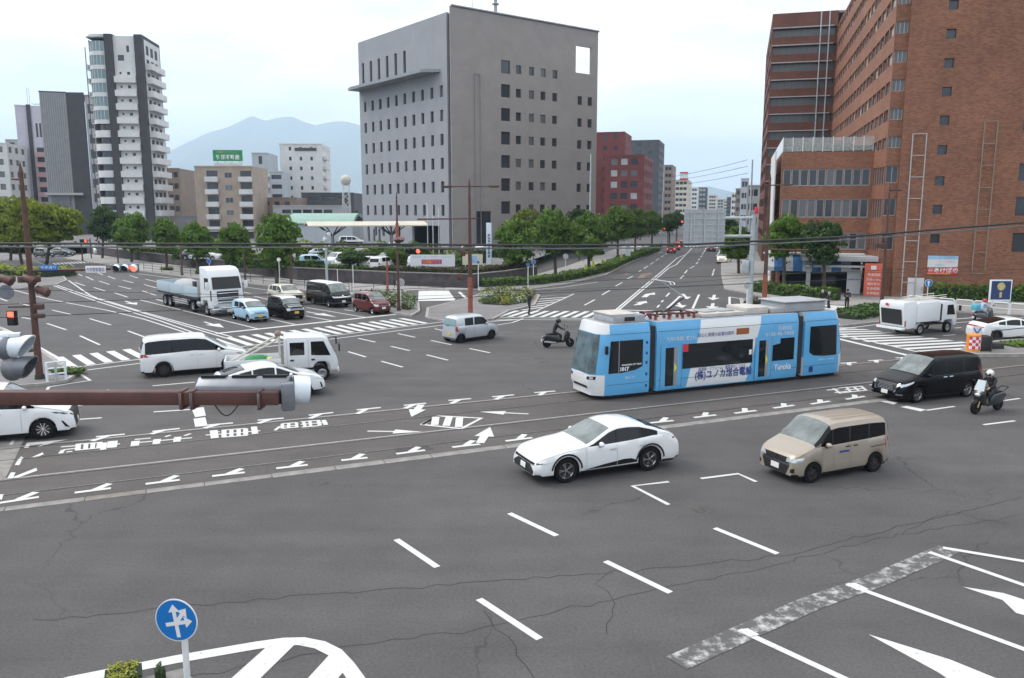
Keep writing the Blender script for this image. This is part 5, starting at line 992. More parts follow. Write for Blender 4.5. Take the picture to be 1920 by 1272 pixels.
# ================================================================ poles, signals, signs, wires
def signal_head(parent, c, face, n=3, lit=None, body='grey_shell', up=False, lens=.15, vis=.22, sc=1.):
    """row of n lenses at c (world) facing the direction face"""
    f = Vector(face).normalized(); x = Vector((-f.y, f.x, 0)).normalized() if not up else Vector((0, 0, 1)); z = f.cross(x) if not up else Vector((-f.y, f.x, 0)).normalized()
    if not up: z = Vector((0, 0, 1))
    w = .38*n*sc; b = MB(); M4 = Matrix((x, f, z)).transposed().to_4x4()
    b.box(c, (w, .16*sc, .42*sc), body, mtx=M4); hd = b.build('signal_housing', parent, world=True, bevel=.05*sc)
    for i in range(n):
        q = Vector(c)+x*((i-(n-1)/2)*.37*sc)+f*.09*sc; b = MB(); m_ = 'red_lamp' if lit == i else 'black'; pts = [q+(x*math.cos(t)+z*math.sin(t))*lens*sc for t in [k*math.pi/8 for k in range(16)]]; b.add([q+f*.02]+pts, [(0, 1+k, 1+(k+1) % 16) for k in range(16)], m_); b.build('lens', parent, world=True)
        b = MB(); zz = Vector((0, 0, 1)); xx = Vector((-f.y, f.x, 0)).normalized(); ks = [R(a) for a in range(-25, 206, 21)]
        A_ = [q+(xx*math.cos(t)+zz*math.sin(t))*lens*1.12*sc for t in ks]; B_ = [q+(xx*math.cos(t)+zz*math.sin(t))*lens*1.14*sc+f*(vis*sc*(.55+.45*max(0, math.sin(t))))-zz*.03 for t in ks]; k = len(ks)
        b.add(A_+B_+[p_+(p_-q-f*0).normalized()*.012 for p_ in A_]+[p_+(p_-q).normalized()*.012 for p_ in B_], [(j, j+1, k+j+1, k+j) for j in range(k-1)]+[(2*k+j, 2*k+j+1, 3*k+j+1, 3*k+j) for j in range(k-1)], 'white_shell' if body == 'grey_shell' else body); b.build('visor', parent, world=True, smooth=True)
    return hd
def pole(name, label, px, ytop, r0, r1, m='brown_pole', low=None, z=.1, cat='lamp post', group=None, spike=True):
    p0_ = G(px[0], px[1], z); H_ = AT(px[0], ytop, p0_.y).z; t = thing(name, label, cat, p0_, group=group); b = MB(); p0_ = V2(p0_)
    zl = z if not low else AT(px[0], low, p0_.y).z
    b.tube(p0_+Vector((0, 0, zl)), p0_+Vector((0, 0, H_-(.5 if spike else 0))), r0+(r1-r0)*.3 if low else r0, r1, m, 12)
    if spike: b.tube(p0_+Vector((0, 0, H_-.5)), p0_+Vector((0, 0, H_)), r1*1.3, .01, m, 10)
    b.build('pole', t, world=True, smooth=True)
    if low: b = MB(); b.tube(p0_+Vector((0, 0, z)), p0_+Vector((0, 0, zl)), r0, r0*.95, 'red_pole', 12); b.build('pole_base', t, world=True, smooth=True)
    b = MB(); b.tube(p0_+Vector((0, 0, z-.02)), p0_+Vector((0, 0, z+.25)), r0*1.35, r0*1.2, 'dark_metal', 12); b.build('foot', t, world=True)
    return t, p0_
def arm(t, a, b_, r, m='brown_pole', name='arm'): b = MB(); b.tube(a, b_, r, r*.8, m, 10); return b.build(name, t, world=True, smooth=True)
def lum(t, q, d): b = MB(); b.box(q, (.75, .26, .13), 'brown_pole', math.atan2(d.y, d.x)); b.ball(Vector(q)-Vector((0, 0, .08)), .12, 'white_shell', 8, 5, (2, 1, .4)); return b.build('luminaire', t, world=True, bevel=.03)
EX = Vector((1, 0, 0)); EY = Vector((0, 1, 0))
# left signal pole
t, q = pole('signal_pole', 'tall brown pole with long signal arm beside the white guard fence', (75, 712), 303, .17, .09, low=None, cat='signal pole')
Y = q.y; za = AT(60, 508, Y).z; e = V2(AT(215, 506, Y-.3)); arm(t, q+Vector((0, 0, za-.02)), e+Vector((0, 0, za+.12)), .07)
signal_head(t, AT(236, 503, Y-.35), (.08, -1, 0), 3, 2, 'grey_shell', vis=.3)
def plate(t, px0, px1, Y, m_, txt=None, tm='white_sign', name='sign_plate', ts=.2):
    a, c = AT(*px0, Y), AT(*px1, Y); b = MB(); b.b2((a.x, Y-.02, c.z), (c.x, Y+.02, a.z), m_); o = b.build(name, t, world=True, bevel=.01)
    if txt: text_on('lettering', txt, ts, tm, o, Vector(((a.x+c.x)/2, Y-.026, (a.z+c.z)/2)), EX, (0, 0, 1), width=(c.x-a.x)*.86)
plate(t, (160, 499), (199, 512), Y-.42, 'white_sign', '中央警察署前', 'text_blue'); plate(t, (74, 497), (108, 507), Y-.42, 'blue_sign', '中央通り', 'white_sign', ts=.17)
zb = AT(60, 575, Y).z; arm(t, q+Vector((0, 0, zb)), V2(AT(15, 575, Y-.2))+Vector((0, 0, zb)), .045)
hd = AT(21, 597, Y-.35); b = MB(); b.b2((hd.x-.2, hd.y-.02, hd.z-.34), (hd.x+.2, hd.y+.2, hd.z+.34), 'trim_black'); b.build('walk_signal', t, world=True, bevel=.03)
for s_, m_ in ((.16, 'red_lamp'), (-.16, 'black')): b = MB(); b.b2((hd.x-.13, hd.y-.05, hd.z+s_-.13), (hd.x+.13, hd.y-.021, hd.z+s_+.13), m_); b.build('walk_lens', t, world=True)
for px_, L_ in (((55, 524), .9), ((12, 524), .7), ((80, 545), .5)):
    c_ = AT(*px_, Y-.3); b = MB(); b.box(c_, (L_, .3, .28), 'brown_pole', R(20)); b.tube(c_+Vector((-.2, -.1, .1)), c_+Vector((.35, -.2, -.12)), .17, .2, 'brown_pole', 10); b.build('signal_bracket', t, world=True, bevel=.04)
c_ = AT(12, 548, Y-.4); b = MB(); b.lathe([(0, -.04), (.33, -.04), (.33, .04), (0, .04)], c_, 'y', 'grey_shell', 20); b.build('signal_back', t, world=True)
for z_, s_ in ((AT(60, 575, Y).z, .25), (AT(60, 592, Y).z, .2)): b = MB(); b.box(q+Vector((.32, -.1, z_)), (.4, .25, s_), 'brown_pole'); b.build('junction_box', t, world=True, bevel=.03)
za2 = AT(40, 337, Y).z; arm(t, q+Vector((0, 0, za2)), q+Vector((-.45, 0, za2+.02)), .05, name='lamp_arm')
# near signal arm over the street: pole stands just outside on the left
NY = 10.0; a0, a1 = AT(-420, 743, NY), AT(525, 748, NY); npx = Vector((a0.x, NY, 0))
t = thing('signal_mast', 'rusty brown box arm carrying a grey traffic signal over the white hatchback', 'signal pole', npx)
b = MB(); b.tube(npx, npx+Vector((0, 0, 7.0)), .16, .13, 'brown_pole', 12); b.build('pole', t, world=True, smooth=True)
b = MB(); Lm = a1.x-a0.x; b.box(((a0.x+a1.x)/2, NY, (a0.z+a1.z)/2), (Lm, .16, .17), 'brown_pole'); b.build('box_arm', t, world=True, bevel=.012)
for px_ in (345, 365, 490): b = MB(); c_ = AT(px_, 748, NY); b.box(c_, (.05, .22, .24), 'brown_pole'); b.tube(c_+Vector((0, -.12, .1)), c_+Vector((0, -.12, -.1)), .02, m='steel', n=6); b.build('clamp', t, world=True, bevel=.008)
c_ = AT(461, 731, NY+.22); f = Vector((.62, .78, -.12)).normalized(); x = Vector((1, .04, 0)).normalized(); fz = x.cross(Vector((0, 1, -.25))).normalized() 
hx = 1.16/2; yv = Vector((0, 1, -.12)).normalized(); zv = Vector((0, .12, 1)).normalized()
prof = [(-.17, -.13), (-.11, -.18), (.06, -.18), (.06, .17), (-.06, .17), (-.17, .06)]
b = MB(); n = len(prof); b.add([c_+x*s+yv*p_+zv*w for s in (-hx, hx) for p_, w in prof], [tuple(range(n)), tuple(range(2*n-1, n-1, -1))]+[(i, (i+1) % n, n+(i+1) % n, n+i) for i in range(n)], 'grey_shell'); b.build('signal_housing', t, world=True, bevel=.018)
for i in range(3):
    s = (i-1)*.385; ks = [R(a) for a in range(-30, 211, 16)]; o_ = c_+x*s+yv*.06; k = len(ks); b = MB()
    b.add([o_+(x*math.cos(a)+zv*math.sin(a))*.165 for a in ks]+[o_+(x*math.cos(a)+zv*math.sin(a))*.172+yv*.3*(.5+.5*max(0, math.sin(a)))-Vector((0, 0, .06)) for a in ks]+[o_+(x*math.cos(a)+zv*math.sin(a))*.18 for a in ks]+[o_+(x*math.cos(a)+zv*math.sin(a))*.186+yv*.3*(.5+.5*max(0, math.sin(a)))-Vector((0, 0, .06)) for a in ks], [(j, j+1, k+j+1, k+j) for j in range(k-1)]+[(2*k+j, 2*k+j+1, 3*k+j+1, 3*k+j) for j in range(k-1)]+[(k+j, k+j+1, 3*k+j+1, 3*k+j) for j in range(k-1)], 'white_shell'); b.build('visor', t, world=True, smooth=True)
    b = MB(); b.box(c_+x*s-yv*.02+zv*.175, (.3, .12, .03), 'trim_black', mtx=Matrix((x, yv, zv)).transposed().to_4x4()); b.build('latch', t, world=True)
sv = c_+x*(hx+.03)                          # side-facing lens unit with long pale visor
ks = [k*2*math.pi/20 for k in range(21)]; ax = Vector((.93, .35, -.1)).normalized(); u1 = ax.orthogonal().normalized(); u2 = ax.cross(u1); b = MB(); k = 21
b.add([sv+yv*-.05+(u1*math.cos(a)+u2*math.sin(a))*.175 for a in ks]+[sv+yv*-.05+(u1*math.cos(a)+u2*math.sin(a))*.17+ax*.2 for a in ks]+[sv+yv*-.05+(u1*math.cos(a)+u2*math.sin(a))*.15+ax*.2 for a in ks], [(j, j+1, k+j+1, k+j) for j in range(k-1)]+[(k+j, k+j+1, 2*k+j+1, 2*k+j) for j in range(k-1)], 'white_shell'); b.build('side_visor', t, world=True, smooth=True)
b = MB(); b.box(sv-Vector((0.03, .18, .05)), (.17, .16, .36), 'grey_shell', R(15)); b.build('side_housing', t, world=True, bevel=.03)
b = MB(); pts = [AT(402+i*6.5, 758+22*math.sin(math.pi*i/7), NY-.02) for i in range(8)]; b.path(pts, .008, 'black', 6); b.build('loose_cable', t, world=True)
t = thing('traffic_signal', 'grey traffic signal with long pale visors pointing right by the brown signal pole', 'traffic signal', AT(-60, 690, NY+1.5))
for px_, m_, ln in (((18, 652), 'white_shell', .34), ((28, 690), 'grey_shell', .30)):
    c_ = AT(*px_, NY+1.5); ax = Vector((1, .05, .06)).normalized(); b = MB(); k = 21; r = .155
    b.add([c_+(EY*math.cos(a)+Vector((0, 0, 1))*math.sin(a))*r for a in ks]+[c_+(EY*math.cos(a)+Vector((0, 0, 1))*math.sin(a))*r*1.04+ax*ln*(.7+.3*math.sin(a)) for a in ks]+[c_+(EY*math.cos(a)+Vector((0, 0, 1))*math.sin(a))*r*.9+ax*ln*(.7+.3*math.sin(a)) for a in ks], [(j, j+1, k+j+1, k+j) for j in range(k-1)]+[(k+j, k+j+1, 2*k+j+1, 2*k+j) for j in range(k-1)], m_); b.build('visor', t, world=True, smooth=True)
    b = MB(); b.ball(c_-EX*.03, .19, 'grey_shell', 14, 9, (.75, 1, 1)); b.build('lens_housing', t, world=True, smooth=True)
b = MB(); c_ = AT(-10, 672, NY+1.5); b.tube(c_, c_-EX*.9, .05, m='grey_shell'); b.build('bracket', t, world=True)
c_ = AT(8, 632, NY+1.5); b = MB(); b.ball(c_, .09, 'white_shell', 10, 7, (1.4, 1, 1)); b.tube(c_, c_+Vector((.25, 0, .02)), .06, .05, 'steel', 8); b.build('top_cap', t, world=True, smooth=True)
# centre lamp and signal pole
t, q = pole('signal_pole', 'brown lamp pole with red base and left reaching signal arm on the corner island', (882, 598), 334, .19, .08, low=520, cat='signal pole')
Y = q.y; z1 = AT(880, 350, Y).z; arm(t, q+Vector((-1.45, 0, z1)), q+Vector((1.5, 0, z1)), .05, name='lamp_arm'); lum(t, q+Vector((1.75, 0, z1)), EX); lum(t, q+Vector((-1.6, 0, z1)), EX)
z1 = AT(880, 410, Y).z; arm(t, q+Vector((-3.7, 0, z1-.05)), q+Vector((.6, 0, z1)), .06, name='upper_arm'); z1 = AT(880, 467, Y).z; arm(t, q+Vector((-3.5, -.1, z1)), q+Vector((.6, 0, z1)), .075, name='signal_arm')
signal_head(t, AT(775, 471, Y-.2), (-.1, -1, 0), 3, 2, 'trim_black', vis=.25)
for px_ in ((868, 474), (862, 520)): c_ = AT(*px_, Y-.2); b = MB(); b.box(c_, (.35, .2, .5), 'brown_pole'); b.build('junction_box', t, world=True, bevel=.03)
# other lamp poles
t, q = pole('lamp_post', 'slim dark lamp post with red middle section and flower basket by the entrance canopy', (748, 584), 360, .12, .06, low=None); Y = q.y
b = MB(); b.tube(q+Vector((0, 0, AT(748, 458, Y).z)), q+Vector((0, 0, AT(748, 418, Y).z)), .13, .12, 'red_pole', 12); b.build('red_sleeve', t, world=True, smooth=True)
b = MB(); c_ = AT(748, 452, Y); mat('petal_pink', (.55, .25, .28), .8); b.lathe([(0, -.2), (.3, -.1), (.42, .1), (0, .1)], c_, 'z', 'soil', 12); b.build('basket', t, world=True); L = Leaves()
for i in range(160): e = rdir(); L.leaf(c_+Vector((e.x*.5, e.y*.5, .12+abs(e.z)*.2)), e, .07, random.random())
leafmat('petal_rose', (.35, .16, .18), (.6, .38, .40)); L.build('flowers', 'petal_rose', t, True)
t, q = pole('lamp_post', 'brown lamp post with red base standing on the gantry pole island', (1432, 584), 325, .19, .08, low=515); Y = q.y; z1 = AT(1437, 348, Y).z; arm(t, q+Vector((-.4, 0, z1)), q+Vector((1.5, 0, z1+.05)), .05, name='lamp_arm'); lum(t, q+Vector((1.3, 0, z1+.05)), EX); z1 = AT(1437, 468, Y).z; arm(t, q+Vector((0, 0, z1)), q+Vector((3.2, 0, z1-.05)), .06, name='signal_arm')
t, q = pole('signal_pole', 'brown pole with camera box standing before the orange sign board', (1652, 581), 343, .15, .07, cat='signal pole'); Y = q.y; c_ = AT(1648, 460, Y-.2); b = MB(); b.box(c_, (.6, .4, .4), 'brown_pole'); b.build('camera_box', t, world=True, bevel=.04); z1 = AT(1655, 357, Y).z; lum(t, q+Vector((.5, 0, z1)), EX)
for i, (bx, by, yt, lb) in enumerate([(342, 517, 460, 'short brown lamp post on the far sidewalk behind the truck bed'), (460, 528, 470, 'short brown lamp post on the far sidewalk right of the truck cab'), (547, 536, 478, 'short brown lamp post on the far sidewalk behind the cream car'), (727, 556, 490, 'short red lamp post beside the flower bed'), (155, 490, 455, 'far short lamp post near the white van'), (222, 497, 458, 'short lamp post between the first two street trees')]): pole('lamp_post', lb, (bx, by), yt, .11, .08, 'red_pole' if 'red' in lb else 'brown_pole', group='short lamp posts', spike=False)
for i, (bx, by, yt, lb) in enumerate([(1240, 466, 360, 'grey utility pole on the left of the avenue'), (1402, 500, 300, 'grey concrete utility pole on the right of the avenue'), (1105, 500, 290, 'grey utility pole with antennas by the office block')]): pole('utility_pole', lb, (bx, by), yt, .16, .1, 'grey_pole', cat='utility pole', spike=False, group='utility poles')
# gantry with the back of a large direction sign
t, q = pole('sign_gantry', 'grey gantry pole holding the back of a large direction sign over the avenue', (1405, 584), 404, .22, .17, 'grey_pole', cat='gantry', spike=False); Y = q.y
for y_ in (409, 443): z1 = AT(1405, y_, Y).z; arm(t, q+Vector((0, 0, z1)), V2(AT(1284, y_, Y-.3))+Vector((0, 0, z1)), .12, 'grey_pole', 'beam')
a, c = AT(1283, 393, Y-.6), AT(1358, 462, Y-.6)
for i in range(4):
    w = (c.x-a.x)/4; b = MB(); b.b2((a.x+w*i+.012, a.y-.03, c.z), (a.x+w*(i+1)-.012, a.y, a.z), 'sign_back'); b.build('panel', t, world=True)
for i in range(6): b = MB(); z1 = c.z+(a.z-c.z)*(i+.5)/6; b.b2((a.x, a.y-.075, z1-.04), (c.x, a.y-.031, z1+.04), 'grey_pole'); b.build('rib', t, world=True)
for i in (.17, .5, .83): b = MB(); x_ = a.x+(c.x-a.x)*i; b.b2((x_-.05, a.y-.13, c.z-.02), (x_+.05, a.y-.076, a.z+.02), 'grey_pole'); b.build('upright', t, world=True)
b = MB(); b.box(q+Vector((-.5, -.1, 3.6)), (.5, .35, .9), 'grey_pole'); b.build('control_box', t, world=True, bevel=.03); b = MB(); c_ = AT(1413, 405, Y-.3); b.box(c_+Vector((.2, 0, .4)), (.25, .25, .5), 'banner_red'); b.build('beacon', t, world=True, bevel=.04)
z1 = AT(1390, 425, Y).z; b = MB(); b.tube(V2(AT(1389, 409, Y-.1))+Vector((0, 0, AT(1389, 443, Y).z)), V2(AT(1389, 409, Y-.1))+Vector((0, 0, AT(1389, 409, Y).z)), .09, m='grey_pole'); b.build('strut', t, world=True)
t, q = pole('speaker_pole', 'pale grey pole with horn speakers rising behind the black van', (614, 547), 433, .13, .1, 'grey_pole', cat='pole', spike=False); Y = q.y
for k, y_ in enumerate((438, 448, 458, 466)): b = MB(); c_ = AT(613, y_, Y); b.tube(c_, c_+Vector((.28*(-1)**k, -.2, -.03)), .06, .18, 'white_shell', 12); b.build('horn_speaker', t, world=True, smooth=True)
# round traffic signs
def round_sign(label, px, yc, r, m_, z=.1, arrow_=False, back=False, group=None, pm='white_pole'):
    q = G(px[0], px[1], z); t = thing('road_sign', label, 'road sign', q, group=group); c_ = AT(px[0], yc, q.y); qq = V2(q); b = MB(); b.tube(qq+Vector((0, 0, z-.02)), qq+Vector((0, 0, c_.z+r*.8)), .038, m=pm); b.build('post', t, world=True)
    if r:
        b = MB(); b.lathe([(0, .02), (r, .02), (r, -.012), (0, -.012)], (q.x, q.y-.06, c_.z), 'y', 'white_sign', 24); b.build('sign_disc', t, world=True)
        if not back: b = MB(); b.lathe([(0, 0), (r*.93, 0)], (q.x, q.y-.076, c_.z), 'y', m_, 24); b.build('sign_face', t, world=True)
        if arrow_: b = MB(); P_ = [(-.05, -.2), (.05, -.2), (.05, .04), (.13, .04), (0, .22), (-.13, .04), (-.05, .04)]; b.add([(q.x+x*r/.3, q.y-.08, c_.z+z_*r/.3) for x, z_ in P_], [tuple(range(7))], 'white_sign'); b.build('arrow', t, world=True)
    return t
round_sign('round grey backed sign on a white post in the flower bed by the red hatchback', (752, 581), 530, .32, 'sign_back', back=False); round_sign('blue round sign with white arrow on a post before the hotel hedge', (1738, 562), 531, .33, 'blue_sign', arrow_=True)
round_sign('blue round sign on a tall white post in the hedge island', (1000, 531), 492, .24, 'blue_sign'); round_sign('tall white post with small blue plate beside the flower bed', (990, 547), 497, .14, 'blue_sign'); round_sign('white post with blue plate beside the pylon sign', (897, 546), 492, .16, 'blue_sign'); round_sign('round grey sign back with red sign above on the avenue hedge', (1060, 522), 481, .30, 'sign_back'); round_sign('round sign back on a thin white post at the gantry pole foot', (1399, 588), 535, .3, 'sign_back')
round_sign('thin white post behind the black van', (634, 552), 505, 0, ''); round_sign('thin white post between van and red hatchback', (663, 551), 498, 0, ''); round_sign('white sign post beside the largest street tree', (525, 537), 487, .2, 'white_sign'); round_sign('white post with blue sign behind the truck cab', (394, 524), 490, .26, 'blue_sign')
# big blue arrow sign in front
c_ = AT(331, 1163, 10.18); t = thing('road_sign', 'large blue disc with three white arrows on a white post at the hatched island', 'road sign', (c_.x+.07, c_.y+.05, .2)); b = MB(); pz = Vector((c_.x+.07, c_.y+.05, 0))
b.tube(pz+Vector((0, 0, .2)), pz+Vector((0, 0, c_.z+.12)), .042, m='white_pole', n=14); b.build('post', t, world=True, smooth=True); b = MB(); b.tube(pz+Vector((0, 0, 1.48)), pz+Vector((0, 0, 1.56)), .044, m='banner_red', n=14); b.build('reflector', t, world=True)
rot = Matrix.Rotation(R(-8), 4, 'Z') @ Matrix.Rotation(R(2), 4, 'Y'); M_ = Matrix.Translation(c_) @ rot
def onsign(name, prof_or_poly, m_, off, disc=None):
    b = MB()
    if disc: b.lathe([(0, -.006), (disc, -.006), (disc, .006), (0, .006)], (0, 0, 0), 'y', m_, 40)
    else: b.add([(x, 0, z_) for x, z_ in prof_or_poly], [tuple(range(len(prof_or_poly)))], m_)
    b.v = [M_ @ (v+Vector((0, off, 0))) for v in b.v]; return b.build(name, t, world=True)
onsign('sign_disc', None, 'white_sign', 0, .30); onsign('sign_face', None, 'blue_sign', -.004, .285)
def darrow(a, L_, x0=0, z0=-.04, w=.055, hw=.082, hl=.11, tail=.2):
    d = Vector((math.sin(R(a)), math.cos(R(a)))); n_ = Vector((-d.y, d.x)); o_ = Vector((x0, z0))
    return [tuple(o_+p_) for p_ in (-d*tail+n_*w/2, d*(L_-hl)+n_*w/2, d*(L_-hl)+n_*hw, d*L_, d*(L_-hl)-n_*hw, d*(L_-hl)-n_*w/2, -d*tail-n_*w/2)]
onsign('arrow', darrow(-10, .27), 'white_sign', -.012); onsign('arrow', darrow(32, .27, tail=0), 'white_sign', -.014); onsign('arrow', darrow(76, .24, tail=.15), 'white_sign', -.016)
# pylon sign, banners, flags
mat('pylon_white', (.62, .68, .74), .5); q = G(917, 507, LOTZ); t = thing('pylon_sign', 'tall narrow white pylon sign with vertical lettering among the avenue trees', 'sign', q); zt = AT(917, 418, q.y).z
b = MB(); b.box((q.x, q.y, (LOTZ+zt)/2), (.58, .3, zt-LOTZ), 'pylon_white'); b.build('pylon', t, world=True, bevel=.02); text_on('lettering', '鹿\n児\n島\n中\n央\n警\n察\n署', .33, 'text_blue', t, (q.x, q.y-.16, (LOTZ+zt)/2+.1), EX, (0, 0, 1), bold=.006)
mat('board_orange', (.75, .2, .02), .6); mat('board_purple', (.3, .05, .32), .6); mat('board_beige', (.6, .55, .42), .6)
q = G(812, 512, LOTZ); Y = q.y; t = thing('campaign_board', 'wide white campaign board with orange slogan on the car park edge', 'sign', q); a, c = AT(769, 478, Y), AT(853, 500, Y); b = MB(); b.b2((a.x, Y, c.z), (c.x, Y+.08, a.z), 'banner_white'); b.build('board', t, world=True)
b = MB(); b.b2((a.x+1.2, Y-.012, c.z+.25), (c.x-1.4, Y-.002, a.z-.5), 'board_purple'); b.build('slogan_strip', t, world=True); text_on('lettering', '交通事故防止', .5, 'board_orange', t, ((a.x+c.x)/2-.1, Y-.02, (c.z+a.z)/2-.12), EX, (0, 0, 1), width=2.0, bold=.02); text_on('lettering', '飲酒運転しない・させない・ゆるさない', .25, 'banner_blue', t, ((a.x+c.x)/2, Y-.015, a.z-.22), EX, (0, 0, 1), width=4.4)
for x_ in (a.x+.5, c.x-.5): b = MB(); b.b2((x_-.05, Y+.09, LOTZ), (x_+.05, Y+.17, c.z+.3), 'white_pole'); b.build('leg', t, world=True)
t = thing('notice_board', 'small beige notice board behind the centre brown lamp pole', 'sign', G(885, 512, LOTZ)); a, c = AT(867, 477, Y+.4), AT(905, 497, Y+.4); b = MB(); b.b2((a.x, Y+.4, c.z), (c.x, Y+.47, a.z), 'board_beige'); b.build('board', t, world=True); b = MB(); b.b2((a.x+.95, Y+.385, c.z+.2), (c.x-.6, Y+.395, a.z-.15), 'banner_blue'); b.build('poster', t, world=True)
for x_ in (a.x+.3, c.x-.3): b = MB(); b.b2((x_-.04, Y+.48, LOTZ), (x_+.04, Y+.56, c.z+.2), 'white_pole'); b.build('leg', t, world=True)
mat('flag_yellow', (.72, .70, .03), .7)
for i, (bx, by, y0, w) in enumerate([(1098, 517, 500, .3), (1112, 511, 491, .32), (1130, 507, 490, .32), (1165, 493, 481, .3), (1206, 470, 462, .5), (1183, 481, 474, .3)]):
    q = G(bx, by, .15); t = thing('banner_flag', ['yellow banner flag at the near end of the hedge', 'yellow banner flag second along the hedge', 'yellow banner flag third along the hedge', 'yellow banner flag halfway along the hedge', 'yellow marker at the far end of the hedge', 'yellow banner flag near the far end of the hedge'][i], 'flag', q, group='yellow flags in the hedge'); zt = AT(bx, y0, q.y).z; b = MB(); b.tube((q.x-w/2-.03, q.y, .1), (q.x-w/2-.03, q.y, zt+.1), .02, m='white_pole', n=6); b.build('staff', t, world=True); b = MB(); b.box((q.x, q.y, (zt+.75)/2+.1), (w, .02, zt-.6), 'flag_yellow'); b.build('flag', t, world=True)
    text_on('lettering', '交\n通\n安\n全', min(.2, w*.7), 'text_blue', t, (q.x, q.y-.015, (zt+.75)/2+.1), EX, (0, 0, 1))
b = MB(); q = G(1177, 489, .15); t = thing('banner_stand', 'pale blue banner stand in the avenue hedge beyond the yellow flags', 'banner', q); b.box((q.x, q.y, 1.6), (.75, .1, 2.6), 'white_shell'); b.build('banner', t, world=True)
# poster case, barrier
q = G(1877, 570, .13); Y = q.y; t = thing('poster_case', 'upright poster case with gold balloon on dark blue in front of the hedge', 'poster', q); a, c = AT(1858, 525, Y), AT(1895, 566, Y); b = MB(); b.b2((a.x, Y, c.z), (c.x, Y+.15, a.z), 'white_shell'); b.build('case', t, world=True, bevel=.02); mat('poster_blue', (.02, .04, .14), .4); mat('poster_gold', (.55, .45, .18), .5, var=.3, scale=4)
b = MB(); b.b2((a.x+.1, Y-.012, c.z+.18), (c.x-.1, Y-.002, a.z-.1), 'poster_blue'); b.build('poster', t, world=True); b = MB(); b.lathe([(0, 0), (.33, 0)], ((a.x+c.x)/2, Y-.02, a.z-.55), 'y', 'poster_gold', 20); b.b2(((a.x+c.x)/2-.1, Y-.022, c.z+.35), ((a.x+c.x)/2+.1, Y-.016, c.z+.8), 'poster_gold'); b.build('balloon_print', t, world=True)
q = G(1824, 658, .18); Y = q.y; t = thing('crash_barrel', 'orange crash cushion with red and white checks at the crossing island', 'barrier', q); b = MB(); h_ = AT(1824, 628, Y).z; b.lathe([(0, .18), (.36, .18), (.36, h_), (.30, h_+.05), (0, h_+.06)], (q.x, q.y, 0), 'z', 'banner_orange', 20); b.build('drum', t, world=True, smooth=True)
for i in range(4):
    for j in range(5):
        m_ = 'banner_red' if (i+j) % 2 else 'white_sign'; z0 = .32+i*.17; b = MB(); a0, a1 = R(205+j*26), R(205+(j+1)*26); b.lathe([(.365, z0), (.365, z0+.17)], (q.x, q.y, 0), 'z', m_, 3, a0, a1); b.build('check', t, world=True)
q2 = G(1843, 659, .18); t = thing('island_marker', 'dark marker block with blue white chevron board behind the crash cushion', 'marker', q2); b = MB(); b.b2((q2.x-.3, q2.y, .18), (q2.x+.5, q2.y+.7, 1.0), 'dark_metal'); b.b2((q2.x-.3, q2.y+.71, .18), (q2.x+1.6, q2.y+1.2, .5), 'dark_metal'); b.build('block', t, world=True, bevel=.04)
b = MB(); c_ = AT(1832, 620, Y+.5); b.box(c_, (.55, .04, .45), 'white_sign', 0); b.build('board', t, world=True); b = MB(); b.add([c_+Vector((x, -.03, z_)) for x, z_ in ((-.2, .2), (0, -.1), (.2, .2), (.2, .05), (0, -.22), (-.2, .05))], [(0, 1, 4, 5), (1, 2, 3, 4)], 'blue_sign'); b.build('chevron', t, world=True); b = MB(); b.tube(V2(c_)+Vector((0, .03, .9)), V2(c_)+Vector((0, .03, c_.z)), .04, m='steel'); b.build('stem', t, world=True)
# flag poles and small things before the office block
for i, x_ in enumerate((802, 812, 823)): p0_ = V2(AT(x_, 455, 118)); t = thing('flag_pole', ['tallest slim white flag pole before the office block entrance', 'slim white flag pole between two others before the office block entrance', 'shortest slim white flag pole before the office block entrance'][i], 'flag pole', p0_+Vector((0, 0, LOTZ)), group='white flag poles by the entrance'); b = MB(); b.tube(p0_+Vector((0, 0, LOTZ)), p0_+Vector((0, 0, LOTZ+7.5-i*.4)), .06, .04, 'white_pole', 8); b.ball(p0_+Vector((0, 0, LOTZ+7.55-i*.4)), .08, 'white_pole', 8, 6); b.build('staff', t, world=True)
# pole back in the distance with red signals
def far_signal(label, px, yb, s=.45):
    Y_ = G(px[0], yb).y; c_ = AT(*px, Y_); t = thing('traffic_signal', label, 'traffic signal', V2(G(px[0], yb)), group='far red signals'); b = MB(); b.tube(V2(c_)+Vector((1.1, 0, 0)), V2(c_)+Vector((1.1, 0, c_.z+.4)), .09, m='brown_pole'); b.tube(c_, c_+Vector((1.1, 0, .05)), .05, m='brown_pole'); b.build('pole', t, world=True); b = MB(); b.b2((c_.x-.6, c_.y, c_.z-.25), (c_.x+.6, c_.y+.2, c_.z+.25), 'trim_black'); b.build('housing', t, world=True, bevel=.04); b = MB(); b.lathe([(0, 0), (.2, 0)], (c_.x+.36, c_.y-.02, c_.z), 'y', 'red_lamp', 14); b.build('lens', t, world=True)
far_signal('small red signal over the far left road', (156, 452), 486); far_signal('small red signal over the avenue left of the sign gantry', (1276, 416), 459); far_signal('second small red signal by the avenue trees', (1243, 429), 463)
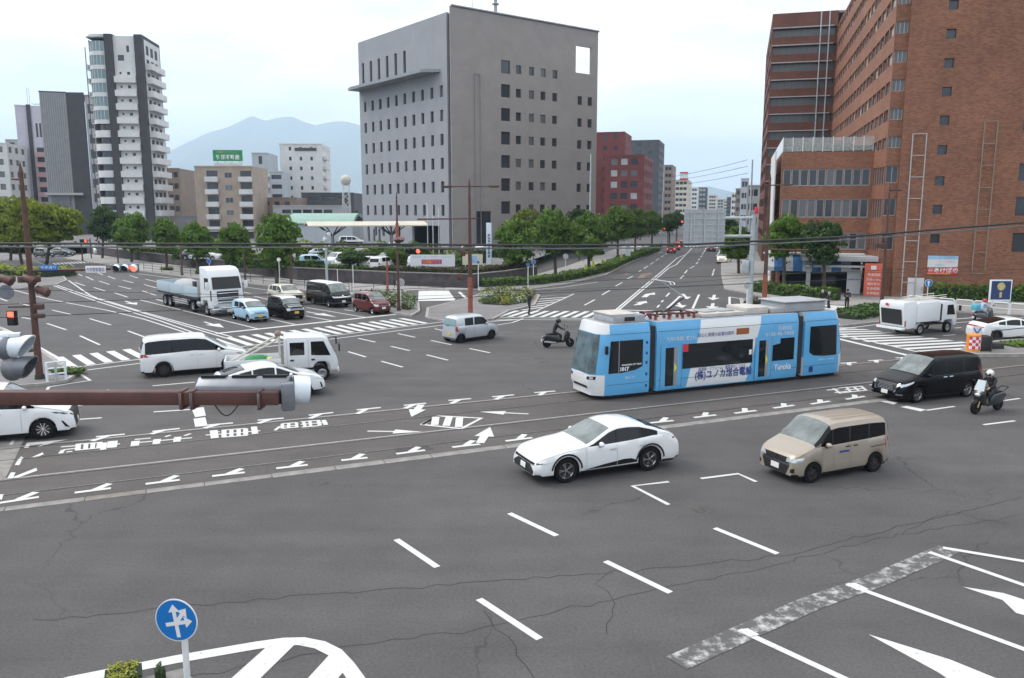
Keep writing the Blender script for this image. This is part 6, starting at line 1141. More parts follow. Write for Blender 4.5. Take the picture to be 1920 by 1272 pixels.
# ---- overhead wires
def wire(label, pts, r, m='wire', group=None, name='overhead_cable'):
    b = MB(); b.path(pts, r, m, 6); o = b.build(name); tag(o, label, 'cable', group); return o
def sag(a, c, s, n=14): return [lerp(Vector(a), Vector(c), i/n)-Vector((0, 0, s*4*(i/n)*(1-i/n))) for i in range(n+1)]
for i, (yl, ym, yr, r) in enumerate(((456.5, 457.5, 424, .021), (463, 463.5, 430, .014))):
    P_ = [AT(-100, yl, 15), AT(300, yl+1, 15), AT(700, ym+1, 15.2), AT(1050, ym+3, 15.5), AT(1300, ym+1, 15.8), AT(1600, ym-14, 16.2), AT(2050, yr-17, 17)]
    wire(['thick black cable crossing the whole view at eye height', 'thinner black cable just below the thick one'][i], P_, r, 'wire' if i == 0 else 'wire_grey', 'telephone cables across the street')
for n_, lb in ((30.16, 'tram contact wire above the far track'), (26.46, 'tram contact wire above the near track')):
    P_ = []
    for k in range(4): P_ += sag(T(-40+k*30, n_, 4.95), T(-10+k*30, n_, 4.95), .06, 6)
    wire(lb, P_, .011, 'wire', 'tram contact wires', 'contact_wire')
wire('thin span wire crossing above the left road', sag(AT(-60, 540, 34), AT(760, 556, 60), .1), .012, 'wire', 'span wires', 'span_wire'); wire('thin span wire from the centre pole over the tram roof', sag(AT(760, 556, 60), AT(1500, 512, 62), .25), .012, 'wire', 'span wires', 'span_wire'); wire('thin span wire above the avenue stop line', sag(AT(885, 545, 56), AT(1440, 530, 60), .2), .012, 'wire', 'span wires', 'span_wire'); wire('thin span wire before the brick hotel', sag(AT(1440, 512, 60), AT(2050, 500, 52), .15), .012, 'wire', 'span wires', 'span_wire')
for k, (y0, y1) in enumerate(((318, 300), (323, 312), (330, 325))): wire(['utility wire over the avenue, topmost', 'utility wire over the avenue, middle one', 'utility wire over the avenue, lowest'][k], sag(AT(1180, y0+20, 230), AT(1402, y1, 118), .8), .03, 'wire', 'utility wires over the avenue')
# ================================================================ vehicles
def carpaint(name, col, rough=.25, metal=0., coat=.6): return mat(name, col, rough, metal, coat=coat)
carpaint('paint_white', (.74, .75, .76)); carpaint('paint_beige', (.345, .295, .24), .35, .15, .3); mat('paint_black', (.004, .004, .005), .22, spec=.2, coat=.04); carpaint('paint_silver', (.52, .55, .58), .35, .5, .4); carpaint('paint_red', (.13, .012, .014), .3, .2); carpaint('paint_blue', (.33, .52, .66), .35); carpaint('paint_cream', (.55, .50, .38), .35); carpaint('paint_darkred', (.28, .02, .02), .35); carpaint('paint_grey', (.10, .10, .105), .3, .3); carpaint('truck_white', (.70, .72, .74), .4, coat=.3); carpaint('bed_blue', (.40, .50, .55), .5, coat=.1)
def interp(C_, x):
    if x <= C_[0][0]: return C_[0][1]
    for (a, va), (b_, vb) in zip(C_, C_[1:]):
        if x <= b_: return va+(vb-va)*(x-a)/(b_-a) if b_ > a else vb
    return C_[-1][1]
def smooth(C_, x, k=.07): return sum(interp(C_, x+d*k)*w for d, w in ((-1, .2), (-.5, .2), (0, .2), (.5, .2), (1, .2)))

def grid_patch(name, pts, castf, off, m_, parent, step=.07):
    """lay a polygon (each row one span wide) on the surface hit by castf"""
    vs0 = sorted(set(round(v, 4) for u, v in pts)); rows = []
    for a, c in zip(vs0, vs0[1:]):
        n = max(1, int(math.ceil((c-a)/step))); rows += [a+(c-a)*i/n for i in range(n)]
    rows.append(vs0[-1]); spans = []
    for v in rows:
        xs = []; vv = min(max(v, vs0[0]+1e-4), vs0[-1]-1e-4)
        for (u0, v0), (u1, v1) in zip(pts, pts[1:]+pts[:1]):
            if (v0 <= vv < v1) or (v1 <= vv < v0): xs.append(u0+(u1-u0)*(vv-v0)/(v1-v0))
        spans.append((min(xs), max(xs)) if xs else spans[-1])
    nu = max(2, int(max(b_-a for a, b_ in spans)/step)+1); b = MB(); P_ = []
    for v, (a, c) in zip(rows, spans): P_.append([castf(a+(c-a)*i/nu, v) for i in range(nu+1)])
    vs_ = []; idx = {}; fs = []
    def vi(i, j):
        h, d = P_[i][j]
        if h is None: return None
        if (i, j) not in idx: idx[(i, j)] = len(vs_); vs_.append(h-d*off)
        return idx[(i, j)]
    for i in range(len(rows)-1):
        for j in range(nu):
            q = [vi(i, j), vi(i, j+1), vi(i+1, j+1), vi(i+1, j)]
            if None not in q: fs.append(q)
    if not fs: return None
    b.add(vs_, fs, m_); return b.build(name, parent, smooth=True)
WHEEL = {}
def wheel_meshes(style):
    if style in WHEEL: return WHEEL[style]
    b = MB(); b.lathe([(.66, -.30), (.86, -.34), (.97, -.30), (1.0, -.18), (1.0, .18), (.97, .30), (.86, .34), (.66, .30)], (0, 0, 0), 'y', 'rubber', 28); o = b.build('wheel', smooth=True); ty = o.data; bpy.data.objects.remove(o)
    rim_m, back, n = {'alloy': ('chrome', 'dark_metal', 10), 'dark': ('dark_metal', 'black', 5), 'two': ('chrome', 'black', 5), 'steel': ('steel', 'steel', 0), 'cap': ('chrome', 'steel', 7), 'truck': ('steel', 'steel', 0), 'black': ('trim_black', 'black', 6)}[style]
    b = MB(); b.lathe([(.66, -.2), (.63, -.27), (.66, .27), (.63, .27), (.58, .1)], (0, 0, 0), 'y', rim_m, 24)
    for s in (-1, 1):
        b.lathe([(0, .06*s), (.62, .1*s)], (0, 0, 0), 'y', back, 24); b.lathe([(0, .22*s), (.11, .2*s), (.13, .1*s)], (0, 0, 0), 'y', rim_m, 14)
        if n:
            for i in range(n):
                a = 2*math.pi*i/n; wd = .20 if n == 5 else .10
                if style == 'two':
                    for e in (-.14, .14): c_, s_ = math.cos(a+e), math.sin(a+e); c0, s0 = math.cos(a), math.sin(a); px, pz = -math.sin(a), math.cos(a); b.add([(c0*.1+px*.03, .2*s, s0*.1+pz*.03), (c_*.62+px*.035, .17*s, s_*.62+pz*.035), (c_*.62-px*.035, .17*s, s_*.62-pz*.035), (c0*.1-px*.03, .2*s, s0*.1-pz*.03)], [(0, 1, 2, 3)], rim_m)
                else: c_, s_ = math.cos(a), math.sin(a); px, pz = -s_*wd/2, c_*wd/2; b.add([(c_*.08+px, .2*s, s_*.08+pz), (c_*.62+px*.8, .17*s, s_*.62+pz*.8), (c_*.62-px*.8, .17*s, s_*.62-pz*.8), (c_*.08-px, .2*s, s_*.08-pz)], [(0, 1, 2, 3)], rim_m)
        else:
            b.lathe([(.2, .14*s), (.45, .2*s), (.6, .16*s)], (0, 0, 0), 'y', rim_m, 20)
            for i in range(6): a = 2*math.pi*i/6; b.tube((.25*math.cos(a), .15*s, .25*math.sin(a)), (.25*math.cos(a), .24*s, .25*math.sin(a)), .045, m='dark_metal', n=6)
    o = b.build('rim', smooth=False); rm = o.data; bpy.data.objects.remove(o); WHEEL[style] = (ty, rm); return WHEEL[style]
def add_wheel(t, x, y, r, w, style, steer=0.):
    ty, rm = wheel_meshes(style); o = link('wheel', ty, t, (x, y, r), steer); o.scale = (r, w/.66, r); link('rim', rm, o); return o
def car(name, label, cat, loc, head, L, W, H, wb, fo, wr, top, belt, paint_, side, ws, rw=None, plan=None, tumble=.24, sill=.2, rail=.05, wheel='alloy', nose=0., tail=0., roofm=None, glass='glass', lights=True, patches=(), mirror=True, steer=0., group=None, pillar=None, sills='trim_black', lean_f=None, apillar=None, plate='plate_white', wsg='glass_shield', tint=None, crown_=.04):
    """x measured from the front bumper backwards; local +x is forward"""
    rz = R(90-head); t = thing(name, label, cat, loc, rz, group)
    plan = plan or [(0, .80), (.06, .88), (.16, .95), (.4, .995), (.9, 1), (L-.9, 1), (L-.35, .985), (L-.1, .93), (L, .87)]
    xs = set([0, L]+[x for x, _ in top]+[q for s in side for q in s]+[ws[0], ws[1]]+(list(rw) if rw else [])); k = 0
    while k < L: xs.add(round(k, 3)); k += .11
    axl = [fo, fo+wb]; ar = wr*1.17
    for a in axl:
        for i in range(-7, 8): xs.add(round(a+ar*math.sin(i*math.pi/14), 3))
    for e in (.02, .05, .09, .14, .2): xs.add(e); xs.add(L-e)
    xs = sorted(x for x in xs if 0 <= x <= L); xs = [x for i, x in enumerate(xs) if i == 0 or x-xs[i-1] > .006 or x == L]
    def X(x, z):     # car x -> local forward coordinate, with raked nose and tail
        f = max(0, 1-x/.8)*nose*max(0, z-.45)*1.0; r = max(0, 1-(L-x)/.5)*tail*max(0, z-.6); return L/2-x-f+r
    xc = (axl[0]+axl[1])/2-L/2
    secs = []
    for x in xs:
        hw = W/2*smooth(plan, x, .04); zt = smooth(top, x, .05); zb = min(smooth(belt, x, .05), zt-.035); zs = sill+(.06 if x < .15 or x > L-.15 else 0)
        for a in axl:
            if abs(x-a) < ar: zs = max(zs, wr*.98+math.sqrt(ar*ar-(x-a)**2)*.98)
        zs = min(zs, zb-.06); gh = zt-zb; zr = zt-min(rail+crown_, gh*.5); yb = hw*.955; yr = yb-tumble*(zr-zb)-.01; dz = zb-zs
        p_ = [(hw*.94, zs), (hw*.985, zs+.1*dz), (hw*1.0, zs+.35*dz), (hw*1.0, zs+.6*dz), (hw*.985, zs+.86*dz), (yb, zb), (yb-.018, zb+min(.014, gh*.1)), (yr+.02, zr-min(.03, gh*.15)), (yr, zr), (yr-.06, zr+(zt-zr)*.55), (yr*.68, zt-(zt-zr)*.16), (yr*.36, zt-.004), (0, zt)]
        secs.append((x, [(X(x, z), y, z) for y, z in p_], gh, zt))
    groups = {}
    def addf(key, m_, ps): groups.setdefault((key, m_), []).append(ps)
    for (x0, s0, g0, t0), (x1, s1, g1, t1) in zip(secs, secs[1:]):
        xm = (x0+x1)/2
        for sgn in (1, -1):
            for j in range(12):
                key, m_ = 'body', paint_
                if j in (0,) and sills: m_ = sills if not any(abs(xm-a) < ar for a in axl) else paint_
                if j == 6 and min(g0, g1) > .06:
                    for i, (a, b_) in enumerate(side):
                        if a-1e-4 <= xm <= b_+1e-4: key, m_ = ('side_window', i, sgn), (tint[i] if tint else glass)
                    if key == 'body' and pillar and side and side[0][0] < xm < side[-1][1]: m_ = pillar
                if j >= 9:
                    if ws[0] <= xm <= ws[1]: key, m_ = 'windshield', wsg
                    elif rw and rw[0] <= xm <= rw[1]: key, m_ = 'rear_window', glass
                    elif roofm and ws[1] < xm < (rw[0] if rw else L): key, m_ = 'roof', roofm
                if j in (7, 8) and apillar and ws[0] <= xm <= ws[1]: m_ = apillar
                q = [s0[j], s1[j], s1[j+1], s0[j+1]]; q = [(a, b_*sgn, c) for a, b_, c in q]; addf(key, m_, q if sgn > 0 else q[::-1])
    for idx, rev in ((0, False), (-1, True)):
        s = secs[idx][1]; ring = [(a, b_, c) for a, b_, c in s]+[(a, -b_, c) for a, b_, c in reversed(s[:-1])]
        for j in range(12):                           # close the ends in strips
            q = [s[j], s[j+1], (s[j+1][0], -s[j+1][1], s[j+1][2]), (s[j][0], -s[j][1], s[j][2])]; addf('body', paint_, q)
    byk = {}
    for (key, m_), fs in groups.items(): byk.setdefault(key, []).append((m_, fs))
    allv = []; allf = []
    for key, lst in byk.items():
        b = MB()
        for m_, fs in lst:
            for q in fs: b.add([(a-0, b_, c) for a, b_, c in q], [(0, 1, 2, 3)], m_); o = len(allv); allv += [Vector(p_) for p_ in q]; allf.append((o, o+1, o+2, o+3))
        b.build(key[0] if isinstance(key, tuple) else key, t, smooth=True, weld=True)
    tree_ = BVHTree.FromPolygons(allv, allf)
    b = MB()                                          # dark underside with wheel wells
    for (x0, s0, *_), (x1, s1, *_) in zip(secs, secs[1:]):
        a, c = s0[0], s1[0]; b.add([(a[0], a[1], a[2]), (c[0], c[1], c[2]), (c[0], -c[1], c[2]), (a[0], -a[1], a[2])], [(0, 1, 2, 3)], 'black')
    b.build('underbody', t)
    def cast(view, u, v):
        if view == 'F': o, d = Vector((L, u, v)), Vector((-1, 0, 0))
        elif view == 'R': o, d = Vector((-L, u, v)), Vector((1, 0, 0))
        elif view == 'S': o, d = Vector((L/2-u, W*2, v)), Vector((0, -1, 0))
        elif view == 'P': o, d = Vector((L/2-u, -W*2, v)), Vector((0, 1, 0))
        else: o, d = Vector((L/2-u, v, 5)), Vector((0, 0, -1))
        def ok(h): return h is not None and (view not in 'FR' or (h.x > L/2-1.0 if view == 'F' else h.x < -L/2+.9))
        h, n_, i, ds = tree_.ray_cast(o, d)
        if not ok(h):
            for k in range(1, 9):
                for dv in ((0, .03*k), (-u*.03*k if view in 'FR' else 0, .02*k), (0, -.02*k)):
                    o2 = Vector(o)
                    if view in 'FR': o2.y += dv[0]; o2.z += dv[1]
                    elif view in 'SP': o2.z += dv[1]
                    else: continue
                    h, n_, i, ds = tree_.ray_cast(o2, d)
                    if ok(h): return h, d
            return None, d
        return h, d
    def patch(pname, view, pts, m_, off=.008, cuts=2, parent=None):
        return grid_patch(pname, pts, lambda u, v: cast(view, u, v), off, m_, parent or t)
    def strip(pname, view, pts, w, m_, off=.012):
        for (a, b_), (c, d_) in zip(pts, pts[1:]):
            n = max(2, int(math.hypot(c-a, d_-b_)/.12)); ln = math.hypot(c-a, d_-b_); ux, uz = -(d_-b_)/ln*w/2, (c-a)/ln*w/2; ring = []
            for i in range(n+1): u, v = a+(c-a)*i/n, b_+(d_-b_)*i/n; ring.append((cast(view, u+ux, v+uz), cast(view, u-ux, v-uz)))
            b = MB()
            for (p0_, p1_), (q0, q1) in zip(ring, ring[1:]):
                if all(k[0] for k in (p0_, p1_, q0, q1)): b.add([k[0]-k[1]*off for k in (p0_, q0, q1, p1_)], [(0, 1, 2, 3)], m_)
            if b.v: b.build(pname, t)
    for pt in patches:
        kind = pt[0]
        if kind == 'strip': _, nm, view, pts, w, m_ = pt; views = ('S', 'P') if view == 'SP' else (view,); [strip(nm, v, pts, w, m_) for v in views]
        else:
            nm, view, pts, m_ = pt[:4]; off = pt[4] if len(pt) > 4 else .008
            if view == 'SP': [patch(nm, v, pts, m_, off) for v in ('S', 'P')]
            elif view in ('FF', 'RR'): [patch(nm, view[0], [(u*s, v) for u, v in pts], m_, off) for s in (1, -1)]
            else: patch(nm, view, pts, m_, off)
    for i, a in enumerate(axl):
        for s in (1, -1): add_wheel(t, L/2-a, s*(W/2-.125), wr, .205, wheel, R(steer) if i == 0 else 0)
    if mirror:
        mxp = ws[0]+.42 if mirror is True else mirror; zb = smooth(belt, mxp, .05)
        for s in (1, -1): b = MB(); b.ball((L/2-mxp, s*(W/2+.07), zb+.07), .1, paint_, 10, 7, (.75, 1.15, .78)); b.b2((L/2-mxp-.03, s*(W/2-.08), zb-.02), (L/2-mxp+.03, s*(W/2+.05), zb+.04), 'trim_black'); b.build('wing_mirror', t, smooth=True)
    return t
def P4(x0, x1, z0, z1): return [(x0, z0), (x1, z0), (x1, z1), (x0, z1)]
def doors(xs, z0, z1, m_='trim_black', w=.012): return [('strip', 'door_gap', 'SP', [(x, z0), (x, z1)], w, m_) for x in xs]
def handles(xs, z, m_='trim_black', w=.17): return [('door_handle', 'SP', P4(x, x+w, z-.018, z+.018), m_, .03) for x in xs]
def wheel_place(front, rear, fo, wb, L, W):
    """near-side wheel contact pixels -> centre of the car and its heading"""
    a, c = V2(G(*front)), V2(G(*rear)); d = (a-c).normalized(); return a, c, d
def place(front, rear, fo, wb, L, W, near=1):
    a, c, d = wheel_place(front, rear, fo, wb, L, W); mid = (a+c)/2; left = Vector((-d.y, d.x, 0)); ctr = mid-left*near*(W/2-.1)+d*((fo+wb/2)-L/2); return ctr, math.degrees(math.atan2(d.x, d.y))
# ---- white fastback sedan in front
Lc, Wc, Hc, wb, fo = 4.93, 1.84, 1.54, 2.85, .98
loc, hd = place((1060, 905), (1216, 882), fo, wb, Lc, Wc, 1)
car('sedan', 'white fastback sedan crossing in front of the tram', 'car', loc, hd, Lc, Wc, Hc, wb, fo, .37,
    [(0, .68), (.06, .80), (.25, .87), (.8, .96), (1.5, 1.04), (1.65, 1.08), (2.45, 1.46), (2.75, 1.53), (3.1, 1.54), (3.5, 1.51), (4.0, 1.38), (4.5, 1.18), (4.72, 1.10), (4.85, 1.04), (4.93, .85)],
    [(0, .62), (.3, .80), (1.0, .92), (1.6, .98), (2.4, 1.0), (3.2, 1.03), (3.9, 1.09), (4.4, 1.1), (4.93, .8)], 'paint_white', [(1.75, 2.62), (2.70, 3.45), (3.52, 4.1)], (1.66, 2.5), (3.75, 4.55), wheel='two', nose=.25, tail=.12, tumble=.36, rail=.05, sill=.24, tint=['glass', 'glass', 'trim_black'], pillar='trim_black',
    patches=[('front_grille', 'F', [(-.62, .28), (.62, .28), (.70, .42), (.42, .58), (-.42, .58), (-.70, .42)], 'black', .012), ('grille_bar', 'F', [(-.66, .59), (.66, .59), (.8, .655), (-.8, .655)], 'trim_black', .012), ('headlight', 'FF', [(.38, .615), (.86, .66), (.87, .685), (.38, .655)], 'black', .016), ('headlight', 'SP', [(.05, .62), (.62, .70), (.30, .66), (.08, .645)], 'black', .01), ('lower_lip', 'F', [(-.78, .23), (.78, .23), (.74, .27), (-.74, .27)], 'chrome', .02), ('number_plate', 'F', P4(-.17, .17, .38, .54), 'plate_white', .03),
             ('side_cladding', 'SP', [(1.52, .33), (3.5, .36), (3.15, .50), (2.9, .51), (2.2, .43)], 'trim_black', .01), ('tail_light', 'SP', [(4.62, .93), (4.88, .93), (4.88, .97), (4.66, .98)], 'lamp_red', .008), ('tail_light', 'R', P4(-.8, .8, .92, .98), 'lamp_red', .01), ('number_plate', 'R', P4(-.17, .17, .55, .71), 'plate_white', .02)]+doors((1.62, 2.66, 3.62), .34, .98, 'paint_silver')+handles((2.42, 3.42), .86, 'paint_silver', .2)+
    [('strip', 'wheel_arch_trim', 'SP', [(a+(.37*1.17+.06)*math.cos(R(q)), .37+(.37*1.17+.06)*math.sin(R(q))) for q in range(4, 177, 12)], .055, 'trim_black') for a in (fo, fo+wb)])
# ---- beige tall wagon
Lc, Wc, Hc, wb, fo = 3.81, 1.645, 1.745, 2.48, .70
BOX = lambda L, h, hood, cowl, ws0, ws1: [(0, hood-.12), (.05, hood), (.2, hood+.07), (cowl, hood+.2), (ws0, hood+.26), (ws1, h-.04), (ws1+.3, h), (L-.9, h), (L-.3, h-.03), (L-.08, h-.10), (L-.03, h-.2), (L, h-.5)]
loc, hd = place((1519, 905), (1637, 884), fo, wb, Lc, Wc, 1)
car('tall_wagon', 'beige tall wagon driving beside the white fastback sedan', 'car', loc, hd, Lc, Wc, Hc, wb, fo, .30, BOX(Lc, 1.745, .86, .62, .72, 1.35), [(0, .72), (.3, .88), (.75, 1.03), (1.2, 1.03), (2.4, 1.06), (3.6, 1.10), (3.81, .9)], 'paint_beige', [(.98, 1.42), (1.46, 2.08), (2.14, 2.85), (2.92, 3.62)], (.74, 1.37), None, wheel='dark', tumble=.13, rail=.12, nose=.06, tail=.05, sill=.2, pillar='trim_black', apillar='trim_black', crown_=.05,
    patches=[('grille', 'F', [(-.52, .60), (.52, .60), (.55, .78), (-.55, .78)], 'black', .012), ('grille_bar', 'F', [(-.55, .55), (.55, .55), (.55, .60), (-.55, .60)], 'chrome', .016), ('lower_grille', 'F', [(-.44, .27), (.44, .27), (.56, .55), (-.56, .55)], 'black', .011), ('headlight', 'FF', [(.42, .64), (.79, .66), (.80, .79), (.45, .77)], 'lamp_clear', .016), ('headlight', 'SP', [(.06, .66), (.3, .70), (.34, .80), (.08, .78)], 'lamp_clear', .012), ('fog_lamp', 'FF', [(.60, .36), (.72, .36), (.72, .50), (.62, .47)], 'black', .012), ('number_plate', 'F', P4(-.165, .165, .36, .525), 'plate_white', .028), ('emblem', 'F', P4(-.06, .06, .67, .77), 'chrome', .024),
             ('rear_window', 'R', P4(-.66, .66, 1.12, 1.58), 'glass', .012), ('tail_light', 'RR', [(.68, .7), (.79, .7), (.79, 1.05), (.68, 1.05)], 'lamp_red', .012), ('number_plate', 'R', P4(-.165, .165, .72, .885), 'plate_white', .02), ('door_logo', 'SP', [(1.66, .80), (2.05, .80), (2.05, .86), (1.66, .86)], 'text_blue', .008)]+doors((1.0, 1.44, 2.11), .3, 1.03, 'brown_wall')+handles((1.9, 2.2), .97)+[('strip', 'roof_groove', 'T', [(1.6, y), (3.5, y)], .02, 'brown_wall') for y in (-.45, -.22, .0, .22, .45)]+[('strip', 'slide_rail', 'SP', [(2.9, .84), (3.6, .85)], .02, 'trim_black')])
# ---- black minivan
Lc, Wc, Hc, wb, fo = 4.77, 1.74, 1.87, 2.86, .95
loc, hd = place((1720, 755), (1809, 744.5), fo, wb, Lc, Wc, 1)
MV = lambda L, h, hood, ws0, ws1: [(0, hood-.2), (.06, hood-.05), (.3, hood+.04), (ws0-.05, hood+.22), (ws0, hood+.25), (ws1, h-.06), (ws1+.45, h), (L-1.0, h), (L-.35, h-.04), (L-.12, h-.12), (L-.04, h-.3), (L, h-.7)]
car('minivan', 'black minivan on the near track beside the motor scooter', 'car', loc, hd, Lc, Wc, Hc, wb, fo, .33, MV(Lc, 1.86, .92, .95, 1.85), [(0, .7), (.4, .92), (1.0, 1.05), (1.5, 1.06), (3.0, 1.08), (4.5, 1.1), (4.77, .9)], 'paint_black', [(1.25, 1.72), (1.78, 2.5), (2.56, 3.5), (3.56, 4.55)], (.98, 1.9), None, wheel='two', tumble=.16, rail=.08, nose=.2, tail=.08,
    patches=[('grille', 'F', [(-.42, .48), (.42, .48), (.55, .82), (-.55, .82)], 'dark_metal', .012), ('grille_trim', 'FF', [(.44, .46), (.52, .46), (.66, .84), (.58, .84)], 'chrome', .018), ('headlight', 'FF', [(.60, .68), (.82, .74), (.85, .86), (.62, .78)], 'lamp_clear', .016), ('headlight', 'SP', [(.08, .68), (.62, .86), (.66, .93), (.1, .80)], 'lamp_clear', .012), ('number_plate', 'F', P4(-.165, .165, .34, .50), 'plate_white', .03), ('fog_trim', 'FF', P4(.58, .80, .36, .42), 'chrome', .015), ('rear_window', 'R', P4(-.68, .68, 1.12, 1.66), 'glass', .012), ('tail_light', 'RR', P4(.72, .83, .8, 1.3), 'lamp_red', .012)]+handles((2.28, 2.62), 1.0, 'chrome', .2)+[('grille_slat', 'F', P4(-.40+.02*i, .40-.02*i, .54+.06*i, .56+.06*i), 'steel', .02) for i in range(4)])
# ---- silver kei wagon going away
Lc, Wc, Hc, wb, fo = 3.395, 1.475, 1.66, 2.4, .58
KEI = lambda h=1.66, hood=.88: [(0, hood-.14), (.05, hood-.02), (.2, hood+.04), (.55, hood+.14), (.64, hood+.2), (1.25, h-.05), (1.6, h), (2.7, h-.01), (3.15, h-.05), (3.28, h-.12), (3.36, h-.3), (3.395, h-.62)]
KB = [(0, .7), (.3, .86), (.7, .98), (1.2, .99), (2.4, 1.0), (3.2, 1.03), (3.395, .85)]
KS = [(.86, 1.28), (1.33, 1.95), (2.02, 2.62), (2.68, 3.05)]
loc, hd = place((923, 635.5), (862, 644), fo, wb, Lc, Wc, -1)
car('kei_wagon', 'silver small wagon turning away past the centre lamp pole', 'car', loc, hd, Lc, Wc, Hc, wb, fo, .275, KEI(1.64, .88), KB, 'paint_silver', [(.9, 1.95), (2.02, 2.68)], (.66, 1.28), None, wheel='black', tumble=.14, rail=.09, nose=.06, tail=.08, sill=.19,
    patches=[('rear_window', 'R', [(-.60, 1.02), (.60, 1.02), (.56, 1.44), (-.56, 1.44)], 'glass_teal', .014), ('tail_light', 'RR', [(.60, .72), (.71, .72), (.71, 1.0), (.62, 1.0)], 'lamp_red', .014), ('tail_light', 'SP', [(3.2, .72), (3.37, .72), (3.34, 1.0), (3.24, 1.0)], 'lamp_red', .012), ('number_plate', 'R', P4(-.165, .165, .45, .61), 'plate_yellow', .02), ('headlight', 'FF', P4(.45, .70, .62, .78), 'lamp_clear', .015), ('rear_bumper_gap', 'R', P4(-.6, .6, .24, .32), 'black', .012), ('wiper', 'R', P4(-.02, .3, 1.0, 1.03), 'trim_black', .03)]+doors((.95, 1.99, 2.72), .28, .98, 'paint_grey')+handles((1.75, 2.5), .86, 'paint_silver'))
KEIF = [('headlight', 'FF', [(.44, .62), (.70, .64), (.71, .80), (.46, .78)], 'lamp_clear', .016), ('headlight', 'SP', [(.04, .64), (.26, .68), (.28, .80), (.06, .78)], 'lamp_clear', .012), ('lower_grille', 'F', P4(-.45, .45, .3, .42), 'black', .012), ('rear_window', 'R', P4(-.56, .56, 1.02, 1.42), 'glass', .014), ('tail_light', 'RR', P4(.6, .71, .7, 1.0), 'lamp_red', .014)]
# ---- queue at the stop line
QH = math.degrees(math.atan2((G(483, 616)-G(263, 563)).x, (G(483, 616)-G(263, 563)).y))
def at_front(px, L, back=0.): p_ = V2(G(*px)); return p_-az(QH)*(L/2+back)
car('kei_hatchback', 'dark red small hatchback waiting at the stop line', 'car', at_front((720, 590), 3.395), QH, 3.395, 1.475, 1.62, 2.4, .58, .275, KEI(1.63, .9), KB, 'paint_red', KS, (.66, 1.28), None, wheel='cap', tumble=.14, rail=.09, nose=.06, tail=.08, patches=KEIF+[('number_plate', 'F', P4(-.165, .165, .42, .585), 'plate_white', .025), ('grille_bar', 'F', P4(-.42, .42, .66, .70), 'chrome', .014)]+doors((.95, 1.99), .28, .98, 'black'))
car('kei_hatchback', 'pale blue small hatchback waiting in front of the truck', 'car', at_front((489, 605), 3.395), QH, 3.395, 1.475, 1.52, 2.4, .58, .27, KEI(1.52, .88), [(0, .68), (.3, .84), (.7, .95), (1.2, .96), (2.4, .97), (3.2, .98), (3.395, .82)], 'paint_blue', [(.9, 1.95), (2.02, 2.75)], (.66, 1.2), None, wheel='cap', tumble=.14, rail=.09, nose=.05, tail=.06, patches=KEIF+[('number_plate', 'F', P4(-.165, .165, .38, .54), 'plate_yellow', .025), ('front_slot', 'F', P4(-.32, .32, .64, .665), 'black', .012)]+doors((.95, 1.99), .28, .95, 'metal_panel'), roofm='truck_white')
car('kei_wagon', 'black boxy small wagon with white roof waiting beside the pale blue hatchback', 'car', at_front((557, 600), 3.395), QH, 3.395, 1.475, 1.66, 2.425, .55, .285, KEI(1.66, .95), [(0, .76), (.3, .92), (.7, 1.02), (1.2, 1.03), (2.4, 1.04), (3.2, 1.05), (3.395, .9)], 'paint_black', KS, (.64, 1.1), None, wheel='black', tumble=.1, rail=.09, nose=.03, tail=.05, roofm='truck_white', patches=[('headlight', 'FF', [(.46, .68), (.68, .68), (.70, .86), (.46, .86)], 'lamp_clear', .02), ('grille', 'F', P4(-.42, .42, .70, .84), 'steel', .014), ('lower_bumper', 'F', P4(-.6, .6, .32, .56), 'trim_black', .012), ('number_plate', 'F', P4(-.165, .165, .46, .625), 'plate_yellow', .03), ('bonnet', 'T', P4(.1, .55, -.55, .55), 'metal_panel', .006), ('rear_window', 'R', P4(-.56, .56, 1.05, 1.45), 'glass', .014)])
car('panel_van', 'black long van waiting behind the dark red hatchback', 'car', at_front((645, 577), 4.84), QH, 4.84, 1.80, 1.99, 2.57, 1.0, .34, [(0, .75), (.05, .98), (.25, 1.08), (.45, 1.15), (.55, 1.2), (1.25, 1.9), (1.6, 1.99), (4.5, 1.99), (4.75, 1.93), (4.8, 1.8), (4.84, 1.3)], [(0, .8), (.3, 1.0), (.8, 1.12), (2, 1.14), (4.84, 1.16)], 'paint_black', [(.95, 1.65), (1.75, 3.1), (3.2, 4.6)], (.56, 1.28), None, wheel='alloy', tumble=.09, rail=.1, nose=.12, tail=.04, roofm='truck_white', patches=[('headlight', 'FF', [(.44, .80), (.84, .82), (.86, .95), (.46, .92)], 'lamp_clear', .016), ('grille_bar', 'F', P4(-.44, .44, .82, .90), 'chrome', .014), ('lower_grille', 'F', P4(-.6, .6, .34, .52), 'black', .012), ('number_plate', 'F', P4(-.165, .165, .42, .585), 'plate_white', .026), ('emblem', 'F', P4(-.07, .07, .93, 1.02), 'chrome', .02), ('wiper_panel', 'F', P4(-.7, .7, 1.09, 1.13), 'trim_black', .012)]+doors((1.7,), .3, 1.1, 'steel', .02), wsg='glass_shield')
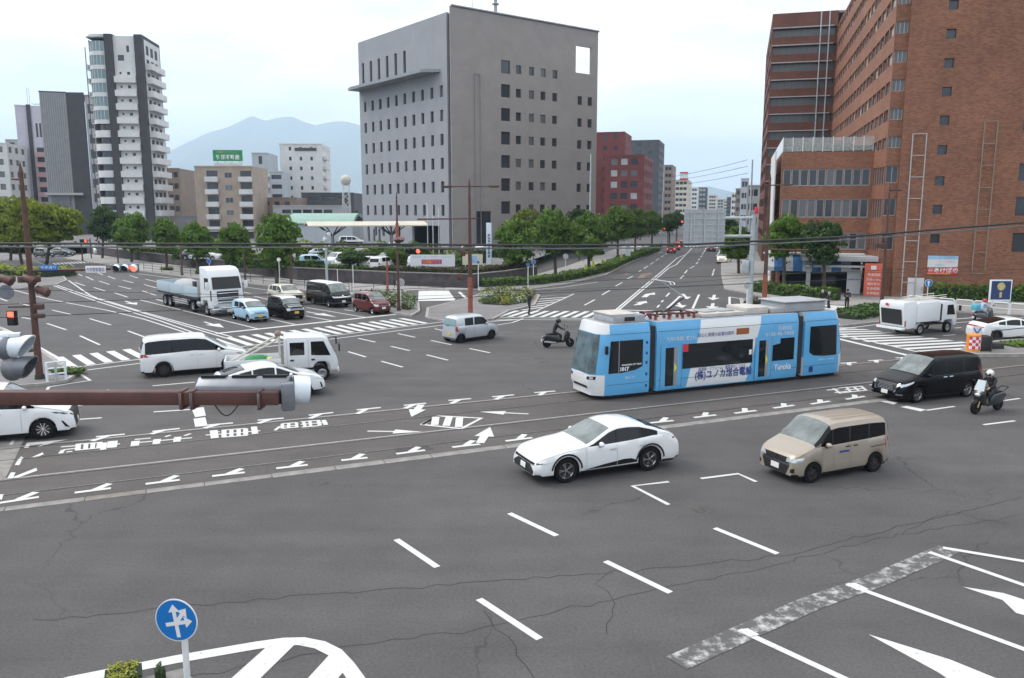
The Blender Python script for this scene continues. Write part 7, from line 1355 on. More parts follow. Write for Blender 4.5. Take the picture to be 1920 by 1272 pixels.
car('compact_suv', 'cream compact crossover waiting behind the black boxy wagon', 'car', at_front((558, 572), 3.995), QH, 3.995, 1.695, 1.62, 2.525, .82, .33, [(0, .78), (.06, .92), (.3, .98), (.95, 1.06), (1.1, 1.12), (1.65, 1.56), (1.9, 1.62), (3.2, 1.6), (3.7, 1.5), (3.85, 1.3), (3.995, .95)], [(0, .72), (.4, .92), (1.1, 1.04), (2.5, 1.06), (3.7, 1.1), (3.995, .9)], 'paint_cream', [(1.35, 2.1), (2.17, 2.95), (3.02, 3.5)], (1.12, 1.7), (3.55, 3.85), wheel='dark', tumble=.22, nose=.1, patches=[('headlight', 'FF', [(.48, .72), (.80, .74), (.80, .86), (.5, .84)], 'lamp_clear', .016), ('indicator', 'F', P4(.6, .82, .66, .72), 'lamp_amber', .016), ('grille', 'F', P4(-.48, .48, .5, .84), 'black', .012), ('number_plate', 'F', P4(-.165, .165, .42, .58), 'plate_white', .026)])
# ---- white minivans on the left
AL_T = MV(4.99, 1.93, 1.0, 1.05, 2.05)
def alphard(label, loc, hd, steer=0., wheel='dark'):
    return car('minivan', label, 'car', loc, hd, 4.99, 1.85, 1.94, 3.0, 1.0, .36, AL_T, [(0, .76), (.4, .98), (1.0, 1.1), (1.5, 1.12), (2.6, 1.18), (3.6, 1.14), (4.9, 1.1), (4.99, .9)], 'paint_white', [(1.2, 1.62), (1.68, 2.45), (2.52, 3.55), (3.62, 4.8)], (1.07, 2.08), None, wheel=wheel, tumble=.15, rail=.1, nose=.16, tail=.08, steer=steer,
        patches=[('grille', 'F', [(-.55, .32), (.55, .32), (.74, .95), (-.74, .95)], 'dark_metal', .012), ('headlight', 'FF', [(.66, .80), (.90, .82), (.90, .93), (.70, .93)], 'lamp_clear', .016), ('headlight', 'SP', [(.05, .78), (.58, .90), (.70, .96), (.1, .90)], 'black', .01), ('number_plate', 'F', P4(-.165, .165, .42, .58), 'plate_white', .03), ('rear_window', 'R', P4(-.72, .72, 1.2, 1.72), 'glass', .012), ('tail_light', 'SP', [(4.6, 1.02), (4.96, 1.0), (4.96, 1.16), (4.78, 1.14)], 'lamp_red', .012), ('tail_light', 'RR', P4(.55, .88, 1.0, 1.14), 'lamp_red', .014), ('number_plate', 'R', P4(-.165, .165, .7, .86), 'plate_white', .02), ('fog_slot', 'SP', [(.16, .36), (.3, .4), (.42, .62), (.36, .62)], 'trim_black', .01)]+doors((1.62, 2.49), .34, 1.1, 'paint_silver')+handles((2.2, 2.6), 1.0, 'paint_silver', .2), pillar='trim_black')
loc, hd = place((84, 823), (-66, 839.5), 1.0, 3.0, 4.99, 1.85, -1); alphard('white minivan nosing in under the rusty signal arm', V2(G(84, 823))+az(66.5)*(-1.5)+Vector((-az(66.5).y, az(66.5).x, 0))*.82, 67.5, 0, 'alloy')
loc, hd = place((437, 693.5), (322, 709.5), 1.0, 3.0, 4.99, 1.85, -1); alphard('white minivan following the white crew cab truck', loc, 64.0, 4)
# ---- white hatchback behind the signal
loc = V2(G(572, 744))-az(64)*1.35+Vector((-az(64).y, az(64).x, 0))*.8
car('hatchback', 'white aerodynamic hatchback behind the hanging traffic signal', 'car', loc-az(64)*.0, 62, 4.48, 1.745, 1.49, 2.7, .98, .32, [(0, .66), (.06, .8), (.3, .9), (.95, 1.02), (1.05, 1.05), (1.95, 1.43), (2.3, 1.49), (2.7, 1.48), (3.5, 1.36), (4.1, 1.2), (4.3, 1.12), (4.4, .95), (4.48, .7)], [(0, .62), (.4, .84), (1.1, .96), (2.4, .98), (3.6, 1.04), (4.3, 1.05), (4.48, .8)], 'paint_white', [(1.2, 2.05), (2.12, 3.0), (3.06, 3.55)], (1.07, 2.0), (3.3, 4.2), wheel='cap', tumble=.32, nose=.22, tail=.05, patches=[('headlight', 'SP', [(.12, .66), (.55, .78), (.82, .90), (.3, .80)], 'lamp_clear', .012), ('headlight', 'FF', [(.48, .62), (.80, .68), (.82, .78), (.5, .72)], 'lamp_clear', .014), ('lower_grille', 'F', P4(-.6, .6, .28, .46), 'black', .012), ('fog_slot', 'SP', [(.12, .34), (.2, .34), (.26, .58), (.2, .58)], 'black', .01), ('number_plate', 'F', P4(-.165, .165, .40, .56), 'plate_white', .026), ('tail_light', 'RR', P4(.5, .8, .8, 1.0), 'lamp_red', .012)])
# ---- white coupe-like saloon at the right edge
loc = V2(G(1876, 641))+az(82)*1.2+Vector((-az(82).y, az(82).x, 0))*.8
car('liftback', 'white liftback passing the black handrail of the tram stop', 'car', loc, 86, 4.6, 1.78, 1.43, 2.75, .95, .34, [(0, .64), (.06, .76), (.3, .86), (1.0, .98), (1.15, 1.02), (2.05, 1.38), (2.4, 1.43), (2.8, 1.42), (3.5, 1.3), (4.2, 1.12), (4.4, 1.06), (4.52, .9), (4.6, .7)], [(0, .6), (.4, .8), (1.1, .93), (2.4, .95), (3.6, 1.0), (4.4, 1.0), (4.6, .75)], 'paint_white', [(1.3, 2.15), (2.22, 3.1), (3.16, 3.6)], (1.17, 2.1), (3.05, 4.25), wheel='dark', tumble=.34, nose=.2, tail=.08, patches=[('tail_light', 'R', P4(-.78, .78, .82, .90), 'lamp_red', .012), ('number_plate', 'R', P4(-.165, .165, .42, .58), 'plate_white', .02), ('headlight', 'FF', P4(.5, .8, .62, .72), 'lamp_clear', .014)])
# ---- far cars on the avenue
def simple(label, loc, hd, pm, kind='kei', pl='plate_white', amber=False, group=None, roofm=None):
    L, W, h = (3.395, 1.475, 1.62) if kind == 'kei' else (4.3, 1.74, 1.5)
    tp_ = KEI(h) if kind == 'kei' else [(0, .64), (.06, .78), (.3, .88), (1.0, 1.0), (1.15, 1.04), (1.9, 1.4), (2.3, 1.48), (3.0, 1.47), (3.6, 1.36), (3.95, 1.1), (4.2, 1.0), (4.3, .7)]
    bt_ = KB if kind == 'kei' else [(0, .6), (.4, .82), (1.1, .95), (2.4, .98), (3.6, 1.0), (4.3, .75)]
    return car('hatchback' if kind == 'kei' else 'sedan', label, 'car', loc, hd, L, W, h, 2.4 if kind == 'kei' else 2.6, .58 if kind == 'kei' else .85, .28 if kind == 'kei' else .31, tp_, bt_, pm, [(.9, 1.95), (2.02, 2.75)] if kind == 'kei' else [(1.3, 2.1), (2.17, 3.0), (3.06, 3.45)], (.66, 1.28) if kind == 'kei' else (1.17, 1.95), None if kind == 'kei' else (3.3, 3.95), wheel='steel', tumble=.14 if kind == 'kei' else .3, rail=.08, nose=.08, tail=.06, group=group, roofm=roofm, mirror=True,
        patches=[('headlight', 'FF', P4(.44*W/1.475, .68*W/1.475, .62, .77), 'lamp_amber' if amber else 'lamp_clear', .016), ('tail_light', 'RR', P4(.52*W/1.475, .69*W/1.475, .72, .95), 'red_lamp' if 'brak' in label else 'lamp_red', .014), ('rear_window', 'R', P4(-.55, .55, 1.0, 1.38), 'glass', .014), ('number_plate', 'F', P4(-.165, .165, .4, .56), pl, .026), ('number_plate', 'R', P4(-.165, .165, .45, .61), pl, .02)])
for i, (x_, y_, pm) in enumerate([(1259, 474.5, 'paint_darkred'), (1268, 469, 'paint_darkred'), (1275, 465, 'paint_darkred')]): simple(['red small car braking at the tail of the avenue queue', 'red small car braking between two others in the avenue queue', 'red small car braking at the head of the avenue queue'][i], V2(G(x_, y_)), 15.5, pm, group='red cars queueing on the avenue')
simple('white car with lit amber headlamps driving down the avenue', V2(G(1353, 495))+az(15.5)*2, 195.5, 'paint_white', 'kei', 'plate_yellow', True, roofm=None); simple('dusty pink car further up the avenue', V2(G(1334, 471)), 195.5, 'paint_red', 'sedan')
# ---- parked cars behind the wall
PK = [((690, 506), 12, 'paint_white', 'sedan', 'white sedan parked nose out by the car park wall'), ((712, 509), 20, 'paint_white', 'kei', 'white small car parked by the shrub tree'), ((722, 497), 190, 'paint_grey', 'sedan', 'grey sedan parked behind the white small car'), ((625, 500), 200, 'paint_white', 'kei', 'white small car parked behind the speaker pole'), ((648, 505), 15, 'paint_white', 'sedan', 'white sedan parked beside the scraggy shrub'), ((603, 485), 75, 'paint_silver', 'sedan', 'silver sedan parked across at the hedge'), ((672, 490), 190, 'paint_cream', 'kei', 'cream small car parked in the second row'), ((745, 474), 80, 'paint_white', 'kei', 'white small car parked near the entrance'), ((765, 478), 80, 'paint_grey', 'sedan', 'dark sedan parked near the entrance'), ((905, 482), 80, 'paint_white', 'sedan', 'white sedan parked behind the pylon sign'), ((790, 508), 90, 'paint_white', 'kei', 'white small car parked under the campaign board'), ((585, 505), 90, 'paint_blue', 'kei', 'pale blue small car parked left of the speaker pole'), ((885, 478), 85, 'paint_silver', 'sedan', 'silver sedan parked behind the notice board'), ((380, 490), 100, 'paint_white', 'sedan', 'white sedan parked behind the street trees'), ((397, 485), 100, 'paint_silver', 'kei', 'silver small car parked behind the street trees'), ((362, 489), 100, 'paint_grey', 'sedan', 'dark sedan parked behind the street trees')]
for px_, hd_, pm, kd, lb in PK: simple(lb, G(px_[0], px_[1], LOTZ)+Vector((0, 1.5, 0)), hd_, pm, kd, group='cars parked behind the wall')
car('station_wagon', 'white and black patrol wagon with roof beacon parked by the annex', 'car', G(648, 463, LOTZ)+Vector((0, 6, 0)), 92, 4.9, 1.8, 1.75, 2.7, .95, .33, [(0, .7), (.06, .86), (.3, .96), (1.0, 1.06), (1.1, 1.1), (1.8, 1.68), (2.1, 1.75), (4.3, 1.74), (4.6, 1.65), (4.75, 1.3), (4.9, .9)], [(0, .66), (.4, .9), (1.1, 1.02), (4.6, 1.05), (4.9, .85)], 'truck_white', [(1.4, 2.2), (2.27, 3.2), (3.3, 4.4)], (1.12, 1.85), None, wheel='steel', tumble=.16, patches=[('door_panel', 'SP', P4(.2, 4.6, .3, .7), 'paint_black', .006), ('beacon', 'T', P4(2.2, 2.6, -.4, .4), 'cream_wall', .2)])
car('panel_van', 'white van standing far down the left road under the red signal', 'car', G(180, 478)+Vector((0, 1, 0)), 150, 4.7, 1.75, 2.0, 2.5, 1.0, .32, [(0, .75), (.05, .98), (.25, 1.08), (.55, 1.2), (1.2, 1.9), (1.6, 1.99), (4.4, 1.99), (4.65, 1.9), (4.7, 1.3)], [(0, .8), (.3, 1.0), (.8, 1.12), (4.7, 1.16)], 'truck_white', [(.95, 1.65), (1.75, 3.0)], (.56, 1.25), None, wheel='steel', tumble=.08, rail=.1)
simple('dark small car passing behind the median trees', G(30, 488)+Vector((0, 8, 0)), 110, 'paint_grey'); simple('dark sedan behind the median tree trunks', G(62, 486)+Vector((0, 9, 0)), 110, 'paint_grey', 'sedan')
# ================================================================ tram
mat('tram_blue', (.115, .40, .70), .35, coat=.3, var=.04, scale=1.); mat('tram_white', (.74, .75, .76), .35, coat=.3); mat('tram_glass', (.014, .017, .019), .07, spec=.6); mat('tram_shield', (.05, .08, .085), .06, ior=1.7, var=.7, scale=2.4); mat('rubber_bellows', (.03, .032, .035), .8); mat('roof_box', (.36, .37, .39), .6, .2, var=.1, scale=2); mat('roof_lid', (.50, .47, .43), .6, var=.12, scale=3); mat('insulator', (.22, .05, .04), .5, var=.3, scale=9); mat('led', (.06, .03, .015), .5, emit=(.6, .18, .03), estr=.15); mat('door_grey', (.30, .27, .24), .5)  # tram_shield: teal mottling paints reflections into the windshield colour
S0 = 23.2; tram = thing('tram', 'pale blue and white articulated tram crossing the junction', 'tram', T(S0, 30.16, 0), R(90-TA))
ZL = [.2, .42, .65, 1.08, 1.6, 2.2, 2.78, 2.98, 3.18]
YO = [.97, 1.0, 1.0, 1.0, 1.0, 1.0, 1.0, .955, .90]
class Patcher:
    def __init__(s, v, f, parent): s.t = BVHTree.FromPolygons(v, f); s.p = parent
    def cast(s, view, u, v):
        o, d = {'N': (Vector((u, -4, v)), Vector((0, 1, 0))), 'W': (Vector((u, 4, v)), Vector((0, -1, 0))), 'F': (Vector((-12, u, v)), Vector((1, 0, 0))), 'R': (Vector((12, u, v)), Vector((-1, 0, 0)))}[view]
        h = s.t.ray_cast(o, d)[0]; return h, d
    def patch(s, name, view, pts, m_, off=.01, cuts=2, parent=None):
        return grid_patch(name, pts, lambda u, v: s.cast(view, u, v), off, m_, parent or s.p)
AV, AF = [], []
def module(name, x0, x1, nose=0):
    W2 = 1.225; L = x1-x0; es = sorted(set([0, .05, .12, .22, .35, .55, .8, 1.2, L])) if nose else [0, .03, L-.03, L]; es = [e for e in es if e <= L]; b = MB(); rings = []
    for e in es:
        k = 1.0
        if nose: k = min(1, .62+.38*(1-(1-min(1, e/.85))**2.2))
        else: k = .985 if e in (0, L) else 1
        ring = []
        for z, yo in zip(ZL, YO):
            sh = 0
            if nose: sh = max(0, z-1.0)*.20*max(0, 1-e/1.3)+(.10 if z < .5 else 0)*max(0, 1-e/.5)
            x = (x0+e+sh) if nose <= 0 else (x1-e-sh)
            if nose == 0: x = x0+e
            ring.append((x, W2*k*yo, z))
        rings.append((e, ring))
    def face(q, m_): b.add(q, [(0, 1, 2, 3)], m_); o = len(AV); AV.extend([Vector(p_) for p_ in q]); AF.append((o, o+1, o+2, o+3))
    for (e0, r0), (e1, r1) in zip(rings, rings[1:]):
        for j in range(8):
            m_ = 'tram_blue'
            if nose and e1 <= .56 and (j < 3 or j >= 6): m_ = 'tram_white'
            for s in (1, -1): face([(r0[j][0], s*r0[j][1], r0[j][2]), (r1[j][0], s*r1[j][1], r1[j][2]), (r1[j+1][0], s*r1[j+1][1], r1[j+1][2]), (r0[j+1][0], s*r0[j+1][1], r0[j+1][2])], m_)
        face([(r0[8][0], -r0[8][1], 3.18), (r1[8][0], -r1[8][1], 3.18), (r1[8][0], r1[8][1], 3.18), (r0[8][0], r0[8][1], 3.18)], 'roof_box' if not (nose and e1 <= .56) else 'tram_white')
    for r in (rings[0][1], rings[-1][1]):
        for j in range(8): face([(r[j][0], r[j][1], r[j][2]), (r[j+1][0], r[j+1][1], r[j+1][2]), (r[j+1][0], -r[j+1][1], r[j+1][2]), (r[j][0], -r[j][1], r[j][2])], 'tram_white' if nose and (j < 3 or j >= 6) else 'tram_blue')
    return b.build(name, tram, smooth=True, weld=True)
module('front_cab', 16.25-S0, 18.95-S0, -1); module('middle_body', 19.3-S0, 27.02-S0); module('rear_cab', 27.4-S0, 30.15-S0, 1)
PT = Patcher(AV, AF, tram)
def X_(s): return s-S0
for v in 'NW':
    PT.patch('white_band', v, [(X_(20.85), .24), (X_(24.1), .24), (X_(24.9), 3.16), (X_(21.6), 3.16)], 'tram_white', .004, 3)
    PT.patch('cab_window', v, [(X_(16.95), 1.14), (X_(17.6), 1.14), (X_(18.25), 1.22), (X_(18.6), 1.36), (X_(18.6), 2.5), (X_(17.05), 2.5)], 'tram_glass', .008, 3)
    PT.patch('rear_cab_window', v, [(X_(27.72), 1.3), (X_(28.0), 1.14), (X_(28.6), 1.08), (X_(29.42), 1.08), (X_(29.35), 2.52), (X_(27.72), 2.52)], 'tram_glass', .008, 3)
    PT.patch('window', v, [(X_(20.62), 1.07), (X_(24.4), 1.07), (X_(24.4), 2.15), (X_(20.62), 2.15)], 'tram_glass', .010, 2); PT.patch('window', v, [(X_(25.55), 1.05), (X_(26.8), 1.05), (X_(26.8), 2.08), (X_(25.98), 2.08), (X_(25.98), 1.85), (X_(25.55), 1.85)], 'tram_glass', .010, 2)
    for s, w in ((19.5, 1.06), (24.55, .92)):
        fr = PT.patch('door', v, [(X_(s), .26), (X_(s+w), .26), (X_(s+w), 2.2), (X_(s), 2.2)], 'tram_blue', .022, 2)
        PT.patch('door_pane', v, [(X_(s+w*.22), .38), (X_(s+w*.62), .38), (X_(s+w*.62), 2.05), (X_(s+w*.22), 2.05)], 'tram_glass', .03, 2, fr); PT.patch('door_edge', v, [(X_(s+w*.64), .38), (X_(s+w*.8), .38), (X_(s+w*.8), 2.05), (X_(s+w*.64), 2.05)], 'door_grey', .03, 2, fr); PT.patch('door_sticker', v, [(X_(s+w*.65), .95), (X_(s+w*.78), 1.15), (X_(s+w*.65), 1.4)], 'flag_yellow', .034, 1, fr)
        for a in (s-.012, s+w): PT.patch('door_gap', v, [(X_(a), .26), (X_(a+.012), .26), (X_(a+.012), 2.2), (X_(a), 2.2)], 'trim_black', .024, 2)
    for s0_, s1_ in ((16.9, 18.92), (19.35, 26.98), (27.45, 29.4)): PT.patch('skirt_seam', v, [(X_(s0_), .645), (X_(s1_), .645), (X_(s1_), .66), (X_(s0_), .66)], 'trim_black', .006, 3); PT.patch('roof_seam', v, [(X_(s0_), 2.77), (X_(s1_), 2.77), (X_(s1_), 2.785), (X_(s0_), 2.785)], 'trim_black', .006, 3)
    for s, z in ((18.75, 2.35), (18.75, 1.9), (18.75, 1.5), (18.75, 1.0), (18.75, .5)): PT.patch('vent', v, [(X_(s), z-.06), (X_(s+.1), z-.06), (X_(s+.1), z+.06), (X_(s), z+.06)], 'text_blue', .006, 1)
    PT.patch('hatch', v, [(X_(18.4), .25), (X_(18.62), .25), (X_(18.62), .58), (X_(18.4), .58)], 'tram_blue', .012, 1); PT.patch('vent', v, [(X_(27.75), .35), (X_(28.0), .35), (X_(28.0), .62), (X_(27.75), .62)], 'text_blue', .006, 1)
    PT.patch('destination_display', v, [(X_(23.45), 2.4), (X_(24.15), 2.4), (X_(24.15), 2.68), (X_(23.45), 2.68)], 'led', .012, 1); PT.patch('red_notice', v, [(X_(20.62), 1.82), (X_(20.9), 1.82), (X_(20.9), 2.14), (X_(20.62), 2.14)], 'banner_red', .014, 1); PT.patch('sticker', v, [(X_(24.2), 1.45), (X_(24.34), 1.45), (X_(24.34), 1.68), (X_(24.2), 1.68)], 'white_sign', .014, 1)
    PT.patch('window_pillar', v, [(X_(17.42), 1.16), (X_(17.46), 1.16), (X_(17.46), 2.49), (X_(17.42), 2.49)], 'steel', .014, 2)
for v in 'FR':
    PT.patch('windshield', v, [(-.98, 1.12), (.98, 1.12), (.96, 2.0), (.92, 2.76), (-.92, 2.76), (-.96, 2.0)], 'tram_shield' if v == 'F' else 'tram_glass', .018, 4)
    for s in (1, -1): PT.patch('headlight', v, [(s*.62, .86), (s*.98, .88), (s*1.0, 1.02), (s*.64, 1.0)], 'trim_black', .012, 2); PT.patch('headlight_lens', v, [(s*.8, .90), (s*.92, .90), (s*.92, .99), (s*.8, .99)], 'lamp_clear', .02, 1)
    PT.patch('bumper_slot', v, [(-.6, .46), (.6, .46), (.6, .58), (-.6, .58)], 'trim_black', .012, 2); PT.patch('number_strip', v, [(-.3, 1.02), (.3, 1.02), (.3, 1.1), (-.3, 1.1)], 'white_sign', .014, 1)
b = MB(); b.tube((X_(16.62), -.1, 1.15), (X_(16.74), -.42, 1.75), .015, m='trim_black', n=6); b.tube((X_(16.62), .5, 1.15), (X_(16.78), .2, 1.8), .015, m='trim_black', n=6); b.build('wiper', tram)
for s in (-1, 1): b = MB(); b.box((X_(16.82), s*1.28, 2.15), (.12, .1, .34), 'trim_black'); b.build('wing_mirror', tram, bevel=.02)
b = MB()
for s in (19.13, 27.2): b.b2((X_(s)-.2, -1.08, .3), (X_(s)+.2, 1.08, 3.0), 'rubber_bellows')
b.build('bellows', tram)
b = MB(); b.b2((X_(16.9), -.95, .05), (X_(29.6), .95, .24), 'black'); b.build('underframe', tram)
for s in (17.8, 28.6):
    for y in (-.72, .72):
        for e in (-.4, .4): b = MB(); b.lathe([(0, -.05), (.3, -.05), (.3, .05), (0, .05)], (X_(s+e), y, .3), 'y', 'steel', 18); b.build('wheel', tram)
def tbox(name, s0_, s1_, y0, y1, z0, z1, m_='roof_box', bv=.03): b = MB(); b.b2((X_(s0_), y0, z0), (X_(s1_), y1, z1), m_); return b.build(name, tram, bevel=bv)
o = tbox('air_conditioner', 17.35, 18.9, -.85, .85, 3.18, 3.5); b = MB(); b.b2((X_(17.3), -.8, 3.51), (X_(18.5), .8, 3.55), 'roof_lid'); b.build('lid', o); b = MB(); b.b2((X_(17.9), -.862, 3.25), (X_(18.4), -.852, 3.42), 'black'); b.build('vent', o)
tbox('roof_panel', 21.9, 24.2, -.85, .85, 3.19, 3.36, 'roof_lid'); tbox('roof_hatch', 22.2, 22.9, -.5, .4, 3.37, 3.42, 'roof_box'); tbox('roof_hatch', 23.1, 23.9, -.5, .4, 3.37, 3.42, 'roof_box'); tbox('resistor_box', 24.4, 25.6, -.75, .75, 3.19, 3.5, 'roof_lid'); tbox('battery_box', 25.7, 26.6, -.8, .8, 3.19, 3.42); tbox('equipment_box', 26.5, 28.9, -.85, .85, 3.2, 3.62); tbox('equipment_lid', 26.4, 29.0, -.95, .95, 3.63, 3.7, 'roof_box')
b = MB()
for s in (19.6, 20.3, 21.0, 21.6):
    for y in (-.6, -.2, .35): b.lathe([(.0, 3.18), (.09, 3.19), (.05, 3.24), (.1, 3.28), (.05, 3.33), (.09, 3.37), (0, 3.4)], (X_(s), y, 0), 'z', 'insulator', 10)
for y in (-.6, .35): b.tube((X_(19.4), y, 3.42), (X_(21.8), y, 3.42), .04, m='dark_metal'); 
for s in (19.6, 20.6, 21.6): b.tube((X_(s), -.65, 3.42), (X_(s), .4, 3.42), .04, m='insulator')
b.path([(X_(19.0), -.5, 3.3), (X_(19.2), -.55, 3.45), (X_(19.4), -.4, 3.3), (X_(19.5), -.2, 3.45)], .03, 'black', 6); b.build('pantograph_base', tram)
b = MB(); b.tube((X_(20.4), -.1, 3.45), (X_(21.4), -.1, 4.05), .05, .04, 'dark_metal'); b.tube((X_(21.4), -.1, 4.05), (X_(20.16), -.1, 4.80), .035, .025, 'grey_pole'); b.tube((X_(20.7), .12, 3.45), (X_(21.4), 0, 4.0), .02, m='dark_metal')
b.tube((X_(20.16), -.75, 4.82), (X_(20.16), .65, 4.82), .025, m='steel'); b.tube((X_(20.36), -.75, 4.80), (X_(20.36), .65, 4.80), .025, m='steel')
for y in (-.75, .65): b.path([(X_(20.16), y, 4.82), (X_(20.16), y*1.18, 4.72), (X_(20.36), y*1.18, 4.72), (X_(20.36), y, 4.80)], .015, 'steel', 6)
b.build('pantograph', tram, smooth=True)
def tt(body, s, z, size, m_, width=None, bold=0., n=28.935-.026): text_on('lettering', body, size, m_, tram, T(s, n, z), TS, (0, 0, 1), width, bold)
tt('(株)ユノカ総合電設', 22.85, .70, .42, 'text_blue', 3.1, .008); tt('給湯器・リフォーム・蓄電池のことなら', 22.75, 1.0-.02, .17, 'text_blue', 2.55); tt('九州の皆様に愛され、', 20.55, 2.42, .2, 'white_sign', 1.55); tt('安心と実績の創業30周年', 22.35, 2.5, .2, 'text_blue', 1.95)
tt('迅速対応', 26.2, 2.55, .22, 'white_sign', .8); tt('0120-95-7050', 25.9, 2.3, .24, 'white_sign', 1.65); tt('Yunoka', 26.15, .76, .4, 'white_sign', 1.0, .01); tt('1017', 17.72, 1.3, .22, 'white_sign', .42, .012, 28.935-.03); tt('KAGOSHIMA CITY TRAM', 18.05, 1.47, .09, 'white_sign', .95, .004, 28.935-.03); tt('電気とガス', 18.0, .92, .12, 'white_sign', .5); tt('株式会社ユノカ総合電設', 28.75, .92, .1, 'white_sign', 1.0)
# ================================================================ trucks
def wheels(t, lst, r, w, style='truck'):
    for x, y in lst: add_wheel(t, x, y, r, w, style)
# long flatbed truck in the queue
p0_ = V2(G(430, 593)); t = thing('flatbed_truck', 'long white truck with grey blue drop side bed waiting behind the pale blue hatchback', 'truck', p0_, R(90-QH)); W2 = 1.22
b = MB(); b.prism([(0, .55), (-.02, 1.3), (-.16, 2.05), (-.42, 3.0), (-.75, 3.45), (-1.3, 3.62), (-2.2, 3.66), (-2.25, .75), (-1.95, .75), (-1.85, 1.15), (-1.0, 1.15), (-.85, .55)], -W2, W2, 'truck_white'); b.build('cab', t, bevel=.07, seg=3)
b = MB(); b.add([(-.150+.03, y*.9, 2.05) if k == 0 else (-.405+.03, y*.86, 2.93) for k, y in ((0, -W2), (0, W2), (1, W2), (1, -W2))], [(0, 1, 2, 3)], 'glass'); b.build('windshield', t)
for s in (1, -1):
    b = MB(); b.add([(-.45, s*(W2+.012), 2.05), (-1.35, s*(W2+.012), 2.0), (-1.35, s*(W2+.012), 2.85), (-.62, s*(W2+.012), 2.85)], [(0, 1, 2, 3)], 'glass'); b.build('side_window', t); b = MB(); b.b2((-.25, s*(W2+.15), 2.0), (-.12, s*(W2+.4), 2.6), 'truck_white'); b.b2((-.2, s*W2, 2.55), (-.17, s*(W2+.2), 2.6), 'steel'); b.build('wing_mirror', t, bevel=.03)
    b = MB(); b.b2((-.0, s*.72, .72), (.05, s*1.15, .98), 'lamp_clear'); b.build('headlight', t, bevel=.03)
    b = MB(); b.b2((-.12, s*(W2+.003), 1.2), (-.3, s*(W2+.02), 1.95), 'trim_black'); b.build('side_vent', t)
for i in range(5): b = MB(); b.b2((.0-.012*i, -.8, 1.0+.17*i), (.06-.012*i, .8, 1.1+.17*i), 'chrome' if i % 2 == 0 else 'dark_metal'); b.build('grille_bar', t, bevel=.015)
b = MB(); b.b2((-.05, -.82, .98), (-.025, .82, 1.9), 'trim_black'); b.build('grille', t)
b = MB(); b.prism([(.1, .28), (.1, .62), (0, .72), (-.6, .68), (-.6, .3)], -W2, W2, 'chrome'); b.build('bumper', t, bevel=.04); b = MB(); b.b2((.105, -.18, .35), (.125, .18, .55), 'plate_white'); b.build('number_plate', t)
b = MB(); b.b2((-11.3, -.45, .75), (-2.0, .45, 1.05), 'dark_metal'); b.build('chassis', t); BX0, BX1 = -11.6, -2.75
b = MB(); b.b2((BX0, -W2, 1.08), (BX1, W2, 1.22), 'dark_metal'); b.build('bed_floor', t)
for s in (1, -1):
    for i in range(3): a = BX0+.05+i*(BX1-BX0-.1)/3; b = MB(); b.b2((a+.03, s*(W2-.04), 1.23), (a+(BX1-BX0-.1)/3-.03, s*W2, 2.05), 'bed_blue'); b.build('side_board', t, bevel=.015)
    for k in (.55, .72, .9): b = MB(); b.tube((-8.2, s*(W2-.06), k), (-4.9, s*(W2-.06), k), .03, m='steel', n=6); b.build('side_guard_rail', t)
b = MB(); b.b2((BX0, -W2, 1.23), (BX0+.05, W2, 2.05), 'bed_blue'); b.build('tail_board', t, bevel=.015); b = MB(); b.b2((BX1-.05, -W2, 1.23), (BX1+.02, W2, 2.6), 'grey_wall'); b.build('headboard', t, bevel=.02)
wheels(t, [(-1.42, 1.02), (-1.42, -1.02), (-4.2, .98), (-4.2, -.98), (-9.1, .98), (-9.1, -.98), (-10.2, .98), (-10.2, -.98)], .48, .28)
b = MB(); b.lathe([(0, -.35), (.3, -.35), (.3, .35), (0, .35)], (-2.9, -.85, .75), 'x', 'steel', 16); b.build('fuel_tank', t, smooth=True)
cg = thing('cargo_bundle', 'grey tarpaulin bundle and dark crates loaded on the flatbed truck', 'cargo', V2(p0_)-az(QH)*6.5+Vector((0, 0, 1.22)), R(90-QH))
b = MB(); b.ball((-1.6, 0, .5), 1.0, 'grey_wall', 14, 8, (1.7, .95, .62)); b.build('tarpaulin', cg, smooth=True)
for i, (x, y, w, h_, m_) in enumerate(((1.0, -.2, .5, 1.05, 'dark_metal'), (1.6, .3, .6, .9, 'trim_black'), (2.6, 0, .7, 1.15, 'brown_wall'), (3.1, -.5, .5, 1.1, 'grey_wall'))): b = MB(); b.b2((x-w/2, y-w/2, 0), (x+w/2, y+w/2, h_), m_); b.build('crate', cg, bevel=.03)
# crew cab pickup truck
hdc = 74; c0 = V2(G(605, 713)); dd_ = az(hdc); ll = Vector((-dd_.y, dd_.x, 0)); t = thing('crew_cab_truck', 'white crew cab truck with ladder frame and green tarp in its low bed', 'truck', c0+dd_*.72+ll*.78, R(90-hdc)); W2 = .85
b = MB(); b.prism([(0, .45), (0, .95), (-.06, 1.15), (-.42, 1.93), (-.65, 2.06), (-2.25, 2.1), (-2.4, 2.02), (-2.42, .62), (-1.12, .62), (-1.05, .78), (-.9, .9), (-.55, .9), (-.4, .78), (-.33, .45)], -W2, W2, 'truck_white'); b.build('cab', t, bevel=.05, seg=3)
b = MB(); b.add([(-.085, -.76, 1.2), (-.085, .76, 1.2), (-.405, .72, 1.88), (-.405, -.72, 1.88)], [(0, 1, 2, 3)], 'glass_shield'); b.v = [v+Vector((.03, 0, .01)) for v in b.v]; b.build('windshield', t)
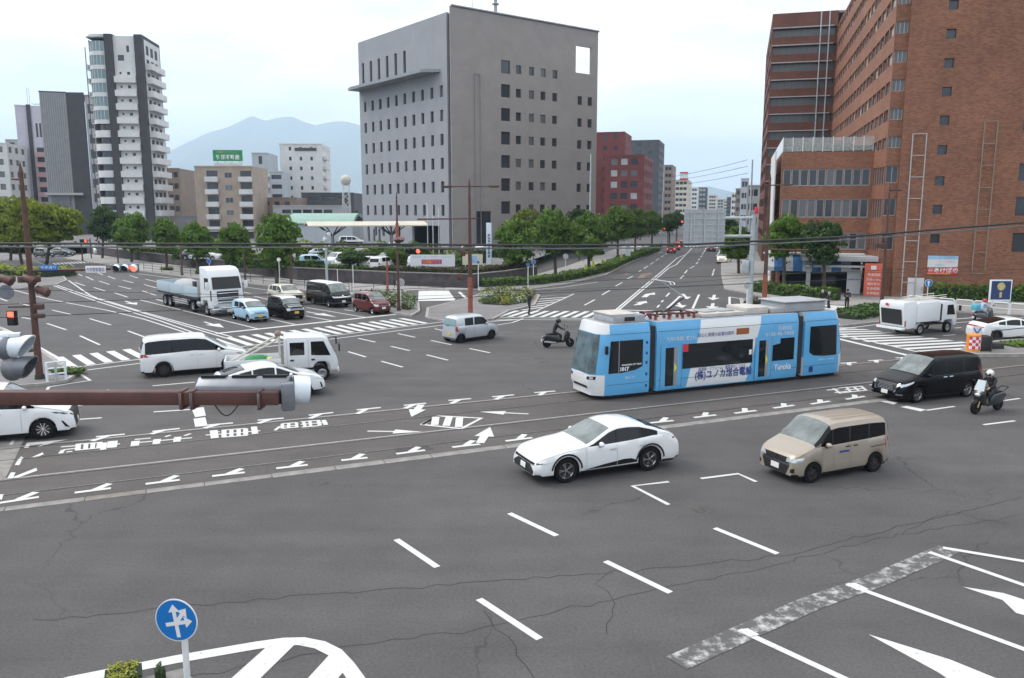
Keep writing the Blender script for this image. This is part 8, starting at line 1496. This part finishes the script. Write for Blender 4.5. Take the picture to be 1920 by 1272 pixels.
for s in (1, -1):
    y = s*(W2+.01)
    b = MB(); b.add([(-.32, y, 1.18), (-.75, y, 1.2), (-1.2, y, 1.22), (-1.2, y, 1.86), (-.62, y, 1.86)], [(0, 1, 2, 3, 4)], 'glass'); b.build('front_window', t); b = MB(); b.add([(-1.5, y, 1.25), (-2.15, y, 1.25), (-2.15, y, 1.84), (-1.5, y, 1.84)], [(0, 1, 2, 3)], 'glass'); b.build('rear_window', t)
    for x in (-1.32, -2.28): b = MB(); b.b2((x-.008, y-.004, .66), (x+.008, y+.004, 1.95), 'grey_wall'); b.build('door_gap', t)
    for x in (-1.2, -2.15): b = MB(); b.b2((x-.0, y, .98), (x+.16, y+s*.03, 1.05), 'trim_black'); b.build('door_handle', t)
    b = MB(); b.tube((-.1, s*W2, 1.75), (.1, s*(W2+.22), 1.8), .012, m='black', n=6); b.b2((.04, s*(W2+.1), 1.4), (.1, s*(W2+.28), 1.75), 'trim_black'); b.build('wing_mirror', t, bevel=.02); b = MB(); b.b2((0, s*.5, .66), (.03, s*.8, .86), 'lamp_clear'); b.build('headlight', t, bevel=.02)
b = MB(); b.b2((-.02, -W2, .38), (.06, W2, .56), 'truck_white'); b.build('bumper', t, bevel=.03); b = MB(); b.b2((.062, -.16, .42), (.075, .16, .55), 'plate_white'); b.build('number_plate', t)
b = MB(); b.b2((-5.0, -.35, .45), (-.8, .35, .62), 'dark_metal'); b.build('chassis', t); b = MB(); b.b2((-5.05, -W2, .7), (-2.55, W2, .78), 'truck_white'); b.build('bed_floor', t)
for s in (1, -1): b = MB(); b.b2((-5.05, s*(W2-.04), .79), (-2.55, s*W2, 1.12), 'truck_white'); b.build('side_board', t, bevel=.01)
b = MB(); b.b2((-5.05, -W2, .79), (-5.0, W2, 1.12), 'truck_white'); b.build('tail_board', t, bevel=.01)
b = MB(); mat('frame_cream', (.55, .52, .46), .6, var=.15, scale=5)
for s in (.55, -.75): b.tube((-2.6, s, .8), (-2.6, s, 2.15), .045, m='frame_cream'); b.tube((-2.6, s, 2.05), (-4.9, s, .85), .045, m='frame_cream')
b.tube((-2.6, -.75, 2.1), (-2.6, .55, 2.1), .045, m='frame_cream'); b.build('ladder_frame', t); b = MB(); b.ball((-2.65, -.6, 2.25), .16, 'brown_wall', 10, 7); b.build('work_lamp', t, smooth=True)
mat('tarp_green', (.03, .22, .07), .8, var=.3, scale=4); b = MB(); b.ball((-3.6, .1, .95), .5, 'tarp_green', 12, 7, (1.2, .9, .5)); b.build('green_tarp', t, smooth=True); b = MB(); b.box((-3.05, -.2, .95), (.3, .5, .3), 'poster_gold'); b.build('yellow_sack', t, bevel=.08)
wheels(t, [(-.72, .74), (-.72, -.74), (-3.9, .74), (-3.9, -.74)], .34, .2)
# garbage truck
a, c = V2(G(1722, 628)), V2(G(1773, 623)); dd_ = (c-a).normalized(); hdg = math.degrees(math.atan2(dd_.x, dd_.y)); ll = Vector((-dd_.y, dd_.x, 0)); t = thing('garbage_truck', 'white garbage truck with open black rear hopper turning by the hotel', 'truck', a+ll*.75, R(90-hdg)); W2 = .92; wbg = (c-a).length
b = MB(); fx = wbg+.75; b.prism([(fx, .45), (fx, 1.05), (fx-.35, 1.95), (fx-.6, 2.05), (fx-1.45, 2.05), (fx-1.5, .7), (fx-1.25, .7), (fx-1.15, .85), (fx-.45, .85), (fx-.35, .45)], -W2, W2, 'truck_white'); b.build('cab', t, bevel=.05, seg=3)
for s in (1, -1):
    y = s*(W2+.01); b = MB(); b.add([(fx-.2, y, 1.15), (fx-1.0, y, 1.18), (fx-1.0, y, 1.8), (fx-.45, y, 1.82)], [(0, 1, 2, 3)], 'glass'); b.build('side_window', t); b = MB(); b.b2((fx+.02, s*(W2+.05), 1.4), (fx+.09, s*(W2+.22), 1.75), 'trim_black'); b.build('wing_mirror', t, bevel=.02)
b = MB(); b.add([(fx-.02, -.8, 1.12), (fx-.02, .8, 1.12), (fx-.33, .76, 1.88), (fx-.33, -.76, 1.88)], [(0, 1, 2, 3)], 'glass_shield'); b.v = [v+Vector((.03, 0, .01)) for v in b.v]; b.build('windshield', t)
b = MB(); b.prism([(fx-1.62, .82), (fx-1.62, 2.0), (fx-1.75, 2.1), (-.35, 2.1), (-.5, 1.95), (-.5, .82)], -W2, W2, 'truck_white'); b.build('refuse_body', t, bevel=.05)
b = MB(); b.prism([(-.52, .5), (-.52, 2.12), (-.95, 2.2), (-1.7, 2.15), (-1.75, 1.8), (-1.55, .62), (-1.3, .45)], -W2, W2, 'truck_white'); b.build('hopper', t, bevel=.05)
b = MB(); b.add([(-1.735, -.76, 1.7), (-1.735, .76, 1.7), (-1.565, .76, .72), (-1.565, -.76, .72)], [(0, 1, 2, 3)], 'black'); b.v = [v+Vector((-.045, 0, 0)) for v in b.v]; b.build('hopper_opening', t); b = MB(); b.b2((-1.9, -W2, .42), (-1.5, W2, .55), 'truck_white'); b.build('rear_step', t, bevel=.02); b = MB(); b.ball((-1.79, .3, 1.95), .11, 'banner_red', 10, 6, (.15, 1.3, .8)); b.build('red_emblem', t)
b = MB(); b.b2((-1.4, -.4, .5), (fx-.6, .4, .8), 'dark_metal'); b.build('chassis', t)
for s in (1, -1):
    b = MB(); b.lathe([(.42, -.11), (.42, .11)], (0, s*.78, .34), 'y', 'truck_white', 10, R(10), R(170)); b.build('mudguard', t); b = MB(); b.b2((-1.6, s*(W2+.005), .62), (-1.5, s*(W2+.03), 1.0), 'lamp_red'); b.build('tail_light', t)
b = MB()
for y in (-.55, .35): b.tube((-.4, y, 2.18), (fx-.7, y, 2.3), .03, m='frame_cream', n=6); b.tube((-.4, y, 2.32), (fx-.7, y, 2.44), .03, m='frame_cream', n=6)
for k in range(8): b.tube((-.2+k*.3, -.55, 2.25), (-.2+k*.3, .35, 2.25), .02, m='frame_cream', n=6)
b.build('roof_rack', t); b = MB(); b.b2((fx-1.6, -W2-.01, .85), (fx-1.5, W2+.01, 1.9), 'dark_metal'); b.build('cab_gap', t); wheels(t, [(0, .78), (0, -.78), (wbg, .78), (wbg, -.78)], .34, .2)
# ================================================================ people and two-wheelers
def person(label, loc, hd, J, shirt, trous, shoes='cloth_black', sleeves=None, scale=1., headgear=None, hair='hair', name='person', cat='person', face=0.):
    me = bpy.data.meshes.new('body'); V = []; E_ = []; Rd = []; idx = {}
    def v(n, r, par=None): idx[n] = len(V); V.append(tuple(c*scale for c in J[n])); Rd.append(r*scale); (E_.append((idx[par], idx[n])) if par else None)
    v('pelvis', .135); v('waist', .125, 'pelvis'); v('chest', .15, 'waist'); v('neckb', .085, 'chest'); v('neck', .055, 'neckb'); v('head', .095, 'neck'); v('crown', .082, 'head')
    for s in 'LR':
        v('sh'+s, .075, 'neckb'); v('el'+s, .05, 'sh'+s); v('wr'+s, .036, 'el'+s); w = Vector(J['wr'+s]); e = Vector(J['el'+s]); d = (w-e).normalized(); J['pa'+s] = tuple(w+d*.07); v('pa'+s, .034, 'wr'+s); sd_ = d.cross(Vector((0, 0, 1))); sd_ = sd_.normalized() if sd_.length > .1 else Vector((0, 1, 0))
        for f in range(4): J['f%d%s' % (f, s)] = tuple(w+d*(.11)+sd_*(.026*(f-1.5))); v('f%d%s' % (f, s), .009, 'pa'+s); J['g%d%s' % (f, s)] = tuple(w+d*(.15+.012*(1.5-abs(f-1.2)))+sd_*(.026*(f-1.5))+Vector((0, 0, -.025))); v('g%d%s' % (f, s), .008, 'f%d%s' % (f, s))
        J['th'+s] = tuple(w+d*.07+sd_*.055); v('th'+s, .010, 'wr'+s); v('hi'+s, .098, 'pelvis'); v('kn'+s, .065, 'hi'+s); v('an'+s, .045, 'kn'+s); v('to'+s, .04, 'an'+s)
    me.from_pydata(V, E_, []); o = bpy.data.objects.new('body', me); md = o.modifiers.new('skin', 'SKIN'); md.use_smooth_shade = True; o.modifiers.new('sub', 'SUBSURF').levels = 1; o.modifiers['sub'].render_levels = 1
    for i, r in enumerate(Rd): me.skin_vertices[0].data[i].radius = (r, r)
    me.skin_vertices[0].data[0].use_root = True
    m2 = eval_mesh(o); bpy.data.objects.remove(o)
    t = thing(name, label, cat, loc, R(90-hd)); ms = ['skin', shirt, trous, shoes, sleeves or shirt]; m2.materials.clear()
    for k in ms: m2.materials.append(MATS[k])
    seg = {}
    for a, c in E_:
        nm = [n for n, i in idx.items() if i == c][0]; pn = [n for n, i in idx.items() if i == a][0]
        seg[(a, c)] = 0 if nm in ('neck', 'head', 'crown') or nm[:2] in ('pa', 'th') or nm[0] in 'fg' else (2 if nm[:2] in ('hi', 'kn', 'an') else 3 if nm[:2] == 'to' else 4 if nm[:2] == 'wr' else 1)
    for p_ in m2.polygons:
        c = p_.center; best = 9; bm_ = 1
        for (a, e), k in seg.items():
            A, B_ = Vector(V[a]), Vector(V[e]); ab = B_-A; tt_ = max(0, min(1, (c-A).dot(ab)/max(1e-6, ab.dot(ab)))); dd2 = (c-A-ab*tt_).length-(Rd[a]+(Rd[e]-Rd[a])*tt_)
            if dd2 < best: best = dd2; bm_ = k
        p_.material_index = bm_
    m2.polygons.foreach_set('use_smooth', [True]*len(m2.polygons)); m2.name = 'body'; link('body', m2, t)
    hc = Vector(J['head'])*scale; up = (Vector(J['crown'])*scale-hc).normalized(); b = MB()
    if headgear: b.ball(hc+up*.045*scale, .145*scale, headgear, 16, 10, (1.08, .95, 1.0)); b.box(hc+Vector((.12, 0, .0))*scale, (.06*scale, .2*scale, .1*scale), 'black'); b.build('helmet', t, smooth=True)
    else: b.lathe([(.0, .112), (.06, .1), (.098, .05), (.106, -.01), (.1, -.05)], hc+Vector((-.018, 0, .05))*scale, 'z', hair, 14); b.build('hair', t, smooth=True)
    b = MB(); b.ball(hc+Vector((.1, 0, .0))*scale, .018, 'skin', 8, 6, (1.2, .7, 1)); 
    for s in (-.035, .035): b.ball(hc+Vector((.088, s, .03))*scale, .010, 'hair', 6, 5)
    b.box(hc+Vector((.09, 0, -.045))*scale, (.012, .04, .008), 'helmet_red'); 
    if not headgear: b.build('face', t)
    return t
WALK = dict(pelvis=(0, 0, .93), waist=(0, 0, 1.08), chest=(.01, 0, 1.28), neckb=(.01, 0, 1.42), neck=(.02, 0, 1.50), head=(.04, 0, 1.58), crown=(.04, 0, 1.66), shL=(0, .18, 1.40), elL=(.02, .24, 1.13), wrL=(.22, .18, 1.02), shR=(0, -.18, 1.40), elR=(.03, -.23, 1.13), wrR=(.26, -.12, 1.08), hiL=(0, .09, .88), knL=(.12, .09, .50), anL=(.06, .09, .09), toL=(.22, .1, .04), hiR=(0, -.09, .88), knR=(.0, -.09, .49), anR=(-.16, -.09, .10), toR=(-.02, -.1, .04))
def var(J, **k): r = dict(J); r.update(k); return r
person('pedestrian in dark clothes walking over the crossing by the flower bed', G(992, 591), 60, var(WALK), 'cloth_black', 'cloth_black', sleeves='skin')
person('person in dark clothes standing on the pavement by the green island', G(1587, 583, .0), 200, var(WALK, knL=(.03, .09, .49), anL=(0, .09, .09), toL=(.14, .1, .04), anR=(-.02, -.09, .09), toR=(.12, -.1, .04), wrL=(.25, .05, 1.18), wrR=(.25, -.05, 1.18)), 'cloth_black', 'cloth_black')
person('person in dark jacket and pale trousers behind the tram roof', G(1540, 585, .0), 150, var(WALK), 'cloth_black', 'banner_white', hair='grey_wall'); person('grey haired person in navy shirt behind the tram roof', G(1552, 590, .0), 110, var(WALK), 'cloth_navy', 'cloth_navy', hair='grey_wall', sleeves='skin')
RIDE = dict(pelvis=(-.28, 0, .86), waist=(-.25, 0, 1.0), chest=(-.16, 0, 1.2), neckb=(-.10, 0, 1.36), neck=(-.06, 0, 1.43), head=(-.03, 0, 1.51), crown=(-.02, 0, 1.59), shL=(-.13, .19, 1.34), elL=(.08, .27, 1.12), wrL=(.32, .25, 1.05), shR=(-.13, -.19, 1.34), elR=(.08, -.27, 1.12), wrR=(.32, -.25, 1.05), hiL=(-.26, .1, .84), knL=(.14, .17, .72), anL=(.10, .16, .34), toL=(.26, .17, .30), hiR=(-.26, -.1, .84), knR=(.14, -.17, .72), anR=(.10, -.16, .34), toR=(.26, -.17, .30))
def scooter(label, rear, front, body, box=None, screen=False, wr=.25, rider=None, big=False, tailm='lamp_red', wbm=1.38):
    a, c = V2(G(*rear)), V2(G(*front)); d = (c-a).normalized(); hd = math.degrees(math.atan2(d.x, d.y)); mid = (a+c)/2; t = thing('motor_scooter', label, 'motorcycle', mid, R(90-hd)); h = wbm/2
    add_wheel(t, h, 0, wr, .12, 'black'); add_wheel(t, -h, 0, wr, .13, 'black')
    b = MB(); b.prism([(-h-.28, .62), (-h-.1, .78), (-.1, .72), (.12, .48), (.30, .36), (.34, .30), (-.25, .26), (-h-.05, .34)], -.17, .17, body); b.build('body', t, bevel=.05)
    b = MB(); b.prism([(-h-.12, .775), (-h+.15, .84), (-.12, .80), (-.02, .74), (-h, .76)], -.15, .15, 'trim_black'); b.build('seat', t, bevel=.03)
    b = MB(); b.prism([(.28, .30), (.42, .95), (.52, 1.02), (.68, .80), (.62, .50), (.50, .34)], -.2, .2, body); b.build('front_fairing', t, bevel=.07)
    b = MB(); b.prism([(h-.22, .5), (h, .53), (h+.2, .46), (h, .56)], -.09, .09, body); b.build('front_mudguard', t, bevel=.02)
    b = MB(); [b.tube((h, y, wr), (.45, y*.8, .85), .025, m='poster_gold' if big else 'steel', n=8) for y in (-.085, .085)]; b.build('fork', t)
    b = MB(); b.path([(.30, -.34, 1.05), (.42, -.12, 1.04), (.42, .12, 1.04), (.30, .34, 1.05)], .018, 'trim_black', 8); b.build('handlebar', t)
    for s in (1, -1): b = MB(); b.tube((.38, s*.22, 1.05), (.42, s*.32, 1.22), .008, m='black', n=5); b.ball((.42, s*.34, 1.25), .06, 'trim_black', 8, 6, (.4, 1.2, .9)); b.build('mirror', t)
    b = MB(); b.ball((.655, 0, .76), .1, 'lamp_clear', 10, 7, (.5, 1.3, .7)); b.build('headlight', t, smooth=True); b = MB(); b.b2((-h-.30, -.08, .60), (-h-.26, .08, .68), tailm); b.build('tail_light', t); b = MB(); b.b2((-h-.33, -.09, .36), (-h-.31, .09, .50), 'plate_white'); b.build('number_plate', t); b = MB(); b.tube((-.2, -.2, .28), (-h-.2, -.22, .36), .05, .06, 'steel', 10); b.build('exhaust', t)
    if screen: b = MB(); mat('windscreen', (.5, .56, .58), .15, spec=.8); b.add([(.60, -.2, .92), (.60, .2, .92), (.44, .16, 1.32), (.44, -.16, 1.32), (.585, -.2, .92), (.585, .2, .92), (.425, .16, 1.32), (.425, -.16, 1.32)], [(0, 1, 2, 3), (7, 6, 5, 4), (0, 3, 7, 4), (1, 2, 6, 5), (2, 3, 7, 6), (0, 1, 5, 4)], 'windscreen'); b.build('windscreen', t)
    if big: b = MB(); b.path([(-h-.1, -.16, .82), (-h-.38, -.14, .92), (-h-.38, .14, .92), (-h-.1, .16, .82)], .02, 'trim_black', 8); b.build('grab_rail', t)
    if box: b = MB(); b.box((-h-.12, 0, 1.12), (.42, .46, .42), box); b.build('delivery_box', t, bevel=.04)
    return mid, hd
carpaint('box_cyan', (.10, .42, .55), .5, coat=0)
m_, hd = scooter('black motor scooter with pale windscreen beside the black minivan', (1868, 769), (1830, 776), 'helmet_black', screen=True, big=True, wr=.27, wbm=1.42); person('scooter rider in black wearing a white helmet', m_, hd, dict(RIDE), 'cloth_black', 'cloth_black', headgear='helmet_white')
m_, hd = scooter('black motor scooter crossing left of the tram nose', (1031, 651.5), (1063, 650.5), 'helmet_black', tailm='lamp_clear'); person('scooter rider in black wearing a black helmet', m_, hd, dict(RIDE), 'cloth_black', 'cloth_black', headgear='helmet_black')
m_, hd = scooter('delivery scooter with cyan box riding past the poster case', (1831, 606), (1856, 604.5), 'paint_grey', box='box_cyan'); person('delivery rider in pale blue shirt and red helmet', m_, hd, dict(RIDE), 'cloth_blue', 'cloth_jean', headgear='helmet_red')
bpy.data.scenes.remove(TMP)
